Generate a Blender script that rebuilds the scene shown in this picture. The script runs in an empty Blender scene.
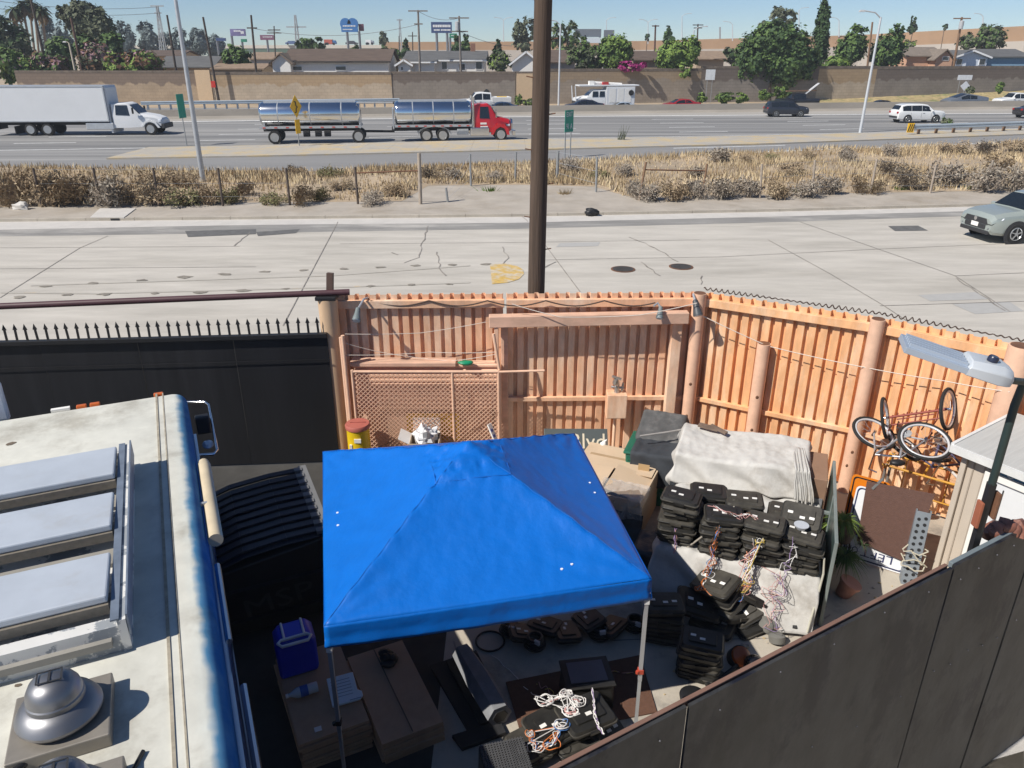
import bpy, bmesh, math, random
from mathutils import Vector, Matrix, noise
import numpy as np
R = math.radians
C = bpy.context.scene.collection
scene = bpy.context.scene
rng = random.Random(7)
# ------------------------------------------------------------------ camera, world, sun, exposure
CAM_H, CAM_F, CAM_T = 6.5, 760.0, R(23.5)
cd = bpy.data.cameras.new('camera'); cam = bpy.data.objects.new('camera', cd); C.objects.link(cam)
cam.location = (0, 0, CAM_H); cam.rotation_euler = (R(90)-CAM_T, 0, 0)
cd.sensor_width = 36; cd.lens = 36*CAM_F/1024; cd.clip_end = 3000; cd.clip_start = .05
scene.camera = cam
SUN = Vector((-.83, -.48, 1.0)).normalized()
EL = math.asin(SUN.z); AZ = math.atan2(SUN.x, SUN.y)
w = bpy.data.worlds.new('World'); scene.world = w; w.use_nodes = True
nt = w.node_tree; bg = nt.nodes['Background']
sky = nt.nodes.new('ShaderNodeTexSky'); sky.sky_type = 'NISHITA'; sky.sun_disc = False
sky.sun_elevation = EL; sky.sun_rotation = AZ % (2*math.pi)
sky.air_density = .72; sky.dust_density = 0.1; sky.ozone_density = 5.0; sky.altitude = 0
nt.links.new(sky.outputs[0], bg.inputs[0]); bg.inputs[1].default_value = .09
sl = bpy.data.lights.new('sun', 'SUN'); sl.energy = 5.0; sl.angle = R(.5); sl.color = (1, .95, .87)
so = bpy.data.objects.new('sun', sl); C.objects.link(so); so.rotation_euler = (-SUN).to_track_quat('-Z', 'Y').to_euler(); so.location = (0, 0, 60)
scene.view_settings.view_transform = 'Standard'; scene.view_settings.look = 'None'
scene.view_settings.exposure = .12; scene.view_settings.gamma = 1
try: scene.cycles.max_bounces = 5; scene.cycles.transparent_max_bounces = 6
except Exception: pass

# ------------------------------------------------------------------ survey: where a sight line of the photograph meets a level or a distance
def ray(px, py):
    x = (px-512)/CAM_F; y = -(py-384)/CAM_F; c, s = math.cos(CAM_T), math.sin(CAM_T)
    return Vector((x, c+y*s, -s+y*c))
def P(px, py, z=0.):
    r = ray(px, py); return Vector((0, 0, CAM_H)) + r*((z-CAM_H)/r.z)
def W(px, py, Y):
    r = ray(px, py); return Vector((0, 0, CAM_H)) + r*(Y/r.y)
def depth(Y, z=0): return Y*math.cos(CAM_T)+(CAM_H-z)*math.sin(CAM_T)
def ppm(Y, z=0): return CAM_F/depth(Y, z)          # pixels per metre at distance Y

# ------------------------------------------------------------------ materials
MC = {}
def mat(name, col, rough=.6, metal=0., var=.12, scale=4., bump=0., bscale=None, col2=None, mix=(.45, .7), mscale=None, stretch=None, spec=.5, coat=0., trans=0., emit=None):
    if name in MC: return MC[name]
    m = bpy.data.materials.new(name); m.use_nodes = True; n = m.node_tree.nodes; l = m.node_tree.links
    b = n['Principled BSDF']; b.inputs['Roughness'].default_value = rough; b.inputs['Metallic'].default_value = metal
    b.inputs['Specular IOR Level'].default_value = spec; b.inputs['Coat Weight'].default_value = coat
    if trans: b.inputs['Transmission Weight'].default_value = trans
    tc = n.new('ShaderNodeTexCoord'); vec = tc.outputs['Object']
    if stretch:
        mp = n.new('ShaderNodeMapping'); mp.inputs['Scale'].default_value = stretch; l.new(vec, mp.inputs[0]); vec = mp.outputs[0]
    nz = n.new('ShaderNodeTexNoise'); nz.inputs['Scale'].default_value = scale; nz.inputs['Detail'].default_value = 6; nz.inputs['Roughness'].default_value = .65
    l.new(vec, nz.inputs['Vector'])
    rp = n.new('ShaderNodeMapRange'); rp.inputs[1].default_value = .3; rp.inputs[2].default_value = .7; rp.inputs[3].default_value = 1-var; rp.inputs[4].default_value = 1+var
    l.new(nz.outputs[0], rp.inputs[0])
    base = n.new('ShaderNodeRGB'); base.outputs[0].default_value = (*col, 1); src = base.outputs[0]
    if col2:
        n2 = n.new('ShaderNodeTexNoise'); n2.inputs['Scale'].default_value = mscale or scale*.4; n2.inputs['Detail'].default_value = 8; n2.inputs['Roughness'].default_value = .7
        l.new(vec, n2.inputs['Vector'])
        r2 = n.new('ShaderNodeMapRange'); r2.inputs[1].default_value = mix[0]; r2.inputs[2].default_value = mix[1]; r2.interpolation_type = 'SMOOTHSTEP'; l.new(n2.outputs[0], r2.inputs[0])
        mx = n.new('ShaderNodeMix'); mx.data_type = 'RGBA'; l.new(r2.outputs[0], mx.inputs[0]); l.new(src, mx.inputs[6]); mx.inputs[7].default_value = (*col2, 1); src = mx.outputs[2]
    ml = n.new('ShaderNodeVectorMath'); ml.operation = 'SCALE'; l.new(src, ml.inputs[0]); l.new(rp.outputs[0], ml.inputs[3])
    l.new(ml.outputs[0], b.inputs['Base Color'])
    if bump:
        bp = n.new('ShaderNodeBump'); bp.inputs['Strength'].default_value = bump; bp.inputs['Distance'].default_value = .02
        nb = n.new('ShaderNodeTexNoise'); nb.inputs['Scale'].default_value = bscale or scale*4; nb.inputs['Detail'].default_value = 5; l.new(vec, nb.inputs['Vector'])
        l.new(nb.outputs[0], bp.inputs['Height']); l.new(bp.outputs[0], b.inputs['Normal'])
    if emit: b.inputs['Emission Color'].default_value = (*emit[0], 1); b.inputs['Emission Strength'].default_value = emit[1]
    MC[name] = m; return m

# ------------------------------------------------------------------ mesh builder
class MB:
    def __init__(s): s.v = []; s.f = []; s.m = []
    def add(s, vs, fs, mi=0):
        o = len(s.v); s.v += [Vector(q) for q in vs]; s.f += [tuple(i+o for i in f) for f in fs]; s.m += [mi]*len(fs); return s
    def box(s, c, size, rz=0., mi=0, top=(1, 1), M=None):
        hx, hy, hz = (q/2 for q in size); c = Vector(c)
        vs = [Vector((sx*hx*(top[0] if k else 1), sy*hy*(top[1] if k else 1), hz if k else -hz)) for k in (0, 1) for sx, sy in ((-1, -1), (1, -1), (1, 1), (-1, 1))]
        rot = M if M else Matrix.Rotation(rz, 3, 'Z')
        return s.add([rot @ q + c for q in vs], [(0, 3, 2, 1), (4, 5, 6, 7), (0, 1, 5, 4), (1, 2, 6, 5), (2, 3, 7, 6), (3, 0, 4, 7)], mi)
    def bar(s, p, q, wd, h, mi=0, up=(0, 0, 1)):
        p, q = Vector(p), Vector(q); d = q-p; L = d.length
        if L < 1e-6: return s
        x = d/L; u = Vector(up)
        if abs(x.dot(u)) > .98: u = Vector((0, 1, 0))
        y = u.cross(x).normalized(); z = x.cross(y)
        return s.box((p+q)/2, (L, wd, h), mi=mi, M=Matrix((x, y, z)).transposed())
    def tube(s, pts, r, n=8, mi=0, cap=True, closed=False):
        pts = [Vector(p) for p in pts]; N = len(pts); rs = r if isinstance(r, (list, tuple)) else [r]*N
        up = None; rings = []
        for i, p in enumerate(pts):
            if closed: t = pts[(i+1) % N]-pts[i-1]
            else: t = pts[min(i+1, N-1)]-pts[max(i-1, 0)]
            if t.length < 1e-9: t = Vector((0, 0, 1))
            t.normalize()
            if up is None: up = t.orthogonal().normalized()
            up = up - t*up.dot(t)
            up = up.normalized() if up.length > 1e-6 else t.orthogonal().normalized()
            b = t.cross(up); rings.append([p+(up*math.cos(2*math.pi*k/n)+b*math.sin(2*math.pi*k/n))*rs[i] for k in range(n)])
        vs = [q for g in rings for q in g]; fs = []
        for i in range(N if closed else N-1):
            j = (i+1) % N
            for k in range(n): fs.append((i*n+k, i*n+(k+1) % n, j*n+(k+1) % n, j*n+k))
        if cap and not closed: fs += [tuple(range(n-1, -1, -1)), tuple(range((N-1)*n, N*n))]
        return s.add(vs, fs, mi)
    def lathe(s, c, prof, n=20, mi=0, M=None):
        c = Vector(c); vs = []; fs = []; K = len(prof)
        for r, z in prof:
            for k in range(n):
                a = 2*math.pi*k/n; q = Vector((r*math.cos(a), r*math.sin(a), z)); vs.append((M @ q if M else q)+c)
        for i in range(K-1):
            for k in range(n): fs.append((i*n+k, i*n+(k+1) % n, (i+1)*n+(k+1) % n, (i+1)*n+k))
        fs += [tuple(range(n-1, -1, -1)), tuple(range((K-1)*n, K*n))]
        return s.add(vs, fs, mi)
    def prism(s, poly, z0, z1, mi=0, f=None):          # poly in 2D, extruded z0..z1; f maps (u,v,w) to space
        n = len(poly); f = f or (lambda a, b, c: (a, b, c))
        vs = [f(a, b, z0) for a, b in poly]+[f(a, b, z1) for a, b in poly]
        return s.add(vs, [tuple(range(n-1, -1, -1)), tuple(range(n, 2*n))]+[(i, (i+1) % n, n+(i+1) % n, n+i) for i in range(n)], mi)
    def grid(s, fn, nu, nv, mi=0):
        vs = [fn(i/nu, j/nv) for j in range(nv+1) for i in range(nu+1)]
        return s.add(vs, [(j*(nu+1)+i, j*(nu+1)+i+1, (j+1)*(nu+1)+i+1, (j+1)*(nu+1)+i) for j in range(nv) for i in range(nu)], mi)
    def quad(s, a, b, c, d, mi=0): return s.add([a, b, c, d], [(0, 1, 2, 3)], mi)
    def loft(s, secs, mi=0, cap=True):
        n = len(secs[0]); vs = [q for g in secs for q in g]; fs = []
        for i in range(len(secs)-1):
            for k in range(n): fs.append((i*n+k, i*n+(k+1) % n, (i+1)*n+(k+1) % n, (i+1)*n+k))
        if cap: fs += [tuple(range(n-1, -1, -1)), tuple(range((len(secs)-1)*n, len(secs)*n))]
        return s.add(vs, fs, mi)
    def blob(s, c, r, n=10, mi=0, jag=0., sq=(1, 1, 1), seed=0):
        c = Vector(c); vs = []; fs = []; m = n//2+1
        for i in range(m+1):
            th = math.pi*i/m
            for k in range(n):
                a = 2*math.pi*k/n; q = Vector((math.sin(th)*math.cos(a), math.sin(th)*math.sin(a), math.cos(th)))
                rr = r*(1+jag*noise.noise(q*1.7+Vector((seed*3.1, seed, 0)))); vs.append(c+Vector((q.x*rr*sq[0], q.y*rr*sq[1], q.z*rr*sq[2])))
        for i in range(m):
            for k in range(n): fs.append((i*n+k, i*n+(k+1) % n, (i+1)*n+(k+1) % n, (i+1)*n+k))
        return s.add(vs, fs, mi)

MESH_ONLY = {}
def root_matrix(o):
    ms = []
    while o is not None:
        ms.append(Matrix.LocRotScale(o.location, o.rotation_euler, o.scale)); o = o.parent
    M = Matrix.Identity(4)
    for q in ms: M = q @ M
    return M
def obj(name, mb, mats, parent=None, world=True, smooth=None, bevel=0., origin=None, recalc=True, solid=0.):
    """one mesh object; world=True: builder holds world coordinates"""
    mats = mats if isinstance(mats, (list, tuple)) else [mats]
    vs = mb.v
    loc = Vector((0, 0, 0))
    if parent is not None:
        if world:
            Mi = root_matrix(parent).inverted(); vs = [Mi @ q for q in vs]
    elif world:
        if origin is None:
            xs = [q.x for q in vs]; ys = [q.y for q in vs]; zs = [q.z for q in vs]
            origin = Vector(((min(xs)+max(xs))/2, (min(ys)+max(ys))/2, min(zs)))
        loc = Vector(origin); vs = [q-loc for q in vs]
    me = bpy.data.meshes.new(name); me.from_pydata([tuple(q) for q in vs], [], mb.f)
    for m in mats: me.materials.append(m)
    if len(mats) > 1: me.polygons.foreach_set('material_index', mb.m)
    if recalc:
        b = bmesh.new(); b.from_mesh(me); bmesh.ops.recalc_face_normals(b, faces=b.faces); b.to_mesh(me); b.free()
    if smooth is not None:
        me.polygons.foreach_set('use_smooth', [True]*len(me.polygons))
        if smooth < 180: me.set_sharp_from_angle(angle=R(smooth))
    me.update()
    o = bpy.data.objects.new(name, me); C.objects.link(o); o.location = loc
    if parent is not None: o.parent = parent
    if bevel:
        bv = o.modifiers.new('bevel', 'BEVEL'); bv.width = bevel; bv.segments = 2; bv.limit_method = 'ANGLE'; bv.angle_limit = R(40)
    if solid:
        sm = o.modifiers.new('thickness', 'SOLIDIFY'); sm.thickness = solid; sm.offset = 0
    return o
def tag(o, label, cat, group=None, kind=None):
    o['label'] = label; o['category'] = cat
    if group: o['group'] = group
    if kind: o['kind'] = kind
    return o
def thing(name, label, cat, loc=(0, 0, 0), rz=0., group=None):
    o = bpy.data.objects.new(name, None); C.objects.link(o); o.empty_display_size = .2
    o.location = loc; o.rotation_euler = (0, 0, rz); return tag(o, label, cat, group)
def structure(name, mb, m, **k):
    o = obj(name, mb, m, **k); o['kind'] = 'structure'; return o
def kids(o): return [q for q in bpy.data.objects if q.parent == o]
def dup(root, loc=None, rz=None, label=None, group=None, rot=None):
    def cp(o, par):
        c = o.copy(); C.objects.link(c); c.parent = par
        for ch in kids(o): cp(ch, c)
        return c
    r = cp(root, None)
    if loc is not None: r.location = loc
    if rz is not None: r.rotation_euler = (0, 0, rz)
    if rot is not None: r.rotation_euler = rot
    if label: r['label'] = label
    if group: r['group'] = group
    return r
def text_mb(mb, body, size, M, mi=0, extrude=.001, width=None, align='CENTER'):
    cu = bpy.data.curves.new('t', 'FONT'); cu.body = body; cu.size = size; cu.extrude = extrude; cu.align_x = align; cu.align_y = 'CENTER'; cu.resolution_u = 2
    o = bpy.data.objects.new('t', cu); C.objects.link(o)
    dg = bpy.context.evaluated_depsgraph_get(); me = bpy.data.meshes.new_from_object(o.evaluated_get(dg))
    sx = 1.
    if width and me.vertices:
        xs = [v.co.x for v in me.vertices]; sx = width/max(1e-6, max(xs)-min(xs))
    mb.add([M @ Vector((v.co.x*sx, v.co.y, v.co.z)) for v in me.vertices], [tuple(p.vertices) for p in me.polygons], mi)
    bpy.data.objects.remove(o); bpy.data.meshes.remove(me); bpy.data.curves.remove(cu)
def frame(o, x, y):                                    # matrix with origin o, x axis, y axis
    x = Vector(x).normalized(); z = x.cross(Vector(y)).normalized(); yy = z.cross(x)
    M = Matrix((x, yy, z)).transposed().to_4x4(); M.translation = Vector(o); return M
def lerp(a, b, t): return a+(b-a)*t
def interp(pts, x):
    if x <= pts[0][0]: i = 0
    elif x >= pts[-1][0]: i = len(pts)-2
    else: i = next(k for k in range(len(pts)-1) if pts[k][0] <= x <= pts[k+1][0])
    (x0, y0), (x1, y1) = pts[i], pts[i+1]; return y0+(y1-y0)*(x-x0)/(x1-x0)
def jit(a): return rng.uniform(-a, a)
# ------------------------------------------------------------------ setting: ground, street, verge, freeway
M_dirt = mat('dirt', (.40, .31, .21), .95, var=.2, scale=.35, col2=(.30, .24, .17), mscale=.12, bump=.4, bscale=6)
M_conc = mat('street_concrete', (.50, .465, .41), .85, var=.13, scale=1.6, col2=(.40, .37, .32), mscale=.35, stretch=(.22, 1, 1), mix=(.42, .70), bump=.15, bscale=30)
M_gut = mat('gutter_concrete', (.54, .51, .47), .85, var=.08, scale=1.5)
M_asph = mat('patched_asphalt', (.25, .24, .225), .9, var=.2, scale=1.2, col2=(.42, .395, .36), mscale=.3, stretch=(.3, 1, 1))
M_walk = mat('sidewalk_concrete', (.40, .355, .30), .9, var=.14, scale=.8, col2=(.33, .28, .22), mscale=.3)
M_fwy = mat('freeway_pavement', (.17, .168, .165), .85, var=.2, scale=1.3, stretch=(.012, .55, 1), col2=(.32, .31, .295), mscale=.55, mix=(.4, .65))
M_paint = mat('road_paint_white', (.78, .78, .76), .7, var=.2, scale=2)
M_yel = mat('faded_yellow_paint', (.58, .38, .10), .85, var=.2, scale=5, col2=(.52, .45, .34), mix=(.42, .58), mscale=2.2)
M_crack = mat('crack_sealant', (.25, .225, .20), .9, var=.5, scale=3)
M_verge = mat('verge_concrete', (.42, .385, .33), .9, var=.13, scale=.5, col2=(.45, .36, .22), mscale=.5, mix=(.46, .60))
M_yard = mat('yard_concrete', (.47, .42, .345), .85, var=.14, scale=1.6, col2=(.22, .20, .175), mscale=.8, mix=(.48, .68), bump=.2, bscale=25)
M_lot = mat('dark_lot_asphalt', (.045, .043, .04), .9, var=.3, scale=2)
M_black = mat('black_plastic', (.014, .014, .015), .5, var=.2, scale=8)
M_rust = mat('rusty_steel', (.16, .075, .04), .8, var=.3, scale=6)
M_galv = mat('galvanised_steel', (.50, .52, .54), .45, metal=.5, var=.1, scale=3)
M_straw = mat('dry_straw', (.50, .39, .23), .9, var=.3, scale=.25, col2=(.40, .29, .16), mscale=.1)
M_twig = mat('dry_twigs', (.27, .195, .12), .95, var=.35, scale=.8, col2=(.35, .29, .19), mscale=.5)

def edge(px): return [tuple(P(x, y)[:2]) for x, y in px]
E_gut = edge([(0, 222), (256, 219.5), (512, 217), (768, 212), (1000, 206)])
E_gutN = edge([(0, 230), (256, 225), (512, 223), (768, 217), (1000, 210.5)])
E_asN = edge([(0, 236.5), (256, 233), (512, 229), (768, 222.5), (1000, 215)])
E_grN = edge([(0, 210), (256, 205), (405, 204), (422, 188), (520, 187), (600, 189), (625, 200), (768, 197), (1000, 193)])
E_grF = edge([(0, 168), (256, 175), (512, 166), (768, 154), (1024, 144)])
E_vN = edge([(105, 160), (256, 157.5), (512, 151.5), (768, 145), (1024, 135.5)])
E_vF = edge([(105, 149.5), (256, 147), (512, 141), (768, 137), (1024, 130)])
E_wl = edge([(0, 125), (512, 117.5), (768, 115.5), (1024, 114)])
E_bar = edge([(0, 121.5), (150, 120), (512, 115), (768, 112), (1024, 109)])
E_wall = [(-160, 112), (-42, 112.5), (0, 112.5), (14, 114.5), (36, 118), (64, 123), (160, 139)]
def off(E, d): return [(x, y+d) for x, y in E]
def strip(name, A, B, z, m, x0=-150, x1=170, step=3., dz=None, kind='structure', mb=None):
    mb = mb or MB(); xs = np.arange(x0, x1+.01, step)
    for a, b in zip(xs[:-1], xs[1:]):
        mb.quad((a, interp(A, a), z), (b, interp(A, b), z), (b, interp(B, b), z), (a, interp(B, a), z))
    return structure(name, mb, m, recalc=False) if name else mb
g = MB(); g.quad((-1500, -200, -.06), (1500, -200, -.06), (1500, 2600, -.06), (-1500, 2600, -.06)); structure('ground', g, M_dirt, recalc=False)
g = MB(); g.quad((-150, 12.6, 0), (170, 12.6, 0), (170, 60, -.002), (-150, 60, -.002)); g = strip(None, [(-1, 12.4), (1, 12.4)], E_gut, 0, None)
structure('street', g, M_conc, recalc=False)
strip('asphalt_strip', E_asN, E_gutN, .004, M_asph); strip('gutter', E_gutN, E_gut, .008, M_gut)
# kerb + sidewalk with a real step
k = MB(); xs = np.arange(-150, 170, 2.)
for a in xs:
    b = a+1.985
    for A, B, z in ((E_gut, off(E_gut, .16), .125),):
        p = [(a, interp(A, a)), (b, interp(A, b)), (b, interp(B, b)), (a, interp(B, a))]
        k.prism(p, -.02, z)
kb = structure('kerb', k, mat('kerb_concrete', (.43, .385, .32), .9, var=.18, scale=.9)); 
strip('sidewalk', off(E_gut, .16), off(E_grN, 1.2), .118, M_walk, step=.75)
# dry strip with uneven soil
def soil(x, y): return .125+.22*max(0, min(1, (y-interp(E_grN, x))/4))*(.5+noise.noise(Vector((x*.15, y*.2, 0))))
d = MB(); xs = np.arange(-60, 75, .8)
def soilpt(u, v):
    x = -60+135*u; y0 = interp(E_grN, x); y1 = interp(E_grF, x); y = lerp(y0, y1, v); return (x, y, soil(x, y) if 0 < v < 1 else .122)
d.grid(soilpt, 170, 14); structure('dirt_verge', d, M_dirt, recalc=False, smooth=180)
# freeway, ramp
strip('freeway', off(E_grF, -.5), off(E_wall, -5.5), .03, M_fwy, x0=-170, x1=190)
M_ramp = mat('ramp_asphalt', (.235, .23, .225), .9, var=.1, scale=.6, stretch=(.1, 1, 1))
strip('ramp', off(E_grF, .05), [(x, y-.05) for x, y in E_vN], .036, M_ramp, x0=-60, x1=120)
v = MB(); xs = np.arange(-27, 120, 2.)
for a in xs:
    b = a+1.99; v.prism([(a, interp(E_vN, a)), (b, interp(E_vN, b)), (b, interp(E_vF, b)), (a, interp(E_vF, a))], 0, .13+.02*noise.noise(Vector((a, 0, 0))))
structure('concrete_verge', v, M_verge)
strip('far_shoulder', off(E_wall, -7.5), off(E_wall, 30), .034, M_dirt)
strip('shoulder', off(E_wl, .5), off(E_bar, .1), .034, mat('shoulder_concrete', (.36, .335, .30), .9, var=.12, scale=.5, stretch=(.1, 1, 1)))
ln = MB()
def line(A, B, t, wd, x0, x1, dash=None, mb=ln, z=.044):
    x = x0
    while x < x1:
        e = min(x1, x+(dash[0] if dash else 4))
        ya, yb = lerp(interp(A, x), interp(B, x), t), lerp(interp(A, e), interp(B, e), t)
        mb.quad((x, ya, z), (e, yb, z), (e, yb+wd, z), (x, ya+wd, z)); x += (dash[0]+dash[1]) if dash else 4
line(E_wl, E_wl, 0, .6, -120, 140)
for t in (.2, .4, .6, .8): line(E_vF, E_wl, t, .24, -120, 140, (4.5, 9))
line(E_vF, E_wl, .045, .2, 2, 120)
line(E_vF, E_vF, 0, .28, -140, -24, z=.046); line(E_grF, E_grF, 0, .26, -140, -28, z=.046)
line(off(E_grF, .8), off(E_grF, .8), 0, .26, 14, 120); line(off(E_vN, -1.0), off(E_vN, -1.0), 0, .22, 12, 21)
structure('lane_markings', ln, M_paint, recalc=False)
# street joints, cracks, patches
cr = MB()
def crack(px, wd=.035, wob=.0, z=.012):
    pts = [P(*q) for q in px]; out = []
    for a, b in zip(pts[:-1], pts[1:]):
        n = max(1, int((b-a).length/.35)) if wob else 1
        for i in range(n): q = a.lerp(b, i/n); out.append(q+Vector((jit(wob), jit(wob), 0)))
    out.append(pts[-1])
    for a, b in zip(out[:-1], out[1:]):
        t = (b-a).normalized(); nrm = Vector((-t.y, t.x, 0))*wd/2*(rng.uniform(.5, 1.4) if wob else 1)
        cr.quad((a-nrm)+Vector((0, 0, z)), (b-nrm)+Vector((0, 0, z)), (b+nrm)+Vector((0, 0, z)), (a+nrm)+Vector((0, 0, z)))
for q in ([(0, 298), (80, 248), (108, 236)], [(283, 326), (338, 222)], [(545, 245), (580, 292)], [(768, 240), (830, 274), (884, 306), (908, 322)], [(800, 222), (955, 276), (1010, 312)],
          [(0, 269), (256, 267)], [(0, 248), (240, 246.5)], [(545, 260), (720, 257), (884, 249), (1024, 243)], [(880, 306), (1024, 301.5)], [(340, 244), (480, 243), (700, 240)], [(955, 276), (1024, 273)]):
    crack(q, .028)
for q in ([(428, 226), (418, 258), (404, 263)], [(436, 252), (440, 268), (446, 276)], [(502, 247), (508, 258), (503, 264)], [(630, 237), (655, 248), (678, 262)], [(390, 253), (398, 255)], [(235, 246), (250, 232)], [(545, 268), (556, 262)], [(700, 285), (702, 276)], [(520, 215), (528, 222)], [(640, 262), (660, 276)], [(955, 278), (1005, 311)]):
    crack(q, .04, .05)
structure('road_cracks', cr, M_crack, recalc=False)
dp = MB()
for x, y, s in [(45, 286, 1), (93, 283, 1), (141, 280, 1), (185, 277, 1.4), (225, 274, 1.2), (265, 271.5, 1), (303, 270, 1), (344, 268.5, 1), (380, 267, 1), (416, 265.5, 1), (453, 264.5, 1), (486, 264, 1), (20, 297, 1.2), (68, 294.5, 1), (155, 293, .8), (200, 292, 1.2), (243, 290, 1.2), (286, 288.5, .8), (370, 286, .8), (411, 284.5, .8), (450, 284, .8), (105, 294, 1.2)]:
    c = P(x, y, .014); n = 9
    dp.add([c+Vector((math.cos(6.283*k/n)*.2*s*rng.uniform(.5, 1.2), math.sin(6.283*k/n)*.13*s*rng.uniform(.5, 1.2), 0)) for k in range(n)], [tuple(range(n))])
structure('road_patches', dp, mat('old_glue_marks', (.24, .215, .18), .9, var=.3), recalc=False)
pt = MB()
for q in ([(918, 295), (975, 292), (990, 299), (930, 301)], [(952, 304), (1010, 302), (1024, 311), (975, 314)], [(560, 243), (600, 242), (598, 246), (556, 247)]):
    pt.quad(*[P(x, y, .006) for x, y in q])
for q in ([(888, 226), (918, 225.5), (928, 230.5), (895, 231)], [(185, 231), (256, 229), (256, 234), (188, 237)], [(256, 232), (300, 229), (296, 233), (258, 236)]): pt.quad(*[P(x, y, .009) for x, y in q], mi=1)
structure('pavement_patches', pt, [mat('new_concrete', (.40, .39, .37), .9, var=.06), mat('patch_asphalt', (.12, .118, .115), .9, var=.25)], recalc=False)
ym = MB(); ym.add([P(x, y, .012) for x, y in ((490, 264), (506, 263.6), (517, 266), (523, 269.5), (524, 274), (519, 279), (508, 282.5), (492, 284))], [tuple(range(8))])
structure('yellow_road_marking', ym, M_yel, recalc=False)
yl = MB()
for A in ([(0, 293), (95, 294), (330, 288), (470, 283)], [(30, 286), (330, 276), (470, 266)]):
    pts = [P(*q, .01) for q in A]
    for a, b in zip(pts[:-1], pts[1:]): yl.quad(a, b, b+Vector((0, .13, 0)), a+Vector((0, .13, 0)))
structure('centre_line', yl, mat('worn_centre_line', (.43, .40, .35), .9, var=.1, scale=2, col2=(.55, .37, .15), mix=(.55, .75), mscale=.8), recalc=False)
# yard floor and dark lot at left
yf = MB(); yf.add([(-.8, -1, .004), (-.8, 12.1, .004), (9.5, 12.1, .004), (9.5, -1, .004)], [(0, 3, 2, 1)]); structure('yard_floor', yf, M_yard, recalc=False)
yf = MB(); yf.add([(-14, -2, .004), (-14, 12.1, .004), (-.8, 12.1, .004), (-.8, -2, .004)], [(0, 3, 2, 1)]); structure('parking_floor', yf, M_lot, recalc=False)
ck = MB(); cr = ck
for q in ([(690, 700), (690, 660), (680, 630)], [(455, 640), (470, 690), (468, 740)], [(720, 640), (790, 640), (830, 615)], [(600, 640), (680, 640)]): crack(q, .02, .03, .008)
structure('floor_cracks', ck, M_crack, recalc=False)
op = MB(); op.quad(*[P(x, y, .004) for x, y in ((880, 768), (1024, 728), (1024, 790), (960, 840))]); structure('neighbour_pavement', op, M_gut, recalc=False)

# freeway barrier and sound walls
M_bar = mat('barrier_concrete', (.34, .305, .26), .9, var=.15, scale=.8, stretch=(.15, 1, 1))
b = MB(); secs = []
for x in np.arange(-110, 140, 4.): 
    y = interp(E_bar, x); secs.append([Vector((x, y+a, z)) for a, z in ((0, .03), (.18, .3), (.22, .98), (.40, .98), (.44, .3), (.62, .03))])
b.loft(secs); tag(obj('concrete_barrier', b, M_bar), 'long low concrete median barrier between the two sides of the freeway', 'barrier')
def wallmat(name, c1, c2, band):
    m = mat(name, c1, .9, var=.12, scale=.5, bump=.1); n = m.node_tree.nodes; l = m.node_tree.links; bs = n['Principled BSDF']
    src = bs.inputs['Base Color'].links[0].from_socket; tc = next(q for q in n if q.type == 'TEX_COORD')
    sp = n.new('ShaderNodeSeparateXYZ'); l.new(tc.outputs['Object'], sp.inputs[0])
    nz = n.new('ShaderNodeTexNoise'); nz.inputs['Scale'].default_value = .9; mp = n.new('ShaderNodeMapping'); mp.inputs['Scale'].default_value = (1, 1, .12); l.new(tc.outputs['Object'], mp.inputs[0]); l.new(mp.outputs[0], nz.inputs[0])
    ad = n.new('ShaderNodeMath'); ad.operation = 'MULTIPLY_ADD'; l.new(nz.outputs[0], ad.inputs[0]); ad.inputs[1].default_value = 1.6; l.new(sp.outputs[2], ad.inputs[2])
    mr = n.new('ShaderNodeMapRange'); mr.inputs[1].default_value = band+.75; mr.inputs[2].default_value = band+.95; l.new(ad.outputs[0], mr.inputs[0])
    bk = n.new('ShaderNodeTexBrick'); bk.inputs['Scale'].default_value = 1.; bk.inputs['Brick Width'].default_value = .8; bk.inputs['Row Height'].default_value = .4; bk.inputs['Mortar Size'].default_value = .02
    bk.inputs[1].default_value = (1, 1, 1, 1); bk.inputs[2].default_value = (.9, .9, .9, 1); bk.inputs[3].default_value = (.72, .72, .72, 1)
    cb = n.new('ShaderNodeCombineXYZ'); l.new(sp.outputs[0], cb.inputs[0]); l.new(sp.outputs[2], cb.inputs[1]); l.new(cb.outputs[0], bk.inputs[0])
    mx = n.new('ShaderNodeMix'); mx.data_type = 'RGBA'; l.new(mr.outputs[0], mx.inputs[0]); l.new(src, mx.inputs[6]); mx.inputs[7].default_value = (*c2, 1)
    mu = n.new('ShaderNodeMix'); mu.data_type = 'RGBA'; mu.blend_type = 'MULTIPLY'; mu.inputs[0].default_value = 1; l.new(mx.outputs[2], mu.inputs[6]); l.new(bk.outputs[0], mu.inputs[7]); l.new(mu.outputs[2], bs.inputs['Base Color'])
    return m
M_cap = mat('wall_cap_block', (.15, .12, .095), .95, var=.3, scale=2)
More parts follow.
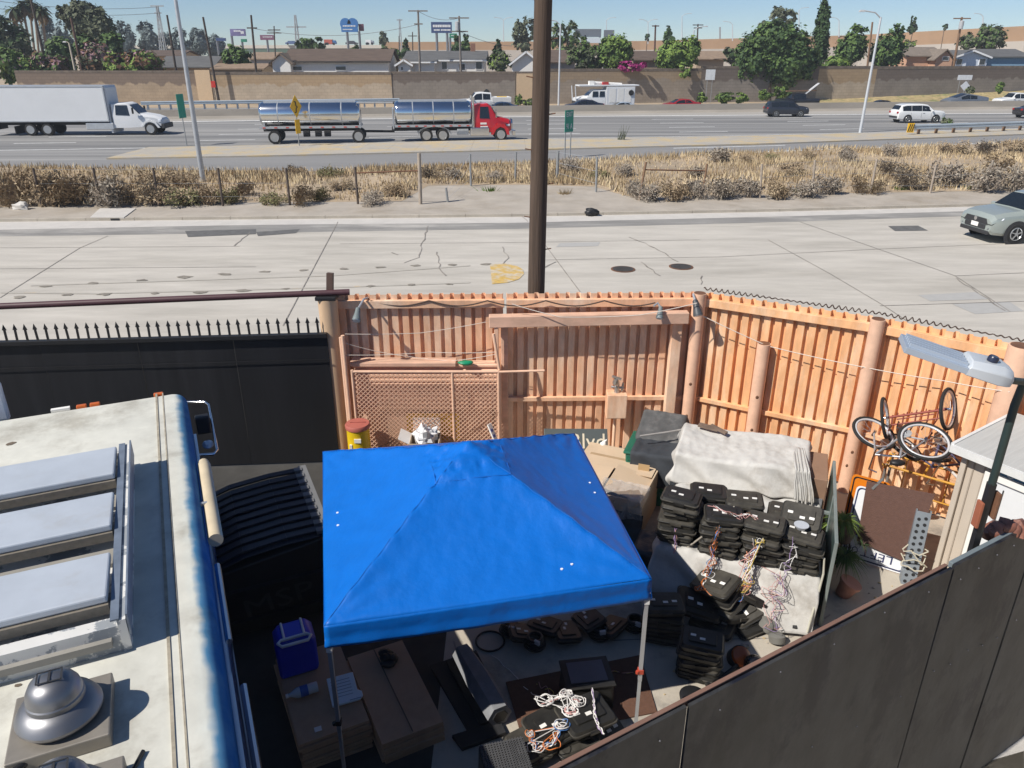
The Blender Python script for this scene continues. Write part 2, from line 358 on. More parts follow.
def soundwall(x0, x1, ytop, Y0, Y1, m, label, cap=.35, lean=0):
    a = W(x0, ytop, Y0); c = W(x1, ytop, Y1); h = (a.z+c.z)/2
    t = thing('sound_wall', label, 'wall', (a.x, a.y, 0))
    q = MB(); d = (Vector((c.x-a.x, c.y-a.y, 0))); n = Vector((-d.y, d.x, 0)).normalized()*.3
    def pris(z0, z1, o, mi):
        A = Vector((a.x, a.y, 0))-n.normalized()*o; B = Vector((c.x, c.y, 0))-n.normalized()*o; nn = n+n.normalized()*2*o
        q.prism([(A.x, A.y), (B.x, B.y), (B.x+nn.x, B.y+nn.y), (A.x+nn.x, A.y+nn.y)], z0, z1, mi)
    pris(-.05, h-cap, 0, 0); obj('wall', q, m, t)
    if cap: q = MB(); pris(h-cap, h, .03, 0); obj('cap', q, M_cap, t)
    return t
M_w1 = wallmat('brown_block_wall', (.38, .29, .20), (.20, .15, .115), 2.6)
M_w2 = wallmat('tan_block_wall', (.44, .36, .27), (.38, .275, .17), 2.5)
M_w3 = wallmat('dark_grey_wall', (.235, .205, .175), (.15, .12, .10), 2.9)  # darker grey brown wall colour, darker still in the upper band
M_w4 = wallmat('weathered_wall', (.31, .255, .20), (.32, .24, .16), 3.0)
M_w5 = mat('pale_stucco', (.52, .385, .25), .9, var=.06)
soundwall(14, 194, 70.5, 113.5, 113, M_w1, 'brown block freeway wall at far left behind the white box truck', cap=.3)
soundwall(194, 209, 70, 112.6, 112.4, M_w5, 'narrow pale stucco end panel where two freeway walls meet', cap=0)
soundwall(209, 391, 72, 112.5, 112.5, M_w2, 'tan freeway wall with a dark block cap behind the tank trailer')
soundwall(391, 515, 71.5, 112.6, 112.8, M_w3, 'darker grey stretch of freeway wall behind the red tanker cab', cap=.3)
soundwall(515, 537, 71.5, 112.9, 113, M_w5, 'short pale stretch of freeway wall beside the big wooden pole', cap=.2)
soundwall(537, 702, 68.5, 113, 117, M_w4, 'weathered freeway wall streaked with branch shadows behind the white utility truck')
soundwall(702, 820, 66, 117, 119, M_w3, 'shaded freeway wall under the large overhanging tree')  # darker wall colour stands in for shade under the tree
soundwall(820, 878, 66, 119, 121, M_w2, 'sunlit tan stretch of freeway wall right of the large tree')
soundwall(878, 1060, 66, 121, 127, M_w3, 'long grey freeway wall at far right behind the silver pickup', cap=.4)
# grassy bank at the foot of the right-hand wall
gb = MB()
def bank(u, v):
    x = 44+75*u; y0 = interp(E_wall, x)-4.5+0; return (x, y0+v*4.6, .05+v*v*(.3+1.9*u)+.12*noise.noise(Vector((x*.5, v*3, 0)))*v)
gb.grid(bank, 60, 8); structure('grass_bank', gb, mat('bank_grass', (.36, .28, .14), .95, var=.3, scale=1.5, col2=(.17, .19, .07), mscale=.6, mix=(.5, .65)), recalc=False, smooth=180)
# the far elevated freeway on its embankment
em = MB(); em2 = MB()
L0 = [(W(384, 42, 300), W(384, 50, 300)), (W(640, 41, 300), W(640, 50, 300)), (W(860, 35, 290), W(860, 47, 290)), (W(1024, 26, 270), W(1024, 41, 270)), (W(1200, 18, 260), W(1200, 36, 260))]
def face(mb, rows, mi=0):
    for (a, b), (c, d) in zip(rows[:-1], rows[1:]): mb.quad(b, d, c, a, mi)
face(em, [(a, b) for a, b in L0]); em.add([], [])
for (a, b), (c, d) in zip(L0[:-1], L0[1:]): em.quad(a, c, c+Vector((0, 60, 0)), a+Vector((0, 60, 0)))
for (a, b), (c, d) in zip(L0[:-1], L0[1:]):
    o = Vector((0, -.4, 0)); em2.quad(b+o, d+o, Vector((d.x, d.y-.4, -1)), Vector((b.x, b.y-.4, -1)))
    em2.quad(b+o, d+o, d, b)
structure('embankment', em, mat('tan_embankment', (.42, .27, .16), .95, var=.12, scale=.1), recalc=False)
structure('retaining_slope', em2, mat('pale_retaining_wall', (.50, .45, .39), .95, var=.08, scale=.1), recalc=False)
vd = thing('viaduct', 'long pale concrete viaduct of the elevated freeway far left behind the houses', 'viaduct', W(300, 54, 310).to_tuple()[:2]+(0,))
q = MB(); a, c = W(100, 45.5, 330), W(390, 45, 300); q.add([], [])
d = Vector((0, 12, 0)); q.add([a, c, c+d, a+d, a-Vector((0, 0, 1.1)), c-Vector((0, 0, 1.1)), c+d-Vector((0, 0, 1.1)), a+d-Vector((0, 0, 1.1))], [(0, 1, 2, 3), (7, 6, 5, 4), (0, 4, 5, 1), (1, 5, 6, 2), (2, 6, 7, 3), (3, 7, 4, 0)])
obj('parapet', q, mat('viaduct_concrete', (.50, .46, .40), .9), vd)
q = MB(); a -= Vector((0, -.2, 1.1)); c -= Vector((0, -.2, 1.1)); h = Vector((0, 0, 1.5)); q.add([a, c, c+d, a+d, a-h, c-h, c+d-h, a+d-h], [(0, 1, 2, 3), (7, 6, 5, 4), (0, 4, 5, 1), (1, 5, 6, 2), (2, 6, 7, 3), (3, 7, 4, 0)])
obj('girder', q, mat('green_girder', (.07, .11, .08), .7), vd)
for i in range(8):
    p = a.lerp(c, (i+.5)/8)-h; q = MB(); q.box((p.x, p.y+5, p.z/2), (1.5, 4, p.z)); obj('pier', q, MC['viaduct_concrete'], vd)
# ------------------------------------------------------------------ foliage
def leafmat(name, c, var=.25, rough=.7):
    m = mat(name, c, rough, var=var, scale=.6, spec=.25); b = m.node_tree.nodes['Principled BSDF']; b.inputs['Subsurface Weight'].default_value = 0; return m
L_dark = leafmat('leaf_dark', (0.046, 0.083, 0.029)); L_mid = leafmat('leaf_mid', (0.089, 0.146, 0.039)); L_light = leafmat('leaf_light', (0.166, 0.244, 0.052))
L_euc = leafmat('leaf_olive', (0.089, 0.104, 0.058)); L_euc2 = leafmat('leaf_grey_olive', (0.135, 0.146, 0.089)); L_blue = leafmat('leaf_far_hazed', (0.12, 0.155, 0.155)); L_blue2 = leafmat('leaf_far_hazed_pale', (0.16, 0.195, 0.19))  # the two far blues have distance haze mixed into the leaf colour
L_pink = leafmat('oleander_flower', (.28, .165, .19)); L_mag = leafmat('bougainvillea_flower', (.33, .035, .17)); L_brown = leafmat('oleander_brown', (.16, .085, .045))
M_bark = mat('bark', (.14, .10, .07), .95, var=.3, scale=3)
M_barkp = mat('pale_bark', (.36, .32, .27), .95, var=.2, scale=2)
def crown_mb(blobs, n, size, r, mats=2, pink=0.):
    mb = MB(); tot = sum(b[1][0]*b[1][1]*b[1][2] for b in blobs)**1
    for c, rad in blobs:
        k = max(30, int(n*(rad[0]*rad[1]*rad[2])/tot)); sub = [Vector((r.gauss(0, 1), r.gauss(0, 1), r.gauss(0, 1))).normalized()*r.uniform(.55, .98) for _ in range(max(9, k//34))]
        for i in range(k):
            s = r.choice(sub); q = s+Vector((r.gauss(0, .115), r.gauss(0, .115), r.gauss(0, .10)))
            p = Vector((c[0]+q.x*rad[0], c[1]+q.y*rad[1], c[2]+q.z*rad[2]))
            nrm = (q.normalized()+Vector((r.uniform(-.8, .8), r.uniform(-.8, .8), r.uniform(-.3, 1.0)))).normalized()
            t = nrm.orthogonal().normalized(); t = Matrix.Rotation(r.uniform(0, 6.28), 3, nrm) @ t; b = nrm.cross(t)
            a = size*r.uniform(.6, 1.3); h = a*r.uniform(.45, .8)
            mi = (hash((round(s.x, 3), round(s.y, 3))) % 3 == 0)*1
            if pink and q.z > .05 and r.random() < pink: mi = 2
            elif r.random() < .2: mi = 1-mi
            mb.add([p-t*a, p-b*h, p+t*a, p+b*h], [(0, 1, 2, 3)], int(mi))
    return mb
def pxbox(x0, x1, y0, y1, Y):
    cx = (x0+x1)/2; c = W(cx, (y0+y1)/2, Y); s = 1/ppm(Y, c.z); return c, (x1-x0)/2*s, (y1-y0)/2*s*1.05
def tree(name, label, boxes, Y, n, leafs, trunk=True, size=None, cat='tree', group=None, bark=None, pink=0, squash=.8, trunk_x=None, trunk_r=None, dy=None):
    r = random.Random(int(boxes[0][0]*13+boxes[0][2]*7+Y)); bl = []
    for bx in boxes:
        c, rx, rz = pxbox(*bx[:4], Y+(bx[4] if len(bx) > 4 else 0)); bl.append((c, (rx, min(rx, rz*1.4)*squash if dy is None else dy, rz)))
    base = min(b[0].z-b[1][2] for b in bl); mx = sum(b[0].x for b in bl)/len(bl) if trunk_x is None else W(trunk_x, 60, Y).x
    t = thing(name, label, cat, (mx, Y, 0), group=group)
    if size is None: size = max(.16, .16*max(b[1][0] for b in bl))
    obj('crown', crown_mb(bl, int(n*2.6), size*.68, r, pink=pink), leafs, t, recalc=False)
    if trunk:
        q = MB(); tr = trunk_r or max(.12, .06*max(b[1][0] for b in bl)); hb = max(b[0].z for b in bl); top = Vector((mx+r.uniform(-.3, .3), Y, min(b[0].z for b in bl)))
        q.tube([(mx, Y, -.05), (mx+r.uniform(-.1, .1), Y, top.z*.45), top], [tr*1.25, tr, tr*.8], 8)
        for b in bl:
            e = b[0]+Vector((0, 0, b[1][2]*.35)); q.tube([top-Vector((0, 0, top.z*.1)), top.lerp(e, .5)+Vector((jit(.3), jit(.3), 0)), e], [tr*.7, tr*.45, tr*.15], 6)
            for k in range(3):
                e2 = b[0]+Vector((r.uniform(-.7, .7)*b[1][0], r.uniform(-.7, .7)*b[1][1], r.uniform(-.3, .7)*b[1][2])); q.tube([top.lerp(e, .3), e2], [tr*.4, tr*.1], 5)
        obj('trunk', q, bark or M_bark, t, smooth=60)
    return t
# left garden behind the wall
G_ol = 'flowering oleanders behind the left freeway wall'
tree('oleander_bush', 'green oleander bush at the left edge of the photo, above the truck', [(-8, 24, 50, 80), (10, 36, 56, 82)], 117, 1500, [L_mid, L_light, L_pink], cat='bush', group=G_ol, pink=.05, size=.45)
tree('oleander_bush', 'low oleander with a drooping band of pink flowers beside the leaning dark pole', [(30, 56, 53, 78), (48, 72, 57, 80)], 116, 1500, [L_mid, L_brown, L_pink], cat='bush', group=G_ol, pink=.3, size=.45)
tree('oleander_bush', 'tall dark oleander topped with bright pink flowers right of the pale lamp pole', [(80, 116, 44, 74)], 117, 1500, [L_euc, L_brown, L_pink], cat='bush', group=G_ol, pink=.4, size=.45)
tree('oleander_bush', 'broad yellow green oleander with reddish tips at the right end of the garden', [(102, 132, 53, 78), (125, 162, 52, 78)], 116, 1800, [L_light, L_brown, L_pink], cat='bush', group=G_ol, pink=.14, size=.45)
tree('leafy_tree', 'bright green leafy tree between the dark leaning pole and the eucalyptus', [(46, 74, 36, 72)], 122, 1000, [L_mid, L_dark], size=.5)
tree('leafy_tree', 'green rounded tree just right of and below the tall eucalyptus', [(76, 100, 36, 62), (98, 125, 34, 66)], 126, 1300, [L_mid, L_dark], size=.5)
tree('shade_tree', 'dark shade tree behind the palms at the far left edge', [(-12, 22, 17, 66), (6, 34, 30, 70)], 138, 1500, [L_euc, L_dark], size=.6)
tree('eucalyptus_tree', 'tall broad eucalyptus with a dense dark olive crown at upper left', [(66, 96, 4, 40), (84, 112, 8, 48), (58, 78, 6, 24), (92, 114, 18, 44), (72, 100, 2, 20)], 136, 3600, [L_euc, L_euc2], bark=M_barkp, trunk_x=94, trunk_r=.35, size=.55)
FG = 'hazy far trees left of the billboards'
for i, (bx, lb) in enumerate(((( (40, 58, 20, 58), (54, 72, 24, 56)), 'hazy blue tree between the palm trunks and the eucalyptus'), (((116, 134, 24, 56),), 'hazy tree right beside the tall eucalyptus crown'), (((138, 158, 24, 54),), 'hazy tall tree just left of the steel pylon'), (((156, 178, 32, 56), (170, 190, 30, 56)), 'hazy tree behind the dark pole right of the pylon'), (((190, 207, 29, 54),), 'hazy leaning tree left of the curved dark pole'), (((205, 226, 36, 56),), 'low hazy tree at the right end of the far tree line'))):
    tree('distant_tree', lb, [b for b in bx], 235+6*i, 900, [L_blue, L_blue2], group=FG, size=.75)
# palms
def palm(px, ytop, pxb, Y, label):
    top = W(px, ytop, Y); x0 = W(pxb, 66, Y).x; t = thing('palm_tree', label, 'palm tree', (x0, Y, 0), group='tall palms at the far left'); r = random.Random(px)
    q = MB(); q.tube([(x0, Y, 0), ((x0*2+top.x)/3, Y, top.z*.4), top], [.3, .22, .2], 8); obj('trunk', q, mat('palm_trunk', (.26, .20, .15), .95, var=.2), t, smooth=60)
    q = MB()
    for k in range(64):
        a = r.uniform(0, 6.28); el = r.uniform(-1.3, 1.0); L = r.uniform(1.3, 2.1); d = Vector((math.cos(a), math.sin(a), 0)); pts = []
        for j in range(5):
            u = j/4; pts.append(top+d*L*u*math.cos(el*.7)+Vector((0, 0, L*(math.sin(el)*u-.55*u*u))))
        s = Vector((-d.y, d.x, 0))
        for j in range(4):
            w0, w1 = (.05+.5*math.sin(3.14*(j)/4.3)), (.05+.5*math.sin(3.14*(j+1)/4.3)); q.quad(pts[j]-s*w0*.5, pts[j+1]-s*w1*.5, pts[j+1]+s*w1*.5, pts[j]+s*w0*.5, mi=int(el < -.5))
    obj('fronds', q, [leafmat('palm_leaf', (.06, .08, .035)), leafmat('dead_palm_leaf', (.20, .14, .075))], t, recalc=False)
palm(13, 9, 28, 150, 'leftmost tall palm, a little shorter than the others')
palm(22, 4, 33, 151, 'second palm from the left with its crown at the top edge')
palm(29, 2, 34, 156, 'middle palm of the clump, its crown cut by the top of the photo')
palm(34, 6, 38, 158, 'palm just left of the dark leaning pole, crown below the top edge')
palm(41, 9, 47, 152, 'rightmost palm of the clump, right of the dark leaning pole')
# trees between the houses and beyond
tree('garden_bush', 'dark bushy tree in front of the tan roof below the left billboards', [(222, 250, 47, 68)], 122, 700, [L_dark, L_mid], size=.45)
tree('garden_tree', 'low dark tree above the ridge of the brown roofed house', [(296, 316, 38, 52), (312, 325, 38, 50)], 180, 600, [L_dark, L_mid], size=.6)
tree('garden_tree', 'small green tree behind the right end of the brown roof, left of the thin tower', [(348, 362, 46, 58), (372, 402, 48, 62)], 165, 700, [L_mid, L_dark], size=.6)
tree('conifer_tree', 'dark pointed conifer left of the two storey white house', [(401, 411, 48, 60), (402.5, 409, 42, 51), (404, 407.5, 37, 45)], 175, 600, [L_dark, L_dark], size=.5, squash=1)
tree('cypress_tree', 'narrow dark cypress behind the white house, left of the cross arm pole', [(452, 461, 40, 56), (454, 460, 34, 46)], 160, 500, [L_dark, L_dark], size=.45, squash=1)
tree('conifer_tree', 'dark rounded conifer behind the white house, right of the cross arm pole', [(461, 470, 40, 55), (463, 469, 35, 46)], 162, 500, [L_dark, L_mid], size=.45, squash=1)
tree('conifer_tree', 'dark spire shaped conifer above the bush right of the white house', [(491, 506, 50, 66), (494, 502, 43, 55), (496, 500, 38, 47)], 128, 900, [L_dark, L_euc], size=.4, squash=1)
tree('garden_bush', 'olive green bush at the foot of the spire shaped conifer', [(488, 512, 55, 72)], 120, 700, [L_euc, L_light], size=.4)
tree('small_tree', 'thin loose tree in front of the far embankment left of centre', [(379, 388, 33, 45)], 230, 350, [L_euc, L_euc2], size=.6)
tree('feathery_tree', 'tall feathery grey green tree just left of the big wooden pole', [(512, 526, 18, 44), (520, 536, 18, 40), (514, 532, 38, 52)], 185, 900, [L_euc, L_euc2], size=.5)
tree('palm_like_tree', 'loose pale green tree behind the street lamp right of the big wooden pole', [(550, 566, 24, 50), (564, 580, 24, 48), (556, 572, 44, 62)], 170, 900, [L_mid, L_euc2], size=.5)
tree('round_tree', 'dense rounded tree behind the wall directly above the white utility truck', [(598, 632, 37, 68), (608, 634, 42, 66)], 117.5, 2200, [L_mid, L_light], size=.34, squash=1)
tree('round_tree', 'olive spreading tree left of the dense rounded one, right of the street lamp', [(566, 590, 48, 70), (584, 604, 44, 70), (574, 590, 38, 56)], 118, 1900, [L_euc, L_mid], size=.34, squash=1)
tree('bougainvillea', 'magenta flowering bougainvillea spilling over the top of the wall', [(618, 640, 62, 71), (632, 648, 63, 70)], 114.5, 500, [L_mag, L_mag], trunk=False, cat='bush', size=.3, squash=.8)
tree('overhanging_tree', 'light green tree leaning over the wall beside the white street lamp', [(657, 688, 42, 70), (676, 700, 38, 66), (678, 692, 62, 80, -1.5)], 117.5, 2400, [L_light, L_mid], size=.34, squash=.8)
tree('conifer_tree', 'small dark conifer on the skyline left of the light green tree', [(662, 675, 35, 50), (664, 672, 29, 40), (666, 670, 24, 33)], 180, 550, [L_dark, L_mid], size=.5, squash=1)
tree('conifer_tree', 'tiny dark conifer on the embankment skyline right of the round tree', [(645, 649.5, 34, 42)], 260, 150, [L_dark, L_dark], size=.5, squash=1, trunk_r=.15)
tree('large_tree', 'largest dense dark green tree overhanging the freeway wall right of centre', [(736, 776, 34, 80), (765, 812, 30, 84), (748, 800, 24, 56), (790, 818, 42, 80), (733, 752, 52, 84)], 118.5, 6500, [L_dark, L_mid], size=.42, squash=.75, trunk_r=.4)
tree('garden_bush', 'small olive bush on the far slope between the light tree and the large tree', [(722, 742, 48, 62)], 150, 500, [L_euc, L_dark], size=.5)
tree('eucalyptus_tree', 'dark eucalyptus crown rising behind the largest tree', [(770, 786, 7, 28), (782, 797, 10, 26), (758, 768, 20, 30)], 170, 900, [L_euc, L_euc2], size=.5)
tree('cypress_tree', 'tall narrow dark cypress beside the largest tree', [(813, 829, 28, 68), (814, 829, 14, 46), (817, 830, 3, 28), (820, 829, 0, 14)], 128, 2600, [L_dark, L_dark], size=.32, squash=1)
tree('leafy_tree', 'dark leafy tree right of the cypress, left of the brown pole', [(836, 866, 34, 66), (846, 868, 26, 48), (828, 848, 54, 68)], 127, 2200, [L_mid, L_dark], size=.4)
tree('leafy_tree', 'dark leafy tree between the brown pole and the pink house', [(872, 904, 34, 68), (888, 904, 26, 48)], 128, 2000, [L_dark, L_mid], size=.4)
tree('pale_shrub_tree', 'pale yellowish thin tree left of the pink house roof', [(900, 918, 40, 60)], 140, 400, [L_euc2, L_light], size=.4)
tree('garden_bush', 'yellow green bush on top of the wall at the foot of the cypress', [(823, 848, 57, 69)], 122.5, 500, [L_light, L_mid], size=.35, cat='bush')
tree('conifer_tree', 'lone dark conifer on the bare far embankment at right', [(909, 918, 23, 33), (911, 916, 16, 26)], 215, 350, [L_dark, L_dark], size=.5, squash=1)
tree('skyline_bush', 'tiny round bush on the far embankment right of the lone conifer', [(943, 948, 24.5, 30)], 250, 150, [L_dark, L_euc], size=.5, cat='bush')
tree('spreading_tree', 'wide spreading olive green tree right of the leaning cross arm pole', [(960, 984, 34, 50), (978, 1006, 28, 50), (980, 996, 23, 36)], 150, 1500, [L_euc, L_mid], size=.45)
# bushes at the foot of the wall
for i, (bx, Y, lb) in enumerate((((697, 707, 93, 102), 112, 'small round green bush at the foot of the wall beside the blank sign'), ((715, 734, 92, 103), 112, 'wider green bush at the foot of the wall right of the blank sign'), ((735, 748, 93, 103), 112.5, 'thin dry bush at the wall, right of the two green ones'), ((758, 772, 89, 100), 114, 'pale bush in the shade under the large tree'), ((772, 790, 86, 99), 114.5, 'rounded bush behind the dark pickup'), ((996, 1004, 82, 93), 117, 'green bush on the grassy bank at far right'), ((966, 975, 87, 93), 115, 'weedy clump on the bank beside the diamond sign'), ((515, 522, 95, 106), 110, 'yellowish weeds at the foot of the pale wall stretch left of the big pole'), ((521, 536, 99, 106), 110, 'low green weeds at the wall beside the big wooden pole'))):
    tree('roadside_bush', lb, [bx], Y, 420, [L_mid, L_light] if i < 6 else [L_euc2, L_light], trunk=False, cat='bush', group='bushes at the foot of the freeway wall', size=.24)
for (bx, Y, lb) in (((688, 716, 110, 125), None, 'green weedy clump behind the guardrail end at right'),):
    p = P(938, 124)[1]; tree('verge_weed', 'green weedy clump behind the guardrail at right', [(940, 952, 118, 128)], p, 600, [L_euc2, L_mid], trunk=False, cat='weed', size=.14)
    p = P(621, 140)[1]; q = MB(); r0 = P(621, 140, .1)
    for k in range(14): a = r0+Vector((jit(.25), jit(.2), 0)); q.tube([a, a+Vector((jit(.3)+.15, jit(.2), rng.uniform(.6, 1.2)))], [.035, .008], 4)
    tag(obj('reed_clump', q, L_euc), 'lone upright clump of green reeds on the concrete verge', 'weed')

# ------------------------------------------------------------------ houses
M_white = mat('white_stucco', (.78, .76, .72), .85, var=.05); M_gl = mat('dark_window', (.03, .04, .05), .12, var=.05, spec=.8); M_trim = mat('white_trim', (.8, .8, .8), .5, var=.03)
M_roofb = mat('brown_shingle', (.105, .075, .058), .95, var=.25, scale=2, stretch=(.3, 1, 2)); M_roofg = mat('grey_shingle', (.105, .105, .105), .95, var=.25, scale=2, stretch=(.3, 1, 2)); M_rooft = mat('tan_shingle', (.25, .18, .125), .95, var=.2, scale=2)
def house(label, x0, x1, yeave, yridge, Y, dep, wallm, roofm, gable='x', wins=(), trim=None, over=.45, chimney=None, storeys=1):
    """front wall facing the freeway between px x0..x1; gable='y': the gable end faces the freeway"""
    a, c = W(x0, yeave, Y), W(x1, yeave, Y); ez = (a.z+c.z)/2; rz = W((x0+x1)/2, yridge, Y+dep/2).z; wd = c.x-a.x
    t = thing('house', label, 'house', ((a.x+c.x)/2, Y+dep/2, 0)); q = MB()
    if gable == 'y': q.prism([(a.x, -.05), (c.x, -.05), (c.x, ez), ((a.x+c.x)/2, rz-.12), (a.x, ez)], Y, Y+dep, f=lambda u, v, w: (u, w, v))
    else: q.prism([(Y, -.05), (Y+dep, -.05), (Y+dep, ez), (Y+dep/2, rz-.12), (Y, ez)], a.x, c.x, f=lambda u, v, w: (w, u, v))
    obj('wall', q, wallm, t); q = MB(); th = .16
    if gable == 'y':
        m = (a.x+c.x)/2; sl = (rz-ez)/(wd/2); o = over; l = [(a.x-o, ez-sl*o), (m, rz), (c.x+o, ez-sl*o), (c.x+o, ez-sl*o+th), (m, rz+th), (a.x-o, ez-sl*o+th)]
        q.prism(l, Y-o, Y+dep+o, f=lambda u, v, w: (u, w, v))
    else:
        sl = (rz-ez)/(dep/2); o = over; l = [(Y-o, ez-sl*o), (Y+dep/2, rz), (Y+dep+o, ez-sl*o), (Y+dep+o, ez-sl*o+th), (Y+dep/2, rz+th), (Y-o, ez-sl*o+th)]
        q.prism(l, a.x-o, c.x+o, f=lambda u, v, w: (w, u, v))
    rf = obj('roof', q, roofm, t)
    if trim:
        q = MB(); 
        if gable == 'y':
            for s in ((a.x-o, m), (c.x+o, m)): q.bar((s[0], Y-o-.04, ez-sl*o+.02), (s[1], Y-o-.04, rz+.02), .06, .24)
        else: q.box(((a.x+c.x)/2, Y-o-.04, ez-sl*o+.02), (wd+2*o, .06, .2))
        obj('fascia', q, trim, t)
    for (u0, u1, v0, v1) in wins:
        p0 = W(u0, v0, Y); p1 = W(u1, v1, Y); q = MB(); q.box(((p0.x+p1.x)/2, Y-.04, (p0.z+p1.z)/2), (p1.x-p0.x+.16, .08, p0.z-p1.z+.16)); f = obj('window', q, M_trim, t)
        q = MB(); q.box(((p0.x+p1.x)/2, Y-.06, (p0.z+p1.z)/2), (p1.x-p0.x, .08, p0.z-p1.z)); obj('pane', q, M_gl, f)
    if chimney:
        p = W(chimney, yridge, Y+dep/2); q = MB(); q.box((p.x, Y+dep/2, p.z+.4), (.7, .7, 1.6)); obj('chimney', q, mat('chimney_brick', (.25, .13, .09), .9), rf)
    return t
house('white house with a brown shingle roof and dark trim above the tank trailer', 285, 388, 61, 50, 119, 9, M_white, M_roofb, wins=((291, 302, 66.5, 70), (336, 346, 66.5, 70)), trim=mat('dark_trim', (.05, .045, .04), .7))
house('white gabled wing at the left end of the brown roofed house', 272, 290, 62, 54, 117.5, 5, M_white, M_rooft, gable='y')
house('small low house with tan roof behind the wall left of the brown roofed house', 214, 262, 69, 64.5, 118, 6, mat('tan_stucco', (.40, .31, .22), .9), M_rooft)
house('low house with a dark grey roof below the hazy trees at left', 160, 212, 67, 57, 124, 8, M_w5, M_roofg)
house('far house with a purplish brown roof behind the grey roof at left', 142, 180, 56, 51, 150, 9, M_w5, M_roofb)
house('far low brown house under the left billboards', 250, 275, 59, 53, 150, 8, mat('grey_stucco', (.30, .30, .31), .9), M_rooft)
house('two storey white house with a dark grey roof and grey windows above the tanker', 406, 484, 60, 52, 121, 10, M_white, M_roofg, wins=((442, 447, 62, 69), (476, 482, 62, 69), (412, 415, 62, 66), (459, 465, 64, 70)), trim=M_trim, chimney=473)
house('white projecting wing with a small gable beside the two storey house', 404, 434, 62, 58, 119.5, 6, M_white, M_roofg, gable='x', trim=M_trim)
house('little white gabled house left of the two storey house', 398, 410, 64, 60, 118, 5, M_white, M_rooft, gable='y', trim=M_trim, wins=((401, 403, 67, 70),))
house('small brown roofed house with a white gable right of the brown roof', 366, 380, 64, 59, 122, 6, M_white, M_rooft, gable='y', wins=((371, 376, 65, 69),), trim=M_trim)
house('low brown roofed house between the two white houses', 376, 404, 65, 60, 127, 7, mat('tan_stucco', (.40, .31, .22), .9), M_rooft)
house('white garage with a grey gable roof left of the big wooden pole', 512, 540, 63, 52, 119, 8, M_white, M_roofg, gable='y', trim=M_trim)
house('low house with a dark brown roof right of the big wooden pole', 541, 575, 62, 51, 128, 9, mat('grey_stucco', (.30, .30, .31), .9), M_roofb)
house('tan house with a brown roof between the two round roadside trees', 634, 668, 60, 52, 124, 8, mat('tan_stucco', (.40, .31, .22), .9), M_roofb)
house('far brown roofed house behind the light green tree', 697, 724, 59, 52, 135, 8, mat('tan_stucco', (.40, .31, .22), .9), M_rooft)
house('peach coloured house with a brown grey roof left of the leaning pole', 908, 944, 56, 48, 131, 9, mat('peach_stucco', (.55, .33, .22), .9), mat('taupe_shingle', (.19, .155, .125), .95, var=.2, scale=2), wins=((943, 948, 57, 60),))
house('peach side wing with a gable just left of the leaning pole', 936, 953, 58, 50, 129, 6, mat('peach_stucco', (.55, .33, .22), .9), mat('taupe_shingle', (.19, .155, .125), .95, var=.2, scale=2), gable='y', wins=((943, 948, 57, 60),))
house('pale blue gabled house with white trim at right', 955, 988, 57, 51, 129, 9, mat('pale_blue_siding', (.62, .68, .76), .8), M_roofg, gable='y', trim=M_trim, wins=((957, 961, 59, 64.5), (980, 984, 59, 64.5)))
house('blue sided house wing with a long grey roof at the right edge', 988, 1030, 57, 50, 130, 10, mat('blue_siding', (.20, .33, .45), .8), M_roofg)
# ------------------------------------------------------------------ poles, lamps, towers
M_pole = mat('dark_wood_pole', (.075, .058, .048), .95, var=.3, scale=2); M_polem = mat('grey_wood_pole', (.20, .175, .155), .95, var=.25, scale=2); M_polep = mat('brown_wood_pole', (.21, .125, .075), .95, var=.2, scale=2)
M_lamp = mat('white_lamp_pole', (.62, .64, .66), .45, metal=.3, var=.06)
def upole(label, xb, xt, yt, Y, r, m, arms=(), name='utility_pole', cat='utility pole', trans=None):
    b = W(xb, 70, Y); top = W(xt, yt, Y); t = thing(name, label, cat, (b.x, Y, 0)); q = MB()
    d = (top-Vector((b.x, Y, b.z))); base = Vector((b.x, Y, b.z))-d*(b.z/max(.1, d.z)); q.tube([base, top], [r*1.15, r*.8], 8); obj('post', q, m, t, smooth=60)
    for (y, half) in arms:
        k = (y-70)/(yt-70); c = b.lerp(top, k); c = W(lerp(xb, xt, k), y, Y); q = MB(); q.bar(c-Vector((half, .1, 0)), c+Vector((half, -.1, 0)), .14, .16); a = obj('crossarm', q, m, t)
    if trans:
        c = W(*trans, Y); q = MB(); q.lathe(c+Vector((0, -.5, -.6)), [(.1, 0), (.32, .05), (.32, 1.1), (.1, 1.2)], 10); obj('transformer', q, mat('transformer_grey', (.42, .43, .44), .5), t)
    return t
upole('thick dark pole leaning left in front of the palms', 47, 31, 0, 116, .2, M_pole)
upole('dark brown pole leaning left in front of the tall eucalyptus', 82, 71, 18, 116, .19, mat('reddish_pole', (.12, .07, .055), .95, var=.3, scale=2))
upole('dark plain pole right of the steel pylon', 176, 167, 15, 116, .17, M_pole)
upole('dark bent pole in front of the sound wall, left of the billboards', 213, 203, 17, 111.5, .17, M_pole)
upole('dark pole with a short arm beside the purple billboard', 256, 251, 15, 116, .17, M_pole, ((28, .7),))
upole('small far pole with two cross arms left of the brown roofed house', 276, 274, 26, 150, .13, M_pole, ((30, 1.1), (33, 1.3)))
upole('tall grey pole with a high cross arm in front of the two storey house', 420, 418, 10, 118, .16, M_polem, ((11, 1.35), (24, .6)))
upole('pole with two cross arms and a transformer rising beside the two cypresses', 461, 459, 16, 118, .16, M_polem, ((18, 1.4), (31.5, 1.2)), trans=(457.5, 26))
upole('thin far pole with a small arm left of the tall grey pole', 413, 412.5, 32, 170, .13, M_pole, ((36, .9),))
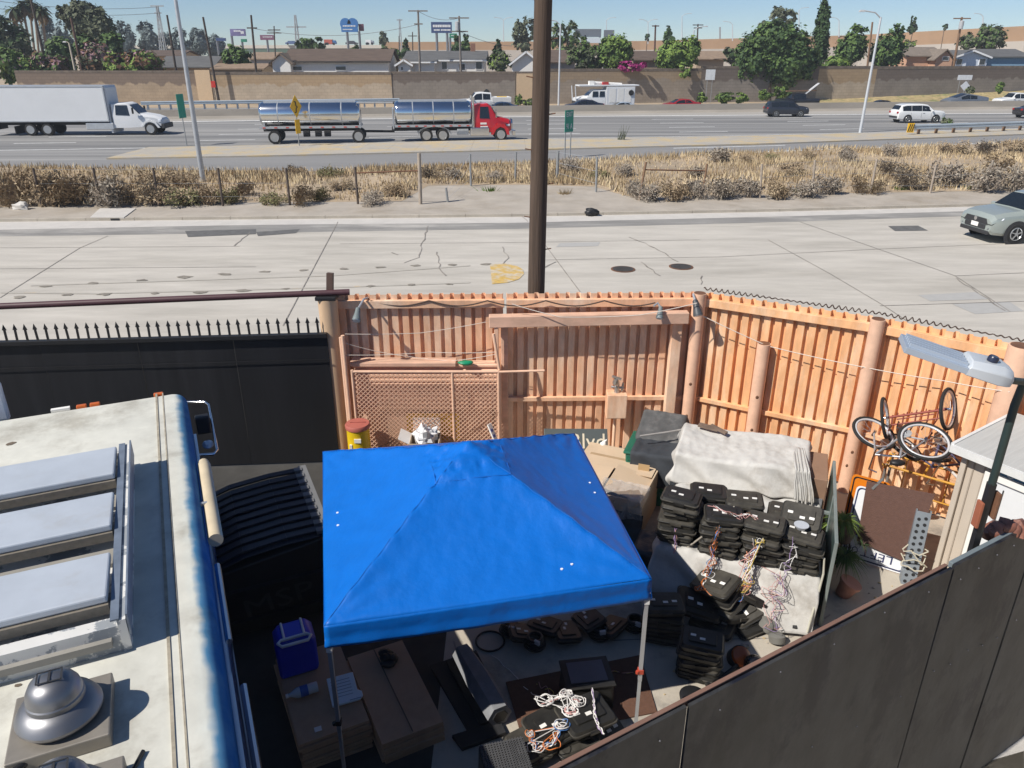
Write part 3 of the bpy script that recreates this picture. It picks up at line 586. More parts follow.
upole('far thin dark pole left of the two storey house', 399.5, 399, 36, 190, .13, M_pole)
upole('dark reddish pole with a cross arm behind the round trees right of centre', 654, 655.5, 25, 130, .16, mat('reddish_pole', (.12, .07, .055), .95, var=.3, scale=2), ((26, .55),))
upole('brown plain pole between the two dark leafy trees at right', 867, 872.5, 22, 124, .17, M_polep)
upole('leaning brown pole with a cross arm between the peach and blue houses', 953, 962, 17, 127, .2, M_polep, ((18.5, 1.3),), trans=(959.5, 25))
upole('far pole with a wide cross arm behind the light green tree', 696, 698, 24, 160, .16, M_pole, ((25, 1.0), (28, .8)))
# steel pylons
def pylon(label, xb, yb, xt, yt, Y, wd, arms):
    b = W(xb, yb, Y); top = W(xt, yt, Y); t = thing('steel_pylon', label, 'pylon', (b.x, Y, 0)); q = MB(); b = Vector((b.x, Y, 0)); n = 9
    for s, u in ((-1, -1), (1, -1), (1, 1), (-1, 1)): q.bar(b+Vector((s*wd, u*wd, 0)), top+Vector((s*wd*.2, u*wd*.2, 0)), .18, .18)
    for i in range(n):
        for u in (-1, 1):
            k0, k1 = i/n, (i+1)/n; w0, w1 = lerp(wd, .2*wd, k0), lerp(wd, .2*wd, k1); c0, c1 = b.lerp(top, k0), b.lerp(top, k1)
            q.bar(c0+Vector((-w0*u, -w0, 0)), c1+Vector((w1*u, -w1, 0)), .1, .1)
    obj('lattice', q, mat('pylon_steel', (.40, .42, .43), .5, metal=.4), t)
    for y, h in arms: c = W(lerp(xb, xt, (y-yb)/(yt-yb)), y, Y); q = MB(); q.bar(c-Vector((h, 0, 0)), c+Vector((h, 0, 0)), .25, .3); obj('crossarm', q, mat('pylon_steel', (.40, .42, .43), .5, metal=.4), t)
pylon('pale tapering steel pylon left of the tall silver light pole', 162.5, 51, 157, 6, 220, .9, ((6, 1.7), (13, .9)))
pylon('grey steel tower with arms left of the blue billboard', 298, 49, 295, 15, 220, .8, ((27, 2.6),))
pylon('thin dark lattice tower left of the tall grey cross arm pole', 400.5, 50, 399.5, 19, 260, .6, ((20, .9),))
def lamp(label, xb, yb, xt, yt, Y=None, reach=1.8, side=1, r=.1, name='street_lamp', m=None, head=True, twin=False):
    if Y is None: b = P(xb, yb); Y = b.y
    else: b = W(xb, yb, Y); b.z = max(0, b.z) if yb > 60 else b.z
    top = W(xt, yt, Y); t = thing(name, label, 'street lamp', b.to_tuple()); q = MB(); q.tube([b, top], [r*1.2, r*.75], 10); obj('pole', q, m or M_lamp, t, smooth=60)
    for s in ((side, -side) if twin else (side,)):
        if not head: break
        e = top+Vector((s*reach, 0, reach*.32)); q = MB(); q.tube([top-Vector((0, 0, .1)), top+Vector((s*reach*.35, 0, reach*.22)), e], r*.5, 6); obj('arm', q, m or M_lamp, t, smooth=60)
        q = MB(); q.box(e+Vector((s*reach*.12, 0, -.02)), (max(.5, reach*.3), .28, .16), top=(.8, .7)); obj('lamp_head', q, mat('lamp_head_grey', (.45, .46, .47), .5), t, bevel=.02)
    return t
lamp('tall silver light pole leaning left beside the box truck, its head out of frame', 204, 186, 175.5, 0, reach=2, side=1, r=.12, head=False, m=M_galv)
lamp('slim pale lamp pole just right of the big wooden pole', 558.5, 106, 560.5, 24, reach=1.6, side=-1, r=.12)
lamp('white street lamp with a curved arm in front of the light green tree', 689.5, 97, 694, 30, reach=1.7, side=1, r=.12)
lamp('tall white street lamp leaning right beside the freeway verge, arm to the left', 860, 133, 881, 17, reach=1.5, side=-1, r=.11)
lamp('short pale pole with a white floodlight among the oleanders at left', 75, 70, 69, 43, Y=114.5, reach=.5, side=-1, r=.13, m=mat('pale_pole', (.55, .48, .38), .8))
FL = 'lamps on the far elevated freeway'
for x, y, yb, s, lb, tw in ((606.5, 20, 44, 1, 'far freeway lamp above the dark road signs', 0), (648, 22, 44, 1, 'far freeway twin lamp left of the reddish pole', 1), (682, 16, 42, 1, 'far freeway lamp left of the nearer white street lamp', 0), (732.5, 24, 41, -1, 'far freeway lamp left of the large tree', 0), (799, 10, 38, 1, 'far freeway lamp left of the cypress', 0), (839, 20, 37, -1, 'far freeway lamp just right of the cypress', 0), (983, 16, 32, -1, 'far freeway lamp right of the leaning cross arm pole', 0), (503.5, 20, 42, 1, 'faint far twin lamp above the spire shaped conifer', 1)):
    q = lamp(lb, x, yb, x, y, Y=288, reach=2.6, side=s, r=.16, twin=tw); q['group'] = FL
q = MB()
p = W(720, 27, 300); e = W(720, 45, 300); q.bar(e, p, .5, .5); tag(obj('cell_tower', q, mat('pylon_steel', (.40, .42, .43), .5, metal=.4)), 'short grey mast on the skyline left of the large tree', 'mast')
# ------------------------------------------------------------------ billboards and far signs
def board(label, x0, x1, y0, y1, Y, legs, m, txt=(), name='billboard', legbase=52, cat='billboard', wave=False):
    a, c = W(x0, y0, Y), W(x1, y1, Y); t = thing(name, label, cat, ((a.x+c.x)/2, Y, 0)); q = MB()
    q.box(((a.x+c.x)/2, Y, (a.z+c.z)/2), (c.x-a.x, .5, a.z-c.z)); 
    if wave:
        for k in (.28, .72): q.lathe((lerp(a.x, c.x, k), Y, a.z), [(.01, -.24), (1.5, -.24), (1.5, .24), (.01, .24)], 16, M=Matrix.Rotation(R(90), 3, 'X'))
    obj('panel', q, m, t)
    if txt:
        q = MB()
        for (u0, u1, v, h) in txt:
            p0, p1 = W(u0, v, Y), W(u1, v, Y); s = 1/ppm(Y, p0.z); u = u0
            rr = random.Random(int(u0*7+v))
            while u < u1:
                wdt = rr.uniform(.7, 1.6); p = W(min(u1, u+wdt/2), v, Y); q.box((p.x, Y-.27, p.z), (wdt*s, .06, h*s)); u += wdt+.35
        obj('lettering', q, mat('sign_white', (.72, .74, .76), .6), t)
    for x in legs:
        b = W(x, y1, Y); q = MB(); q.tube([(b.x, Y+.1, 0), (b.x, Y+.1, b.z+.2)], .35, 8); obj('leg', q, mat('billboard_steel', (.16, .17, .19), .6), t)
    return t
M_bb = mat('billboard_blue', (.035, .16, .42), .5, var=.06); M_bn = mat('billboard_navy', (.03, .06, .17), .5, var=.1)
board('bright blue billboard with a scalloped top edge', 341, 358, 24, 32, 230, (347, 359), M_bb, ((343, 355, 26, 1.1), (343, 352, 29.5, .9)), wave=True)
board('small dark red panel joined to the right of the bright blue billboard', 358.5, 364, 24, 31, 231, (), mat('billboard_maroon', (.13, .04, .07), .5))
board('navy blue billboard with two rows of white lettering above the two storey house', 431, 452, 22, 33, 230, (436.5, 447), M_bn, ((433, 450, 26, 2.2), (434, 439, 30, 1.4), (441, 450, 30, 1.4)))
board('purple billboard left of the dark pole with a short arm', 230, 246, 29, 36, 240, (231.5,), mat('billboard_violet', (.16, .14, .30), .5, var=.3, scale=.6), ((234, 240, 31, 1.2), (241, 244, 32.5, 2.5)))
board('far reddish purple billboard at the skyline left of the small cross arm pole', 260, 274, 35, 40, 260, (267,), mat('billboard_mauve', (.20, .08, .14), .5, var=.2), ((263, 272, 37, .8),))
board('dark back of a road sign gantry panel, larger of the two', 576, 601, 29, 37, 285, (578, 600), mat('gantry_back', (.13, .15, .18), .6), name='road_sign', cat='road sign')
board('dark back of a road sign gantry panel, smaller of the two', 604, 614, 30, 37, 285, (605,), mat('gantry_back', (.13, .15, .18), .6), name='road_sign', cat='road sign')
board('far green freeway sign beside the cypress behind the white house', 449.5, 457, 33.5, 38, 240, (450,), mat('sign_green', (.01, .20, .12), .5), ((451, 456, 35.5, .7),), name='road_sign', cat='road sign')
board('far green freeway sign under the purple billboard', 241, 247, 39, 42, 250, (242,), mat('sign_green', (.01, .20, .12), .5), name='road_sign', cat='road sign')
board('far dark blue sign panel above the viaduct left of the purple billboard', 216, 226, 38, 41, 250, (217,), M_bn, name='road_sign', cat='road sign')
board('pale blue road sign on the far freeway under the dark gantry panel', 568, 601, 37.5, 43, 284, (570,), mat('pale_sign', (.55, .62, .68), .6), name='road_sign', cat='road sign')
# far vehicles on the viaduct
def farbox(label, x0, x1, y0, y1, Y, c1, c2=None, name='far_truck'):
    a, c = W(x0, y0, Y), W(x1, y1, Y); h = a.z-c.z; L = c.x-a.x; t = thing(name, label, 'truck', ((a.x+c.x)/2, Y, c.z)); q = MB(); q.box((a.x+L*.36, Y, c.z+h*.57), (L*.7, 2.4, h*.86)); obj('box', q, mat('far_'+c1[0], c1[1], .5), t, bevel=.05)
    q = MB(); q.prism([(a.x+L*.74, c.z+.4), (c.x, c.z+.4), (c.x, c.z+h*.5), (c.x-L*.07, c.z+h*.85), (a.x+L*.74, c.z+h*.85)], Y-1.1, Y+1.1, f=lambda u, v, w: (u, w, v)); obj('cab', q, mat('far_'+c2[0], c2[1], .5), t)
    for u in (.15, .3, .85): q = MB(); q.lathe((a.x+L*u, Y-1.2, c.z+.45), [(.45, 0), (.45, .3)], 10, M=Matrix.Rotation(R(90), 3, 'X')); obj('wheel', q, M_black, t)
farbox('far truck with a red box and blue cab on the viaduct', 324.5, 336.5, 39.5, 45.2, 309, ('red', (.45, .10, .06)), ('blue', (.05, .16, .38)))
farbox('far white truck on the viaduct right of the bright blue billboard', 366, 374, 40, 45, 307, ('white', (.75, .75, .75)), ('grey', (.35, .37, .42)))
def farcar(label, x, y, Y, col):
    p = W(x, y, Y); t = thing('far_car', label, 'car', p.to_tuple()); q = MB(); q.prism([(-2.2, .3), (2.2, .3), (2.2, .75), (1.3, .9), (.8, 1.4), (-1, 1.4), (-1.7, .9), (-2.2, .85)], -.85, .85, f=lambda u, v, w: (p.x+u, p.y+w, p.z+v)); obj('body', q, mat('far_'+col[0], col[1], .4), t)
    for u in (-1.3, 1.3): q = MB(); q.lathe((p.x+u, Y-.8, p.z+.33), [(.33, 0), (.33, .2)], 10, M=Matrix.Rotation(R(90), 3, 'X')); obj('wheel', q, M_black, t)
farcar('tiny blue far car on the viaduct left of the grey steel tower', 292, 45, 309, ('carblue', (.10, .15, .30)))
farcar('tiny dark far car on the viaduct between the two billboard legs', 352, 45, 308, ('dark', (.05, .05, .06)))
# overhead lines
def cable(label, a, b, sag, r=.02, m=None, n=14, cat='cable', name='power_line'):
    q = MB(); a, b = Vector(a), Vector(b); q.tube([a.lerp(b, i/n)-Vector((0, 0, 4*sag*(i/n)*(1-i/n))) for i in range(n+1)], r, 5); return tag(obj(name, q, m or mat('cable_grey', (.18, .18, .19), .6)), label, cat)
cable('upper far power line running to the steel pylon', W(-60, -8, 180), W(157, 7, 220), 1.5, .05)
cable('lower far power line running to the pylon arm', W(-60, 0, 180), W(158, 13, 220), 1.5, .05)
cable('power line from the tall grey pole to the cross arm pole by the cypresses', W(418, 11, 118), W(459, 18, 118), .6, .03)
cable('power line sloping from the cross arm pole by the cypresses towards the big wooden pole', W(459, 31, 118), W(512, 46, 125), .4, .03)
cable('power line from the dark pole with a short arm towards the grey steel tower', W(251, 28, 116), W(420, 24, 118), 1.2, .03)
# ------------------------------------------------------------------ vehicles
M_tyre = mat('tyre_rubber', (.018, .018, .018), .85, var=.1); M_rim = mat('alloy_rim', (.48, .49, .50), .3, metal=.7, var=.05); M_glass = mat('tinted_glass', (.012, .016, .02), .06, var=.02, spec=.9)
M_clad = mat('dark_cladding', (.03, .03, .032), .6, var=.1); M_hl = mat('headlight_lens', (.7, .74, .8), .1, var=.02); M_tl = mat('tail_light', (.35, .01, .015), .2, var=.02); M_chrome = mat('chrome', (.72, .72, .72), .15, metal=1, var=.03)
def paint(n, c, metal=.0, rough=.3): return mat('paint_'+n, c, rough, metal=metal, var=.02, coat=.6)
RX = Matrix.Rotation(R(90), 3, 'X')
def wheel(t, x, y, r, wd=.22, side=1, rim=None, spokes=True):
    q = MB(); q.lathe((x, y-wd/2 if 1 else y, r), [(r*.55, 0.0), (r*.93, 0), (r, wd*.15), (r, wd*.85), (r*.93, wd), (r*.55, wd)], 24, M=Matrix.Rotation(R(-90), 3, 'X'))
    w_ = obj('wheel', q, M_tyre, t, world=False, smooth=40); q = MB(); yo = y+side*wd/2
    q.tube([(x+math.cos(6.2832*k/24)*r*.62, yo+side*.004, r+math.sin(6.2832*k/24)*r*.62) for k in range(24)], r*.05, 6, closed=True)
    q.lathe((x, yo+side*.008, r), [(r*.16, -.02), (r*.16, .02)], 12, M=RX)
    if spokes:
        for k in range(5):
            a = 6.283*k/5+.3; q.bar((x, yo+side*.006, r), (x+math.cos(a)*r*.6, yo+side*.006, r+math.sin(a)*r*.6), .03, r*.17, up=(0, 1, 0))
    else: q.lathe((x, yo+side*.006, r), [(r*.6, -.015), (r*.6, .015)], 20, M=RX)
    obj('rim', q, rim or M_rim, w_, world=False, smooth=40); return w_
KIND = {
 'suv': dict(st=[(-2.35, .48, .92, .98, .80, .70), (-2.28, .34, 1.0, 1.12, .90, .76), (-2.0, .28, 1.04, 1.58, .93, .66), (-1.6, .26, 1.04, 1.68, .93, .68), (0, .25, 1.01, 1.70, .93, .68), (.55, .25, 1.0, 1.63, .93, .66), (1.18, .26, 1.02, 1.15, .93, .80), (1.9, .28, .98, 1.09, .92, .79), (2.24, .32, .90, 1.01, .89, .76), (2.36, .40, .76, .86, .82, .70)],
             win=[(-1.95, -1.12), (-1.08, -.09), (-.05, .80)], ws=(.60, 1.15), rw=(-2.25, -2.03), wh=(-1.38, 1.40), r=.36),
 'sedan': dict(st=[(-2.35, .48, .86, .92, .78, .68), (-2.25, .32, .92, 1.00, .87, .74), (-1.7, .26, .95, 1.06, .90, .74), (-.95, .24, .94, 1.36, .90, .60), (-.2, .24, .92, 1.43, .90, .60), (.35, .24, .92, 1.36, .90, .60), (1.15, .25, .90, .98, .90, .76), (1.9, .28, .80, .88, .88, .72), (2.25, .32, .68, .74, .82, .66), (2.36, .42, .58, .62, .72, .58)],
             win=[(-1.3, -.42), (-.34, .72)], ws=(.40, 1.12), rw=(-1.65, -1.0), wh=(-1.38, 1.42), r=.33),
 'pickup': dict(st=[(-2.9, .55, .98, 1.05, .90, .84), (-2.85, .45, 1.08, 1.16, .97, .90), (-.9, .42, 1.08, 1.16, .98, .90), (-.84, .42, 1.10, 1.82, .98, .70), (.2, .40, 1.10, 1.90, .98, .72), (.7, .40, 1.10, 1.84, .98, .70), (1.3, .40, 1.10, 1.24, .98, .86), (2.3, .42, 1.04, 1.18, .98, .84), (2.75, .44, .98, 1.10, .95, .80), (2.85, .50, .90, .98, .88, .76)],
             win=[(-.74, .02), (.1, .92)], ws=(.74, 1.27), rw=None, wh=(-1.85, 1.85), r=.40, bed=(-2.75, -.95)),
 'wedge': dict(st=[(-2.85, .62, 1.02, 1.30, .95, .88), (-2.75, .5, 1.05, 1.34, 1.0, .88), (-1.0, .42, 1.06, 1.62, 1.0, .80), (.15, .40, 1.06, 1.80, 1.0, .72), (1.55, .42, 1.04, 1.34, 1.0, .82), (2.6, .48, .96, 1.06, .96, .86), (2.84, .55, .84, .95, .90, .84)],
             win=[(-1.15, -.2), (-.14, 1.1)], ws=(.25, 1.75), rw=None, wh=(-1.85, 1.8), r=.42)}
def secpts(s):
    x, zb, zs, zt, wb, wt = s
    h = [(0, zb), (wb*.86, zb), (wb*.97, zb+.10), (wb, zb+.3), (wb, zs-.10), (wb*.975, zs), (wt+.02, zt-.07), (wt-.07, zt), (0, zt+.02)]
    return [Vector((x, y, z)) for y, z in h]+[Vector((x, -y, z)) for y, z in h[-2:0:-1]]
def car(label, cat, loc, rz, kind, pm, name='parked_car', sc=1., group=None, cladding=False, plate=True, parts=True):
    k = KIND[kind]; st = k['st']; t = thing(name, label, cat, loc, rz, group); t.scale = (sc, sc, sc)
    def S(x): return [interp([(s[0], s[i]) for s in st], x) for i in range(1, 6)]
    q = MB()
    xs = sorted(set([s[0] for s in st])); q.loft([secpts([x]+S(x)) for x in xs]); body = obj('body', q, pm, t, world=False, smooth=28 if kind != 'wedge' else 8)
    def side(x, f, sg, o=.008):
        zb, zs, zt, wb, wt = S(x); return Vector((x, sg*(lerp(wb*.975, wt+.02, f)+o), lerp(zs, zt-.07, f)))
    for sg in (1, -1):
        for (a, b) in k['win']:
            q = MB()
            def fn(u, v, a=a, b=b, sg=sg): return side(lerp(a, b, u), .10+.80*v, sg)
            q.grid(fn, 6, 1); obj('side_window', q, M_glass, t, world=False, solid=.006)
    def top(x, f, o=.012): zb, zs, zt, wb, wt = S(x); return Vector((x, f*(wt-.03), zt+.02*(1-abs(f))+o))
    a, b = k['ws']; q = MB(); q.grid(lambda u, v: top(lerp(a, b, v), (2*u-1)*.97, .014), 4, 4); obj('windshield', q, M_glass, t, world=False, solid=.006)
    q = MB()
    for sg in (1, -1):
        for xd in [w_[0]-.04 for w_ in k['win'][1 if len(k['win']) > 2 else 0:]]+[k['win'][-1][1]+.10]:
            zb, zs, zt, wb, wt = S(xd); q.box((xd, sg*(wb+.002), (zb+zs)/2+.08), (.014, .008, zs-zb-.35))
        xh = k['win'][-1][0]+.18; zb, zs, zt, wb, wt = S(xh); q.box((xh, sg*(wb+.012), zs-.13), (.18, .02, .03))
    obj('door_seams', q, M_clad, body, world=False)
    if k['rw']:
        a2, b2 = k['rw']; q = MB(); q.grid(lambda u, v: top(lerp(a2, b2, v), (2*u-1)*.9, .02)+Vector((-.012, 0, 0)), 4, 3); obj('rear_window', q, M_glass, t, world=False, solid=.006)
    if k.get('bed'):
        a3, b3 = k['bed']; q = MB(); zb, zs, zt, wb, wt = S((a3+b3)/2); q.box(((a3+b3)/2, 0, zt+.025), (b3-a3, 1.5, .02)); obj('bed', q, M_clad, t, world=False)
    r = k['r']; fr = st[-1]; bk = st[0]
    for x in k['wh']:
        zb, zs, zt, wb, wt = S(x)
        for sg in (1, -1):
            q = MB(); ro = r+(.11 if cladding else .06); q.lathe((x, sg*(wb+.004), r), [(ro, -.006), (ro, .006)], 28, M=RX)
            obj('wheel_arch', q, M_clad, t, world=False); wheel(t, x, sg*(wb-.085), r, side=sg)
    if parts:
        for sg in (1, -1):
            xf = fr[0]-.12; zb, zs, zt, wb, wt = S(xf)
            q = MB(); q.add([(fr[0]-.02, sg*fr[4]*.58, fr[2]+.02), (fr[0]-.04, sg*fr[4]*.98, fr[2]+.0), (xf-.22, sg*(wb+.03), zs-.03), (xf-.26, sg*(wb+.015), zs+.03), (fr[0]-.07, sg*fr[4]*.94, fr[2]+.08), (fr[0]-.05, sg*fr[4]*.6, fr[2]+.09)], [(0, 1, 4, 5), (1, 2, 3, 4)])
            obj('headlight', q, M_hl, t, world=False, solid=.02)
            q = MB(); q.box((bk[0]+.03, sg*bk[4]*.86, bk[2]+.02), (.12, .26, .18)); obj('tail_light', q, M_tl, t, world=False, bevel=.02)
            q = MB(); mx_ = k['ws'][1]-.22; zb, zs, zt, wb, wt = S(mx_); q.box((mx_, sg*(wb+.10), zs+.10), (.12, .2, .15)); obj('mirror', q, pm, t, world=False, bevel=.03)
        q = MB(); q.box((fr[0]-.0, 0, fr[1]+.16), (.06, fr[4]*1.3, .16)); obj('grille', q, M_clad, t, world=False, bevel=.02)
        q = MB(); q.box((fr[0]-.03, 0, fr[1]-.02), (.12, fr[4]*1.8, .14)); q2 = obj('bumper', q, M_clad if cladding else pm, t, world=False, bevel=.03)
        q = MB(); q.box((bk[0]+.01, 0, bk[1]+.06), (.1, bk[4]*1.8, .16)); obj('bumper', q, M_clad, t, world=False, bevel=.03)
    return t
def heading(E, x): return math.atan2(interp(E, x+1)-interp(E, x-1), 2)
# suv coming along the street in the foreground
p = P(1041, 241); hd = math.pi+R(8)
rv = car('pale sage green suv with black trim driving left on the near street', 'car', (p.x-.1, p.y+.6, .01), hd, 'suv', paint('sage', (.33, .37, .345), .2), name='suv', sc=1.02, cladding=True)
q = MB(); q.box((2.37, 0, .60), (.05, .36, .15)); obj('licence_plate', q, M_white, rv, world=False)
q = MB(); q.prism([(-.62, .66), (.62, .66), (.5, .86), (-.5, .86)], 2.33, 2.385, f=lambda u, v, w_: (w_, u, v)); obj('grille', q, M_clad, rv, world=False)
q = MB(); q.lathe((2.395, 0, .80), [(.075, -.01), (.075, .01)], 16, M=Matrix.Rotation(R(90), 3, 'Y')); obj('badge', q, M_chrome, rv, world=False)
for sg in (1, -1): q = MB(); q.lathe((2.33, sg*.68, .52), [(.07, -.02), (.05, .03)], 12, M=Matrix.Rotation(R(90), 3, 'Y')); obj('fog_lamp', q, M_hl, rv, world=False)
for sg in (1, -1): q = MB(); q.box((0, sg*.945, .33), (2.2, .03, .18)); obj('sill', q, M_clad, rv, world=False, bevel=.01)
def at(px, py, E=None, z=.035): v = P(px, py); return (v.x, v.y, z)
pb = P(788, 117.5); car('dark charcoal suv on the near freeway lanes in front of the black pickup', 'car', (pb.x, pb.y+1, .04), heading(E_wl, pb.x)-.06, 'suv', paint('charcoal', (.035, .04, .055), .4), name='moving_car', sc=.98)
pb = P(920, 123.5); car('white suv on the near freeway lanes behind the yellow striped guardrail end', 'car', (pb.x, pb.y+1, .04), heading(E_wl, pb.x), 'suv', paint('white', (.74, .74, .73)), name='moving_car', sc=1.06)
pb = P(1032, 118); car('rear of a dark car cut off by the right edge on the near freeway lanes', 'car', (pb.x+.4, pb.y, .04), heading(E_wl, pb.x), 'sedan', paint('black', (.015, .015, .02)), name='moving_car')
def far(px, dY=3.2): # lane beyond the barrier
    x = W(px, 105, 100).x
    for _ in range(6): Y = interp(E_bar, x)+dY; x = W(px, 105, Y).x
    return (x, Y, .04)
def fc(label, cat, px, kind, pm, dY, face, **k):
    l = far(px, dY); return car(label, cat, l, heading(E_bar, l[0])+(math.pi if face < 0 else 0), kind, pm, **k)
fc('red sedan beyond the barrier below the blank sign', 'car', 680, 'sedan', paint('red', (.32, .012, .02)), 2.6, -1, name='moving_car', sc=1.0)
fc('dark navy sedan in front of the white utility truck', 'car', 583, 'sedan', paint('navy', (.015, .02, .04)), 2.6, -1, name='moving_car', sc=1.02)
fc('pale silver blue car at the tail of the white utility truck', 'car', 621, 'sedan', paint('silverblue', (.45, .52, .60), .3), 2.4, -1, name='moving_car', sc=.82)
fc('dark blue sedan in front of the white service pickup, above the red tanker cab', 'car', 500, 'sedan', paint('blue', (.02, .045, .10)), 2.6, -1, name='moving_car', sc=.9)
fc('roof of a dark car just showing over the barrier left of the leaning white lamp', 'car', 880, 'sedan', paint('black', (.015, .015, .02)), 1.6, -1, name='moving_car', sc=.78)
fc('angular silver pickup with flat wedge shaped panels', 'pickup truck', 963, 'wedge', mat('bare_steel', (.36, .38, .40), .32, metal=.7, var=.03), 2.8, -1, name='pickup_truck', sc=.98, parts=False)
fc('white pickup at the right edge beyond the barrier', 'pickup truck', 1014, 'pickup', paint('white', (.74, .74, .73)), 3.0, -1, name='pickup_truck', sc=.95)
bp_ = fc('black pickup carrying a white ladder under the large tree', 'pickup truck', 796, 'pickup', paint('black', (.015, .015, .02)), 6.5, -1, name='pickup_truck', sc=.95)
l = bp_.location; q = MB(); q.bar((l.x-1.5, l.y, 2.05), (l.x+2.6, l.y+.7, 2.1), .4, .12); tag(obj('brown_beam', q, M_polep), 'long brown beam lying across the top of the black pickup', 'beam')
q = MB()
for s in (-.2, .2): q.bar((l.x+.5, l.y+.4+s, 1.2), (l.x+2.7, l.y+.4+s, 3.0), .08, .1)
for i in range(8): k = i/8; q.bar((l.x+.5+2.2*k, l.y+.2, 1.2+1.8*k), (l.x+.5+2.2*k, l.y+.6, 1.2+1.8*k), .05, .05)
tag(obj('ladder', q, M_trim), 'white ladder sticking up out of the black pickup bed', 'ladder')
# white service pickup left of the big pole
sp_ = fc('white service pickup with a utility bed behind the dark blue sedan', 'pickup truck', 482, 'pickup', paint('white', (.74, .74, .73)), 6.2, -1, name='pickup_truck', sc=1.18)
q = MB(); q.box((-1.9, 0, 1.15), (2.0, 2.0, .5)); obj('utility_bed', q, M_white, sp_, world=False, bevel=.02)
q = MB(); q.box((-2.1, 0, 1.46), (1.2, .9, .12)); tag(obj('yellow_boards', q, mat('yellow_foam', (.65, .42, .05), .6), origin=None, world=True), 'x', 'x'); y_ = bpy.data.objects['yellow_boards']; y_.location = (sp_.location.x+2.4, sp_.location.y+.1, 1.62); tag(y_, 'yellow boards lying on the bed of the white service pickup', 'boards')
q = MB(); q.prism([(-.6, 0), (.6, 0), (.35, .85), (0, 1.05), (-.3, .8)], -.3, .3, f=lambda u, v, w_: (u, w_, v)); o = obj('equipment_bag', q, M_black); o.location = (sp_.location.x+.55, sp_.location.y, 1.55); tag(o, 'black and yellow peaked equipment behind the cab of the white service pickup', 'equipment')

# white box truck
M_tw = mat('truck_white', (.70, .71, .72), .45, var=.04, scale=.5); M_frame = mat('truck_frame', (.02, .02, .022), .7)
pL = P(0, 137.5); pR = P(163, 135.5); hd = math.atan2(pR.y-pL.y, pR.x-pL.x)*.5; 
t = thing('box_truck', 'long white box truck with a short nosed cab at the left edge of the freeway', 'truck', (pR.x, pR.y+1.2, .04), hd)
def lo(name, q, m, **k): return obj(name, q, m, t, world=False, **k)
q = MB(); q.box((-9.3, 0, 2.55), (9.9, 2.5, 2.75)); bx_ = lo('box', q, M_tw, bevel=.04)
q = MB()
for z in (1.17, 3.93): q.box((-9.3, 0, z), (9.95, 2.56, .1))
for x in (-14.25, -4.36): q.box((x, 0, 2.55), (.1, 2.56, 2.7))
obj('box_trim', q, M_galv, bx_, world=False)
q = MB(); q.prism([(-4.35, 0), (-4.2, 0), (-4.2, 3.6), (-4.35, 3.8)], -1.1, 1.1, f=lambda u, v, w_: (u, w_, v+.2)); lo('bulkhead', q, M_tw)
q = MB(); q.box((-7.5, 0, .95), (13.5, .9, .28)); lo('chassis', q, M_frame)
def csec(x, zb, zm, zt, wb, wt): return [Vector((x, y, z)) for y, z in ((-wb, zb), (wb, zb), (wb, zm), (wt, zt-.08), (wt-.12, zt), (-wt+.12, zt), (-wt, zt-.08), (-wb, zm))]
q = MB(); q.loft([csec(-4.05, .6, 1.6, 2.55, 1.12, 1.0), csec(-2.9, .6, 1.6, 2.62, 1.12, .98), csec(-2.55, .62, 1.6, 2.5, 1.12, .95), csec(-1.85, .65, 1.55, 1.75, 1.1, .95), csec(-.7, .7, 1.4, 1.58, 1.0, .8), csec(-.12, .75, 1.2, 1.38, .9, .7), csec(0, .8, 1.1, 1.2, .8, .65)]); lo('cab', q, M_tw, smooth=30)
for sg in (1, -1):
    q = MB(); q.add([(-3.75, sg*1.13, 1.65), (-2.6, sg*1.13, 1.6), (-2.75, sg*1.0, 2.42), (-3.7, sg*1.0, 2.42)], [(0, 1, 2, 3)]); lo('side_window', q, M_glass, solid=.03)
    q = MB(); q.prism([(.2, .5), (.5, .95), (1.0, 1.15), (1.5, 1.0), (1.75, .6), (1.6, .6), (1.35, .9), (1., 1.0), (.6, .85), (.4, .5)], 1.0, 1.18, f=lambda u, v, w_: (-u, sg*w_, v+.1)); lo('fender', q, M_tw)
    q = MB(); q.box((-.25, sg*.82, 1.15), (.25, .3, .22)); lo('headlight', q, M_hl, bevel=.03)
    q = MB(); q.box((-2.2, sg*1.35, 2.0), (.12, .2, .5)); lo('mirror', q, M_frame, bevel=.03)
    q = MB(); q.box((-5.2, sg*1.0, .75), (2.3, .45, .55)); lo('side_tank', q, M_galv, bevel=.05)
    wheel(t, -1.05, sg*1.0, .5, .28, sg, spokes=False)
    for x in (-9.6, -11.0): wheel(t, x, sg*1.02, .5, .4, sg, spokes=False)
q = MB(); q.add([(-2.52, .9, 2.45), (-2.52, -.9, 2.45), (-1.87, -1.0, 1.78), (-1.87, 1.0, 1.78)], [(0, 1, 2, 3)]); lo('windshield', q, M_glass, solid=.04)
q = MB(); q.box((.02, 0, .72), (.3, 2.1, .4)); lo('bumper', q, M_clad, bevel=.04)
q = MB(); q.box((-12.3, 0, .45), (.06, 2.3, .65)); lo('mudflap', q, M_frame)
q = MB(); q.box((-14.2, 0, .7), (.3, 2.3, .5)); lo('lift_gate', q, M_frame)
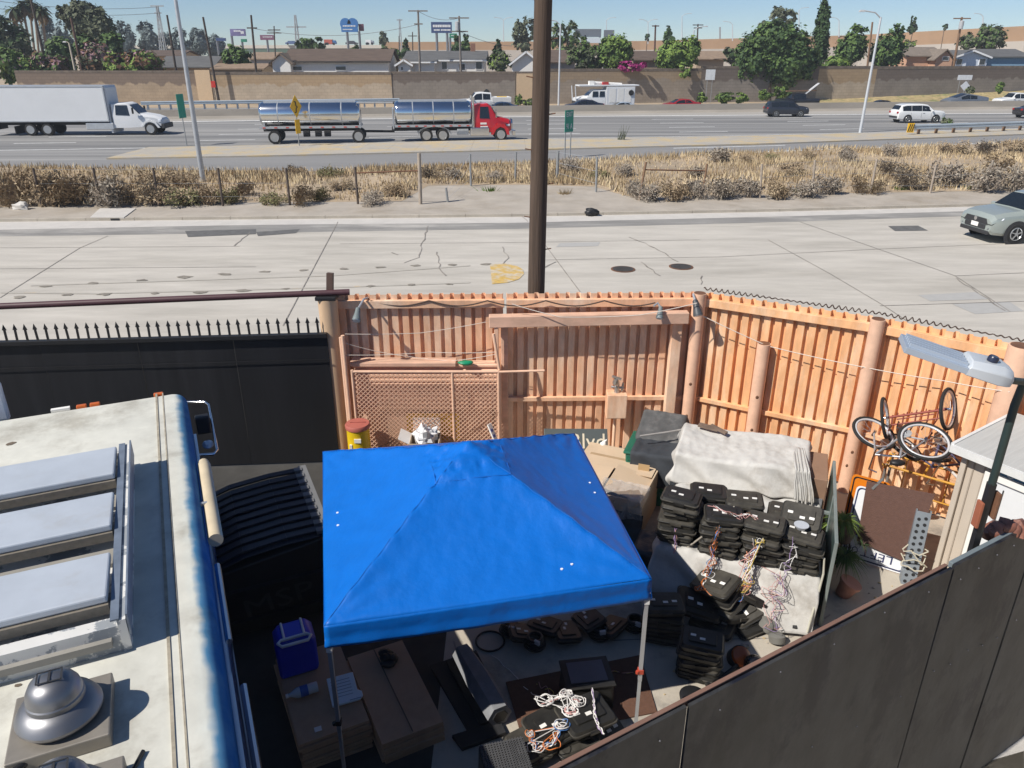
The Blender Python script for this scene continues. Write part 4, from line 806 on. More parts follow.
# tanker truck with trailer
M_tank = mat('polished_tank', (.74, .75, .76), .16, metal=1., var=.02, scale=1); M_red = paint('truck_red', (.50, .012, .02))
pR = P(511, 141.5); pL = P(258, 145); hd = math.atan2(pR.y-pL.y, pR.x-pL.x)
t = thing('tanker_truck', 'red tanker truck pulling a second polished steel tank trailer', 'truck', (pR.x, pR.y+1.2, .04), hd)
def tank(x0, x1, nm='tank'):
    q = MB(); secs = []
    for x, k in ((x0, .86), (x0+.12, .97), (x0+.2, 1), (x1-.2, 1), (x1-.12, .97), (x1, .86)):
        secs.append([Vector((x, 1.22*k*math.copysign(abs(math.cos(a))**.8, math.cos(a)), 2.15+.88*k*math.copysign(abs(math.sin(a))**.8, math.sin(a)))) for a in (6.283*i/32 for i in range(32))])
    q.loft(secs); o = lo(nm, q, M_tank, smooth=35)
    for xb_ in (x0+1.4, (x0+x1)/2, x1-1.4):
        q = MB(); q.loft([[Vector((xb_+dx, 1.227*math.copysign(abs(math.cos(a))**.8, math.cos(a)), 2.15+.887*math.copysign(abs(math.sin(a))**.8, math.sin(a)))) for a in (6.283*i/32 for i in range(32))] for dx in (-.04, .04)]); obj('tank_band', q, M_galv, o, world=False, smooth=35)
    q = MB(); q.box(((x0+x1)/2, 0, 3.05), (x1-x0-.6, .7, .12)); obj('walkway', q, M_galv, o, world=False)
    q = MB(); 
    for sg in (1, -1): q.box(((x0+x1)/2, sg*1.2, 1.22), (x1-x0+.1, .12, .16))
    obj('side_rail', q, M_galv, o, world=False)
    q = MB()
    n_ = 9
    for i in range(n_):
        for sg in (1, -1): q.box((lerp(x0+.3, x1-.3, i/(n_-1)), sg*1.27, 1.22), (.22, .02, .08))
    o2 = obj('reflector_strip', q, mat('reflector_red', (.5, .06, .04), .4), o, world=False)
    return o
tank(-19.6, -12.0); tank(-9.3, -3.3)
q = MB(); q.box((-6.0, 0, .95), (7.2, .95, .3)); q.box((-15.8, 0, 1.0), (7.4, .9, .25)); lo('chassis', q, M_frame)
q = MB(); q.tube([(-12.2, 0, .8), (-9.4, 0, .75)], .09, 8); lo('drawbar', q, M_frame)
for x in (-19.3, -12.05, -9.45, -3.2): q = MB(); q.box((x, 0, 1.75), (.1, 2.1, 1.3 if x != -9.45 else 1.5)); lo('end_panel', q, M_galv)
q = MB(); q.tube([(-12.2, -.9, 2.95), (-9.4, -.9, 2.95)], .05, 6); lo('hose_tray', q, M_galv)
for x in (-16.2, -15.3, -14.6, -4.0): q = MB(); q.box((x, -.75, .72), (.5 if x != -4.0 else .9, .4, .45)); lo('valve_box', q, M_frame if x != -4.0 else M_galv, bevel=.03)
q = MB(); q.loft([csec(-3.0, .7, 1.7, 2.75, 1.05, .92), csec(-1.95, .7, 1.7, 2.85, 1.08, .9), csec(-1.7, .7, 1.7, 2.7, 1.08, .88), csec(-1.2, .7, 1.6, 1.85, 1.0, .84), csec(-.2, .72, 1.3, 1.62, .85, .68), csec(-.02, .8, 1.2, 1.4, .72, .58)])
q.v = [Vector((a.x-.05, a.y, a.z)) for a in q.v]; lo('cab', q, M_red, smooth=30)
q = MB(); q.loft([csec(-.1, .75, 1.3, 1.68, .6, .5), csec(.05, .75, 1.3, 1.6, .58, .5)]); lo('grille', q, M_chrome)
for sg in (1, -1):
    q = MB(); q.add([(-2.65, sg*1.085, 1.75), (-1.85, sg*1.095, 1.72), (-1.95, sg*.93, 2.6), (-2.6, sg*.95, 2.6)], [(0, 1, 2, 3)]); lo('side_window', q, M_glass, solid=.03)
    q = MB(); q.tube([(-3.15, sg*1.05, .9), (-3.15, sg*1.05, 3.35)], .09, 10); lo('exhaust_stack', q, M_chrome, smooth=50)
    q = MB(); q.prism([(.35, .45), (.45, .95), (.8, 1.3), (1.3, 1.35), (1.75, .9), (1.85, .5), (1.65, .5), (1.45, .9), (1.1, 1.1), (.75, .95), (.6, .5)], .75, 1.15, f=lambda u, v, w_: (-u+.1, sg*w_, v)); lo('fender', q, M_red)
    q = MB(); q.box((-.35, sg*.85, 1.2), (.3, .2, .16)); lo('headlight', q, M_hl, bevel=.03)
    q = MB(); q.box((-1.35, sg*1.3, 2.1), (.12, .12, .6)); lo('mirror', q, M_chrome, bevel=.03)
    q = MB(); q.box((-2.65, sg*.95, .75), (1.5, .4, .65)); lo('fuel_tank', q, M_chrome, bevel=.08)
    q = MB(); q.box((-2.35, sg*1.085, 1.35), (.5, .02, .14)); q.box((-2.3, sg*1.085, 1.12), (.6, .02, .08)); lo('door_lettering', q, M_white)
    wheel(t, -.95, sg*1.0, .5, .3, sg, spokes=False)
    for x in (-6.9, -5.6, -18.6, -12.2): wheel(t, x, sg*1.0, .5, .45, sg, spokes=False)
    q = MB(); q.tube([(-6.25+1.3*math.cos(a), sg*1.05, .55+.62*math.sin(a)) for a in np.linspace(0, 3.14, 12)], .05, 6); lo('mudguard', q, M_galv)
q = MB(); q.add([(-1.78, .82, 2.68), (-1.78, -.82, 2.68), (-1.22, -.9, 1.9), (-1.22, .9, 1.9)], [(0, 1, 2, 3)]); lo('windshield', q, M_glass, solid=.04)
q = MB(); q.box((.12, 0, .62), (.25, 2.1, .4)); lo('bumper', q, M_chrome, bevel=.05)
# utility (bucket) truck
l = far(599, 7.5); t = thing('utility_truck', 'white utility truck with a covered front frame and tool boxes parked beyond the barrier', 'truck', l, heading(E_bar, l[0])+math.pi); t.scale = (.94, .94, .94)
q = MB(); q.loft([csec(-.6, .6, 1.6, 2.5, 1.1, 1.0), csec(1.1, .6, 1.6, 2.5, 1.1, .95), csec(1.9, .65, 1.5, 1.75, 1.08, .92), csec(3.4, .7, 1.4, 1.5, .95, .75)]); lo('cab', q, M_tw, smooth=30)
for sg in (1, -1):
    for a, b in ((-.45, .3), (.45, 1.25)): q = MB(); q.add([(a, sg*1.12, 1.62), (b, sg*1.12, 1.62), (b-.08, sg*1.0, 2.3), (a, sg*1.0, 2.3)], [(0, 1, 2, 3)]); lo('side_window', q, M_glass, solid=.03)
    for x in (-3.2, 2.4): wheel(t, x, sg*1.0, .48, .3, sg, spokes=False)
    q = MB(); q.box((3.2, sg*.8, 1.2), (.3, .3, .2)); lo('headlight', q, M_hl, bevel=.02)
q = MB(); q.add([(1.15, .9, 2.42), (1.15, -.9, 2.42), (1.85, -.95, 1.8), (1.85, .95, 1.8)], [(0, 1, 2, 3)]); lo('windshield', q, M_glass, solid=.03)
q = MB(); q.box((-2.6, 0, 1.7), (3.9, 2.35, 2.3)); lo('tool_body', q, M_tw, bevel=.04)
for x in (-1.5, -2.6, -3.6): q = MB(); q.box((x, 1.185, 1.75), (.85, .03, 1.7)); lo('tool_door', q, M_white)
q = MB(); q.lathe((-4.0, 1.2, 2.1), [(.35, -.1), (.35, .15)], 14, M=RX); lo('cable_reel', q, M_black)
q = MB(); q.box((-1.0, 0, 3.0), (8.2, 2.3, .16)); lo('rack_roof', q, M_tw, bevel=.03)
q = MB()
for sg in (1, -1): q.bar((3.6, sg*1.05, 2.95), (3.4, sg*1.05, .8), .1, .1)
for sg in (1, -1): q.bar((3.0, sg*1.05, 2.95), (-.5, sg*1.05, 2.95), .1, .1)
lo('front_frame', q, M_tw)
q = MB(); q.tube([(-3, 0, 3.1), (1.2, .1, 3.35)], .18, 8); q.box((1.2, .1, 3.3), (.7, .6, .5)); lo('boom', q, M_white)
q = MB(); q.box((-.6, .5, 3.25), (.8, .5, .35)); lo('red_box', q, mat('tool_red', (.4, .03, .03), .5), bevel=.02)
q = MB(); q.box((2.9, 0, .85), (1.2, 2.0, .5)); lo('bumper', q, M_clad)
# ------------------------------------------------------------------ roadside signs, guardrails
M_post = mat('sign_post', (.33, .34, .34), .5, metal=.4, var=.1)
def sign(label, px, pyb, pyt, pyl, hw, m, shape='rect', posts=(0,), txt=None, Y=None, back=False, rz=0, name='road_sign', pm=None, tm=None):
    b = P(px, pyb) if Y is None else Vector((W(px, 100, Y).x, Y, 0)); Y = b.y; z1 = W(px, pyt, Y).z; z0 = W(px, pyl, Y).z; t = thing(name, label, 'road sign', (b.x, b.y, 0), rz)
    for s in posts: q = MB(); q.box((s, .05, z1*.5-.02), (.07, .05, z1+.04)); obj('post', q, pm or M_post, t, world=False)
    q = MB(); h = z1-z0; c = (z0+z1)/2
    if shape == 'diamond': q.prism([(0, -h/2), (hw, 0), (0, h/2), (-hw, 0)], -.02, .0, f=lambda u, v, w_: (u, w_, v+c))
    else: q.box((0, -.01, c), (2*hw, .03, h))
    pn = obj('panel', q, m, t, world=False, bevel=.008)
    if txt:
        q = MB()
        for body, dz, size, wdt in txt: text_mb(q, body, size, frame((0, -.035, c+dz), (1, 0, 0), (0, 0, 1)), width=wdt)
        obj('lettering', q, tm or M_trim, pn, world=False)
    return t
M_sg = mat('bright_sign_green', (.015, .30, .20), .5); M_sy = mat('sign_yellow', (.82, .47, .01), .5, var=.04); M_sw = mat('sign_back_white', (.58, .60, .62), .5)
sign('green exit sign with white lettering on two thin posts right of the big wooden pole', 568, 158, 110, 132, .46, M_sg, posts=(-.3, .3), txt=(('EXIT', .42, .42, .66), ('91 A', -.35, .52, .66)), rz=.85)
y = sign('yellow diamond warning sign with a black symbol, seen almost edge on before the tank trailer', 300, 147.5, 95, 118, .62, M_sy, shape='diamond', rz=1.08, txt=(('}', 0, .9, .35),), tm=M_black)
q = MB(); q.box((0, -.01, 1.5), (.5, .03, 1.0)); obj('lower_panel', q, M_sy, y, world=False)
sign('blank pale sign back on a brown post beside the white street lamp', 708, 101, 69.5, 80, .66, M_sw, posts=(.35, -.35), Y=115)
sign('diamond sign seen from behind below the blank rectangular sign at far right', 962, 0, 81, 91, .7, M_sw, shape='diamond', Y=117)
sign('blank rectangular white sign back on a post above the silver pickup', 960, 0, 75, 80, 1.05, M_sw, posts=(-.6, .6), Y=118.5)
sign('small red sign low on the dark bent pole by the wall', 215.5, 103, 81, 87.5, .3, mat('sign_red', (.5, .03, .02), .5), Y=111.2, pm=M_pole)
b_ = P(190, 126); sign('narrow green sign seen edge on behind the tall silver light pole', 187.5, 146, 94, 118, .45, M_sg, rz=1.38)
def guardrail(label, A, Bp, h, posts, m, yend=False, pm=None):
    A, Bp = Vector(A), Vector(Bp); t = thing('guardrail', label, 'guardrail', A.to_tuple()); q = MB(); d = (Bp-A).normalized(); n = Vector((d.y, -d.x, 0))
    prof = [(0, -.2), (.08, -.15), (.08, -.06), (0, 0), (.08, .06), (.08, .15), (0, .2), (-.02, .2), (-.02, -.2)]
    q.loft([[e+n*u+Vector((0, 0, h+v)) for u, v in prof] for e in (A, Bp)]); obj('rail', q, m, t)
    for i in range(posts): c = A.lerp(Bp, (i+.5)/posts); q = MB(); q.box(c+Vector((0, .2, h/2-.04)), (.18, .22, h-.02)); obj('post', q, pm or M_galv, t)
    if yend:
        q = MB(); q.box(A+Vector((-.1, -.05, h-.05)), (.55, .1, .75)); e = obj('end_marker', q, M_sy, t); q = MB()
        for k in range(3): q.bar(A+Vector((-.33+.17*k, -.11, h-.36)), A+Vector((-.18+.17*k, -.11, h+.26)), .02, .07)
        obj('stripes', q, M_black, e)
    return t
M_rail = mat('rail_zinc', (.46, .52, .57), .5, metal=.2, var=.08, scale=1)
a = P(910, 136); c = P(1060, 130.5); guardrail('steel guardrail with a yellow striped end marker on the right freeway verge', (a.x, a.y, .1), (c.x, c.y, .1), .62, 9, M_rail, yend=True, pm=M_polep)
a = W(142, 110, 94); c = W(400, 110, 101); guardrail('long steel guardrail behind the barrier between the box truck and the tank trailer', (a.x, a.y, .05), (c.x, c.y, .05), 1.15, 24, M_rail)
# ------------------------------------------------------------------ dry verge: grass as stuff, shrubs as things, posts
r2 = random.Random(11); g = MB(); vs = []; fs = []; ms = []
N = 0
while N < 52000:
    x = r2.uniform(-32, 50)
    y0, y1 = interp(E_grN, x), interp(E_grF, x); v = r2.random()**.9; y = lerp(y0+.25, y1-.3, v)
    dens = noise.noise(Vector((x*.16, y*.25, 3)))*.5+.55
    if r2.random() > dens*1.5-.33: N += .3; continue
    if abs(x) > (y*.72): N += .3; continue
    z = soil(x, y); h = r2.uniform(.10, .42)*(.35+.95*dens); a = r2.uniform(0, 6.28); wd = r2.uniform(.02, .045); lx, ly = r2.gauss(0, .22)*h, r2.gauss(0, .22)*h
    o = len(vs); ca, sa = math.cos(a)*wd, math.sin(a)*wd
    vs += [(x-ca, y-sa, z-.02), (x+ca, y+sa, z-.02), (x+lx, y+ly, z+h)]; fs.append((o, o+1, o+2)); ms.append(int(noise.noise(Vector((x*.35, y*.35, 9))) > .12) if r2.random() < .66 else 2); N += 1
me = bpy.data.meshes.new('dry_grass'); me.from_pydata(vs, [], fs)
for m in (M_straw, mat('tan_grass', (.60, .49, .31), .9, var=.25, scale=.3), M_twig): me.materials.append(m)
me.polygons.foreach_set('material_index', ms); o = bpy.data.objects.new('dry_grass', me); C.objects.link(o); tag(o, 'dry straw coloured grass covering the verge between street and freeway', 'grass', kind='stuff')
def shrub_mesh(seed, n=900, h=1.):
    r = random.Random(seed); q = MB(); lobes = [(Vector((r.uniform(-.55, .55), r.uniform(-.5, .5), r.uniform(.28, .62)*h)), r.uniform(.3, .5)) for _ in range(8)]
    for k in range(26):
        c, s = r.choice(lobes); e = c+Vector((r.gauss(0, s*.5), r.gauss(0, s*.5), abs(r.gauss(.2, .3))*s)); q.tube([(r.gauss(0, .1), r.gauss(0, .1), -.08), e*.5+Vector((0, 0, .1)), e], [.014, .01, .004], 3, mi=0)
    for k in range(n):
        c, s = r.choice(lobes); d = Vector((r.gauss(0, 1), r.gauss(0, 1), r.gauss(0, 1))).normalized(); p = c+d*s*r.random()**.45
        if p.z < .02: p.z = r.uniform(.02, .2)
        t = Vector((r.gauss(0, 1), r.gauss(0, 1), r.gauss(0, .9))).normalized(); b = t.orthogonal().normalized(); L = r.uniform(.05, .12); wd = r.uniform(.012, .032)
        q.add([p-t*L-b*wd, p+b*wd*1.2, p+t*L, p-b*wd*1.2], [(0, 1, 2, 3)], 0 if r.random() < .66 else 1)
    return q
SM = [('brown', [M_twig, mat('pale_twig', (.36, .28, .18), .95, var=.25)]), ('grey', [mat('grey_brush', (.25, .205, .16), .95, var=.3), mat('pale_brush', (.33, .29, .235), .95, var=.25)]), ('green', [mat('green_brush', (.20, .19, .085), .95, var=.3), M_twig])]
SHR = []
for i in range(6):
    col, mm = SM[(0, 1, 0, 1, 0, 2)[i]]; o = obj('dry_shrub', shrub_mesh(40+i), mm, world=False, recalc=False); o['category'] = 'shrub'; SHR.append((o, col))
used = set()
def shrub(px, py, wpx, hpx, k, label):
    b = P(px, py, .2); s = ppm(b.y); o, col = SHR[k]
    if k in used: o = o.copy(); C.objects.link(o)
    used.add(k); o.location = (b.x, b.y, soil(b.x, b.y)-.03); sx = wpx/s/1.7; o.scale = (sx, sx, max(.3, hpx/s/1.15)); o.rotation_euler = (0, 0, r2.uniform(0, 6.28)); tag(o, label, 'shrub', 'dry shrubs on the verge between the street and the freeway'); return o
shl = [(10, 204, 46, 40, 0), (44, 205, 52, 40, 4), (78, 203, 50, 40, 2), (112, 204, 46, 38, 1), (134, 204, 40, 36, 0), (62, 200, 40, 42, 4), (98, 200, 40, 40, 0), (26, 196, 40, 36, 2), (160, 203, 34, 26, 2), (186, 204, 40, 26, 5), (205, 203, 30, 22, 4), (226, 201, 34, 22, 5), (150, 190, 40, 24, 0), (180, 188, 40, 22, 2), (240, 194, 30, 18, 4),
       (275, 203, 30, 20, 5), (298, 203, 36, 24, 4), (318, 198, 30, 20, 5), (340, 190, 26, 16, 0), (372, 203, 30, 18, 1), (330, 178, 26, 16, 5), (296, 176, 22, 14, 2), (395, 196, 28, 16, 4), (430, 178, 26, 16, 1), (452, 179, 24, 16, 3), (498, 180, 24, 15, 3), (572, 172, 30, 20, 3), (628, 176, 26, 18, 3), (600, 178, 22, 14, 5),
       (636, 196, 30, 22, 1), (655, 199, 34, 24, 3), (676, 198, 36, 26, 0), (697, 196, 30, 26, 3), (722, 197, 34, 28, 1), (748, 196, 34, 26, 3), (775, 196, 34, 24, 0), (802, 195, 36, 22, 1), (830, 193, 34, 26, 3), (720, 162, 30, 18, 1), (744, 163, 20, 12, 2), (806, 160, 18, 14, 0), (846, 162, 24, 18, 1), (892, 157, 26, 16, 3), (950, 154, 30, 18, 0), (980, 154, 30, 18, 3), (1012, 152, 26, 16, 2),
       (910, 188, 40, 30, 1), (950, 186, 44, 34, 3), (984, 190, 40, 36, 1), (1012, 190, 34, 34, 3), (870, 192, 34, 22, 0), (890, 176, 30, 20, 1), (1000, 172, 34, 24, 0), (790, 178, 30, 18, 2), (696, 178, 24, 14, 1), (772, 160, 18, 10, 5)]
LM = [(70, 'left of the third fence post'), (160, 'by the third and fourth fence posts'), (250, 'right of the silver light pole'), (345, 'before the left pipe frame'), (420, 'inside the left pipe frame'), (530, 'left of the big wooden pole'), (625, 'right of the big wooden pole'), (705, 'at the leaning right pipe frame'), (800, 'right of the leaning pipe frame'), (900, 'below the tall leaning street lamp'), (1100, 'at the right end of the verge')]
cnt = {}
for i, s in enumerate(sorted(shl, key=lambda z: z[0])):
    lm = next(l for x, l in LM if s[0] < x); cnt.setdefault(lm, []).append(s)
for lm, L in cnt.items():
    for j, s in enumerate(L):
        ords = ['first', 'second', 'third', 'fourth', 'fifth', 'sixth', 'seventh', 'eighth', 'ninth', 'tenth'][j]; col = SHR[s[4]][1]
        dsc = {'brown': 'dry brown', 'grey': 'grey twiggy', 'green': 'dry greenish'}[col]; szw = 'tall' if s[3] > 30 else 'low' if s[3] < 19 else 'rounded'
        shrub(*s, f'{szw} {dsc} shrub, {ords} from left {lm}')
# chain link fence posts along the verge
M_fp = mat('fence_pipe', (.10, .075, .06), .8, var=.3, scale=4); M_fpl = mat('pale_fence_pipe', (.36, .30, .24), .7, var=.2, scale=4)
def postrow(label, L, m, rails=(), wires=True):
    bs = [(P(xb, yb, .12), W(xt, yt, P(xb, yb, .12).y), k) for xb, yb, xt, yt, k in L]
    t = thing('wire_fence', label, 'fence', bs[0][0].to_tuple())
    for b, top, k in bs: q = MB(); q.tube([b-Vector((0, 0, .1)), top], .055 if not k else .085, 8); obj('post', q, [m, M_fpl][k > 1] if k else m, t, smooth=60)
    for i, j, y in rails:
        A = bs[i][0].lerp(bs[i][1], y); B2 = bs[j][0].lerp(bs[j][1], y if bs[j][2] < 2 else .66); q = MB(); q.tube([A, B2], .035, 6); obj('rail', q, M_rust, t)
    if wires:
        q = MB()
        for (b, tp, k), (b2, tp2, k2) in zip(bs[:-1], bs[1:]):
            for f in (.96, .6, .25): q.tube([b.lerp(tp, f), b2.lerp(tp2, f)], .006, 3)
        obj('wires', q, M_galv, t)
    return t
postrow('row of dark leaning fence posts through the shrubs left of the pipe frame', [(42, 207, 33, 168, 0), (101, 206, 93, 168, 0), (159, 206, 153, 168, 0), (223, 206, 218, 168, 0), (290, 205, 286, 168, 0)], M_fp)
postrow('rusty pipe gate frame with one tall pale post, left half of the verge', [(358, 204, 355, 167, 0), (420.5, 204, 419, 153, 2)], M_fp, ((0, 1, .84),), wires=False)
postrow('thin fence posts at the concrete pad around the big wooden pole', [(448, 202, 446, 188, 0), (471, 186, 470, 154, 0), (515, 182, 516, 152, 0), (557, 180, 558, 151, 1), (596, 192, 597, 157, 0)], M_post)
postrow('leaning rusty pipe frame with a top rail in the right half of the verge', [(639, 200, 646, 162, 0), (702, 198, 707, 164, 0)], M_polep, ((0, 1, .8),), wires=False)
postrow('thin pale leaning fence posts at the right end of the verge', [(760, 198, 762, 164, 0), (812, 196, 815, 160, 0), (870, 194, 877, 159, 0), (930, 193, 936, 165, 0), (986, 192, 993, 160, 0)], M_fpl)
# green weeds at the kerb
for i, (x, y, s, lb) in enumerate(((875, 190, 9, 'green weed tuft at the kerb, left of the suv'), (900, 190, 10, 'wider green weed tuft at the kerb near the suv'), (972, 189, 10, 'green weed tuft right above the suv bonnet'), (800, 192, 7, 'tiny green weed tuft at the kerb under the dry shrubs right of centre'), (490, 191, 9, 'green weed tuft on the concrete pad left of the big pole'), (565, 194, 9, 'dry weed tuft on the concrete pad right of the big pole'))):
    b = P(x, y, .12); q = MB(); k = s/ppm(b.y)
    for j in range(60): a = Vector((r2.gauss(0, k*.35), r2.gauss(0, k*.2), 0)); e = a*1.6+Vector((jit(.05), jit(.05), r2.uniform(.06, .3))); n = Vector((.02, .01, 0)); q.add([b+a-n, b+a+n, b+e], [(0, 1, 2)])
    tag(obj('weed_tuft', q, L_light if i != 5 else M_straw, recalc=False), lb, 'weed', 'weed tufts along the far pavement')
# storm drain, manholes, rubbish
a = P(92, 220, .13); c = P(136, 209, .13); t = thing('storm_drain', 'concrete storm drain slab with a dark kerb opening at far left of the street', 'storm drain', (a.x, a.y, 0)); q = MB(); 
q.add([], []); q.prism([P(90, 217.5, .14)[:2], P(124, 217.5, .14)[:2], P(136, 208.5, .14)[:2], P(100, 208.5, .14)[:2]], .10, .15); obj('slab', q, M_gut, t); y_ = interp(E_gut, a.x+1)
q = MB(); q.box((P(107, 219.5)[0], y_-.008, .055), (1.35, .03, .10)); obj('opening', q, M_black, t)
for x, y, lb in ((623, 269.5, 'left of the two round iron manhole covers in the street'), (681, 267, 'right one of the two round iron manhole covers in the street')):
    b = P(x, y); t = thing('manhole_cover', lb, 'manhole cover', (b.x, b.y, 0), group='manhole covers in the street'); q = MB(); q.lathe((0, 0, .006), [(.40, 0), (.40, .012), (.36, .013)], 28); obj('rim', q, M_rust, t, world=False); q = MB(); q.lathe((0, 0, .008), [(.345, 0), (.345, .016)], 28)
    for k in range(-2, 3): q.box((0, k*.12, .026), (.5, .03, .006))
    obj('lid', q, mat('cast_iron', (.055, .05, .045), .7, var=.2), t, world=False)
b = P(591, 216); q = MB(); q.blob(b+Vector((0, 0, .12)), .25, 14, jag=.9, sq=(1.1, .8, .75), seed=3); tag(obj('rubbish_bag', q, M_black, smooth=180), 'small dark rubbish bag lying in the far gutter right of the wooden pole', 'rubbish bag')
b = P(22, 209, .13); q = MB(); q.blob(b+Vector((0, 0, .1)), .3, 10, jag=.8, sq=(1.3, .8, .6), seed=8); tag(obj('broken_rock', q, M_gut, smooth=30), 'pale lump of broken concrete on the pavement below the far left shrubs', 'rock')
# the big wooden utility pole in the foreground
pb = Vector((.40, 13.0, 0)); tp = W(545.5, -30, 13.35); t = thing('wooden_pole', 'thick brown wooden utility pole standing behind the orange fence in the centre', 'utility pole', pb.to_tuple()); q = MB()
n_ = 40; pts = [pb.lerp(Vector((tp.x, 13.0, 11)), i/n_) for i in range(n_+1)]; q.tube(pts, [.155*(1-.15*i/n_) for i in range(n_+1)], 20)
obj('post', q, mat('weathered_pole_wood', (.085, .058, .042), .95, var=.35, scale=7, stretch=(3, 3, .12), bump=.6, bscale=12), t, smooth=60)
q = MB()
for i in range(9): z = 3.4+i*.55; p = pb.lerp(Vector((tp.x, 13.0, 11)), z/11); s = (-1)**i; q.tube([p+Vector((s*.12, -.05, 0)), p+Vector((s*.24, -.05, .02))], .01, 5)
obj('step_bolts', q, M_rust, t)
# ------------------------------------------------------------------ orange yard fence
M_or = mat('orange_fence_paint', (.76, .44, .265), .7, var=.2, scale=5, col2=(.80, .58, .42), mscale=1.6, mix=(.42, .66), stretch=(1, 1, .35))
M_or2 = mat('deep_orange_paint', (.78, .42, .205), .7, var=.2, scale=5, col2=(.80, .56, .37), mscale=1.8, mix=(.42, .68), stretch=(1, 1, .35))
M_orw = mat('weathered_salmon_wood', (.66, .41, .29), .85, var=.2, scale=5, col2=(.52, .36, .26), mscale=2, stretch=(.4, 1, 1))
M_pk = mat('pinkish_paint', (.74, .47, .325), .75, var=.12, scale=5)
M_rope = mat('white_cord', (.66, .58, .50), .7, var=.1)
FT = 2.85
def corr(mb, a, b, z0, z1, per=.172, dep=.07, wide=.64):
    a, b = Vector(a), Vector(b); d = b-a; L = d.length; d /= L; n = Vector((d.y, -d.x)); s = 0; prof = []
    while s < L:
        for f, o in ((0, 0), (.05, dep), (wide, dep), (wide+.06, 0)):
            u = s+f*per
            if u <= L: prof.append(a+d*u+n*o)
        s += per
    m = len(prof); rr = random.Random(int(L*100))
    for i in range(m-1):
        p, q_ = prof[i], prof[i+1]; mb.quad((p.x, p.y, z0), (q_.x, q_.y, z0), (q_.x, q_.y, z1), (p.x, p.y, z1))
def fence_sec(label, a, b, m, rails, posts, ztop=FT, per=.172, railm=None, toprail=True):
    a, b = Vector(a), Vector(b); d = (b-a).normalized(); n = Vector((d.y, -d.x)); t = thing('corrugated_fence', label, 'fence', ((a.x+b.x)/2, (a.y+b.y)/2, 0)); q = MB(); corr(q, a, b, .02, ztop+.05, per); obj('panel', q, m, t, recalc=False, solid=.004)
    def v3(p, z): return Vector((p.x, p.y, z))
    if toprail: q = MB(); q.bar(v3(a+n*.10, ztop-.10), v3(b+n*.10, ztop-.10), .09, .13); obj('top_rail', q, railm or m, t, bevel=.006)
    for z in rails: q = MB(); q.bar(v3(a+n*.10, z), v3(b+n*.10, z), .06, .075); obj('mid_rail', q, railm or m, t, bevel=.006)
    for (f, r, z, mm) in posts:
        p = a.lerp(b, f)+n*(r+.09); q = MB(); q.tube([v3(p, 0), v3(p, z)], r, 18); o = obj('post', q, mm, t, smooth=60)
        q = MB(); q.lathe(v3(p, z-.005), [(r*.86, 0), (r*.86, .012)], 16); obj('post_cap', q, M_rust, o)
        q = MB()
        for zz in (.5, .75, 1.35): q.lathe(v3(p+n*(r-.004)+d*.03*math.sin(zz*20), zz), [(.012, -.01), (.03, 0), (.012, .01)], 8, M=Matrix.Rotation(R(90), 3, 'X'))
        obj('bolt_holes', q, M_rust, o)
    return t
FA, FM, FB, FC_, FD, FE = (-3.02, 11.97), (-.13, 12.05), (3.16, 12.12), (5.52, 10.78), (6.98, 9.62), (9.2, 7.75)
fence_sec('left stretch of salmon corrugated metal fence behind the chain link gate', FA, FM, M_or, (), ())
fence_sec('middle stretch of salmon corrugated metal fence behind the timber beam', (-.09, 12.05), FB, M_or, (1.02,), ())
fence_sec('brighter orange corrugated fence running diagonally behind the white tarp', FB, FC_, M_or2, (1.02,), ((.0, .11, 2.92, M_pk), (.41, .105, 2.25, M_pk), (.985, .105, 2.92, M_pk)))
fence_sec('far right stretch of orange corrugated fence behind the bicycles and shed', FC_, FE, M_or2, (1.02,), ((.38, .16, 2.95, M_pk),))
# tall round corner post where the black and the orange fences meet
p = Vector((-2.96, 11.72, 0)); t = thing('corner_post', 'thick round rust stained post where the black and orange fences meet', 'post', p.to_tuple()); q = MB(); q.tube([p, p+Vector((0, 0, 2.9))], .155, 20); obj('post', q, mat('stained_post', (.58, .40, .25), .7, var=.15, scale=3, col2=(.42, .20, .08), mscale=1.5, mix=(.5, .7), stretch=(1, 1, .3)), t, smooth=60)
q = MB(); q.box(p+Vector((0, 0, 2.93)), (.33, .3, .06)); obj('post_cap', q, M_black, t, bevel=.01)
q = MB(); q.bar(p+Vector((.02, .1, 2.9)), p+Vector((.05, .14, 3.28)), .10, .10); obj('stub', q, mat('dark_stub', (.10, .06, .045), .8), t)
q = MB(); a = P(-90, 310, 2.96); q.tube([a, Vector((-2.6, 11.74, 3.0))], .05, 10); tag(obj('overhead_pipe', q, mat('dark_red_pipe', (.075, .03, .035), .5, var=.15), smooth=60), 'long dark red steel pipe running above the spiked black fence', 'pipe')
q = MB(); q.tube([(-2.76, 11.55, 0), (-2.76, 11.55, 2.3)], .035, 10); tag(obj('thin_pipe', q, M_pk, smooth=60), 'short thin pinkish pipe fixed against the thick rust stained corner post', 'pipe')
# timber frame
t = thing('timber_frame', 'weathered salmon beam on wooden posts standing in front of the fence', 'timber frame', (1.3, 11.75, 0)); a = W(489, 321, 11.75); b = W(688, 317, 11.85)
q = MB(); q.bar(a, b, .17, .19); obj('beam', q, M_orw, t, bevel=.012)
for x, y, z, mm, wd in ((a.x+.25, 11.9, a.z-.1, M_orw, .12), (a.x+.12, 11.72, a.z-.09, M_pk, .07), (b.x-.16, 11.92, b.z-.1, M_or, .17)):
    q = MB(); q.box((x, y, z/2), (wd, wd, z)); obj('post', q, mm, t, bevel=.01)
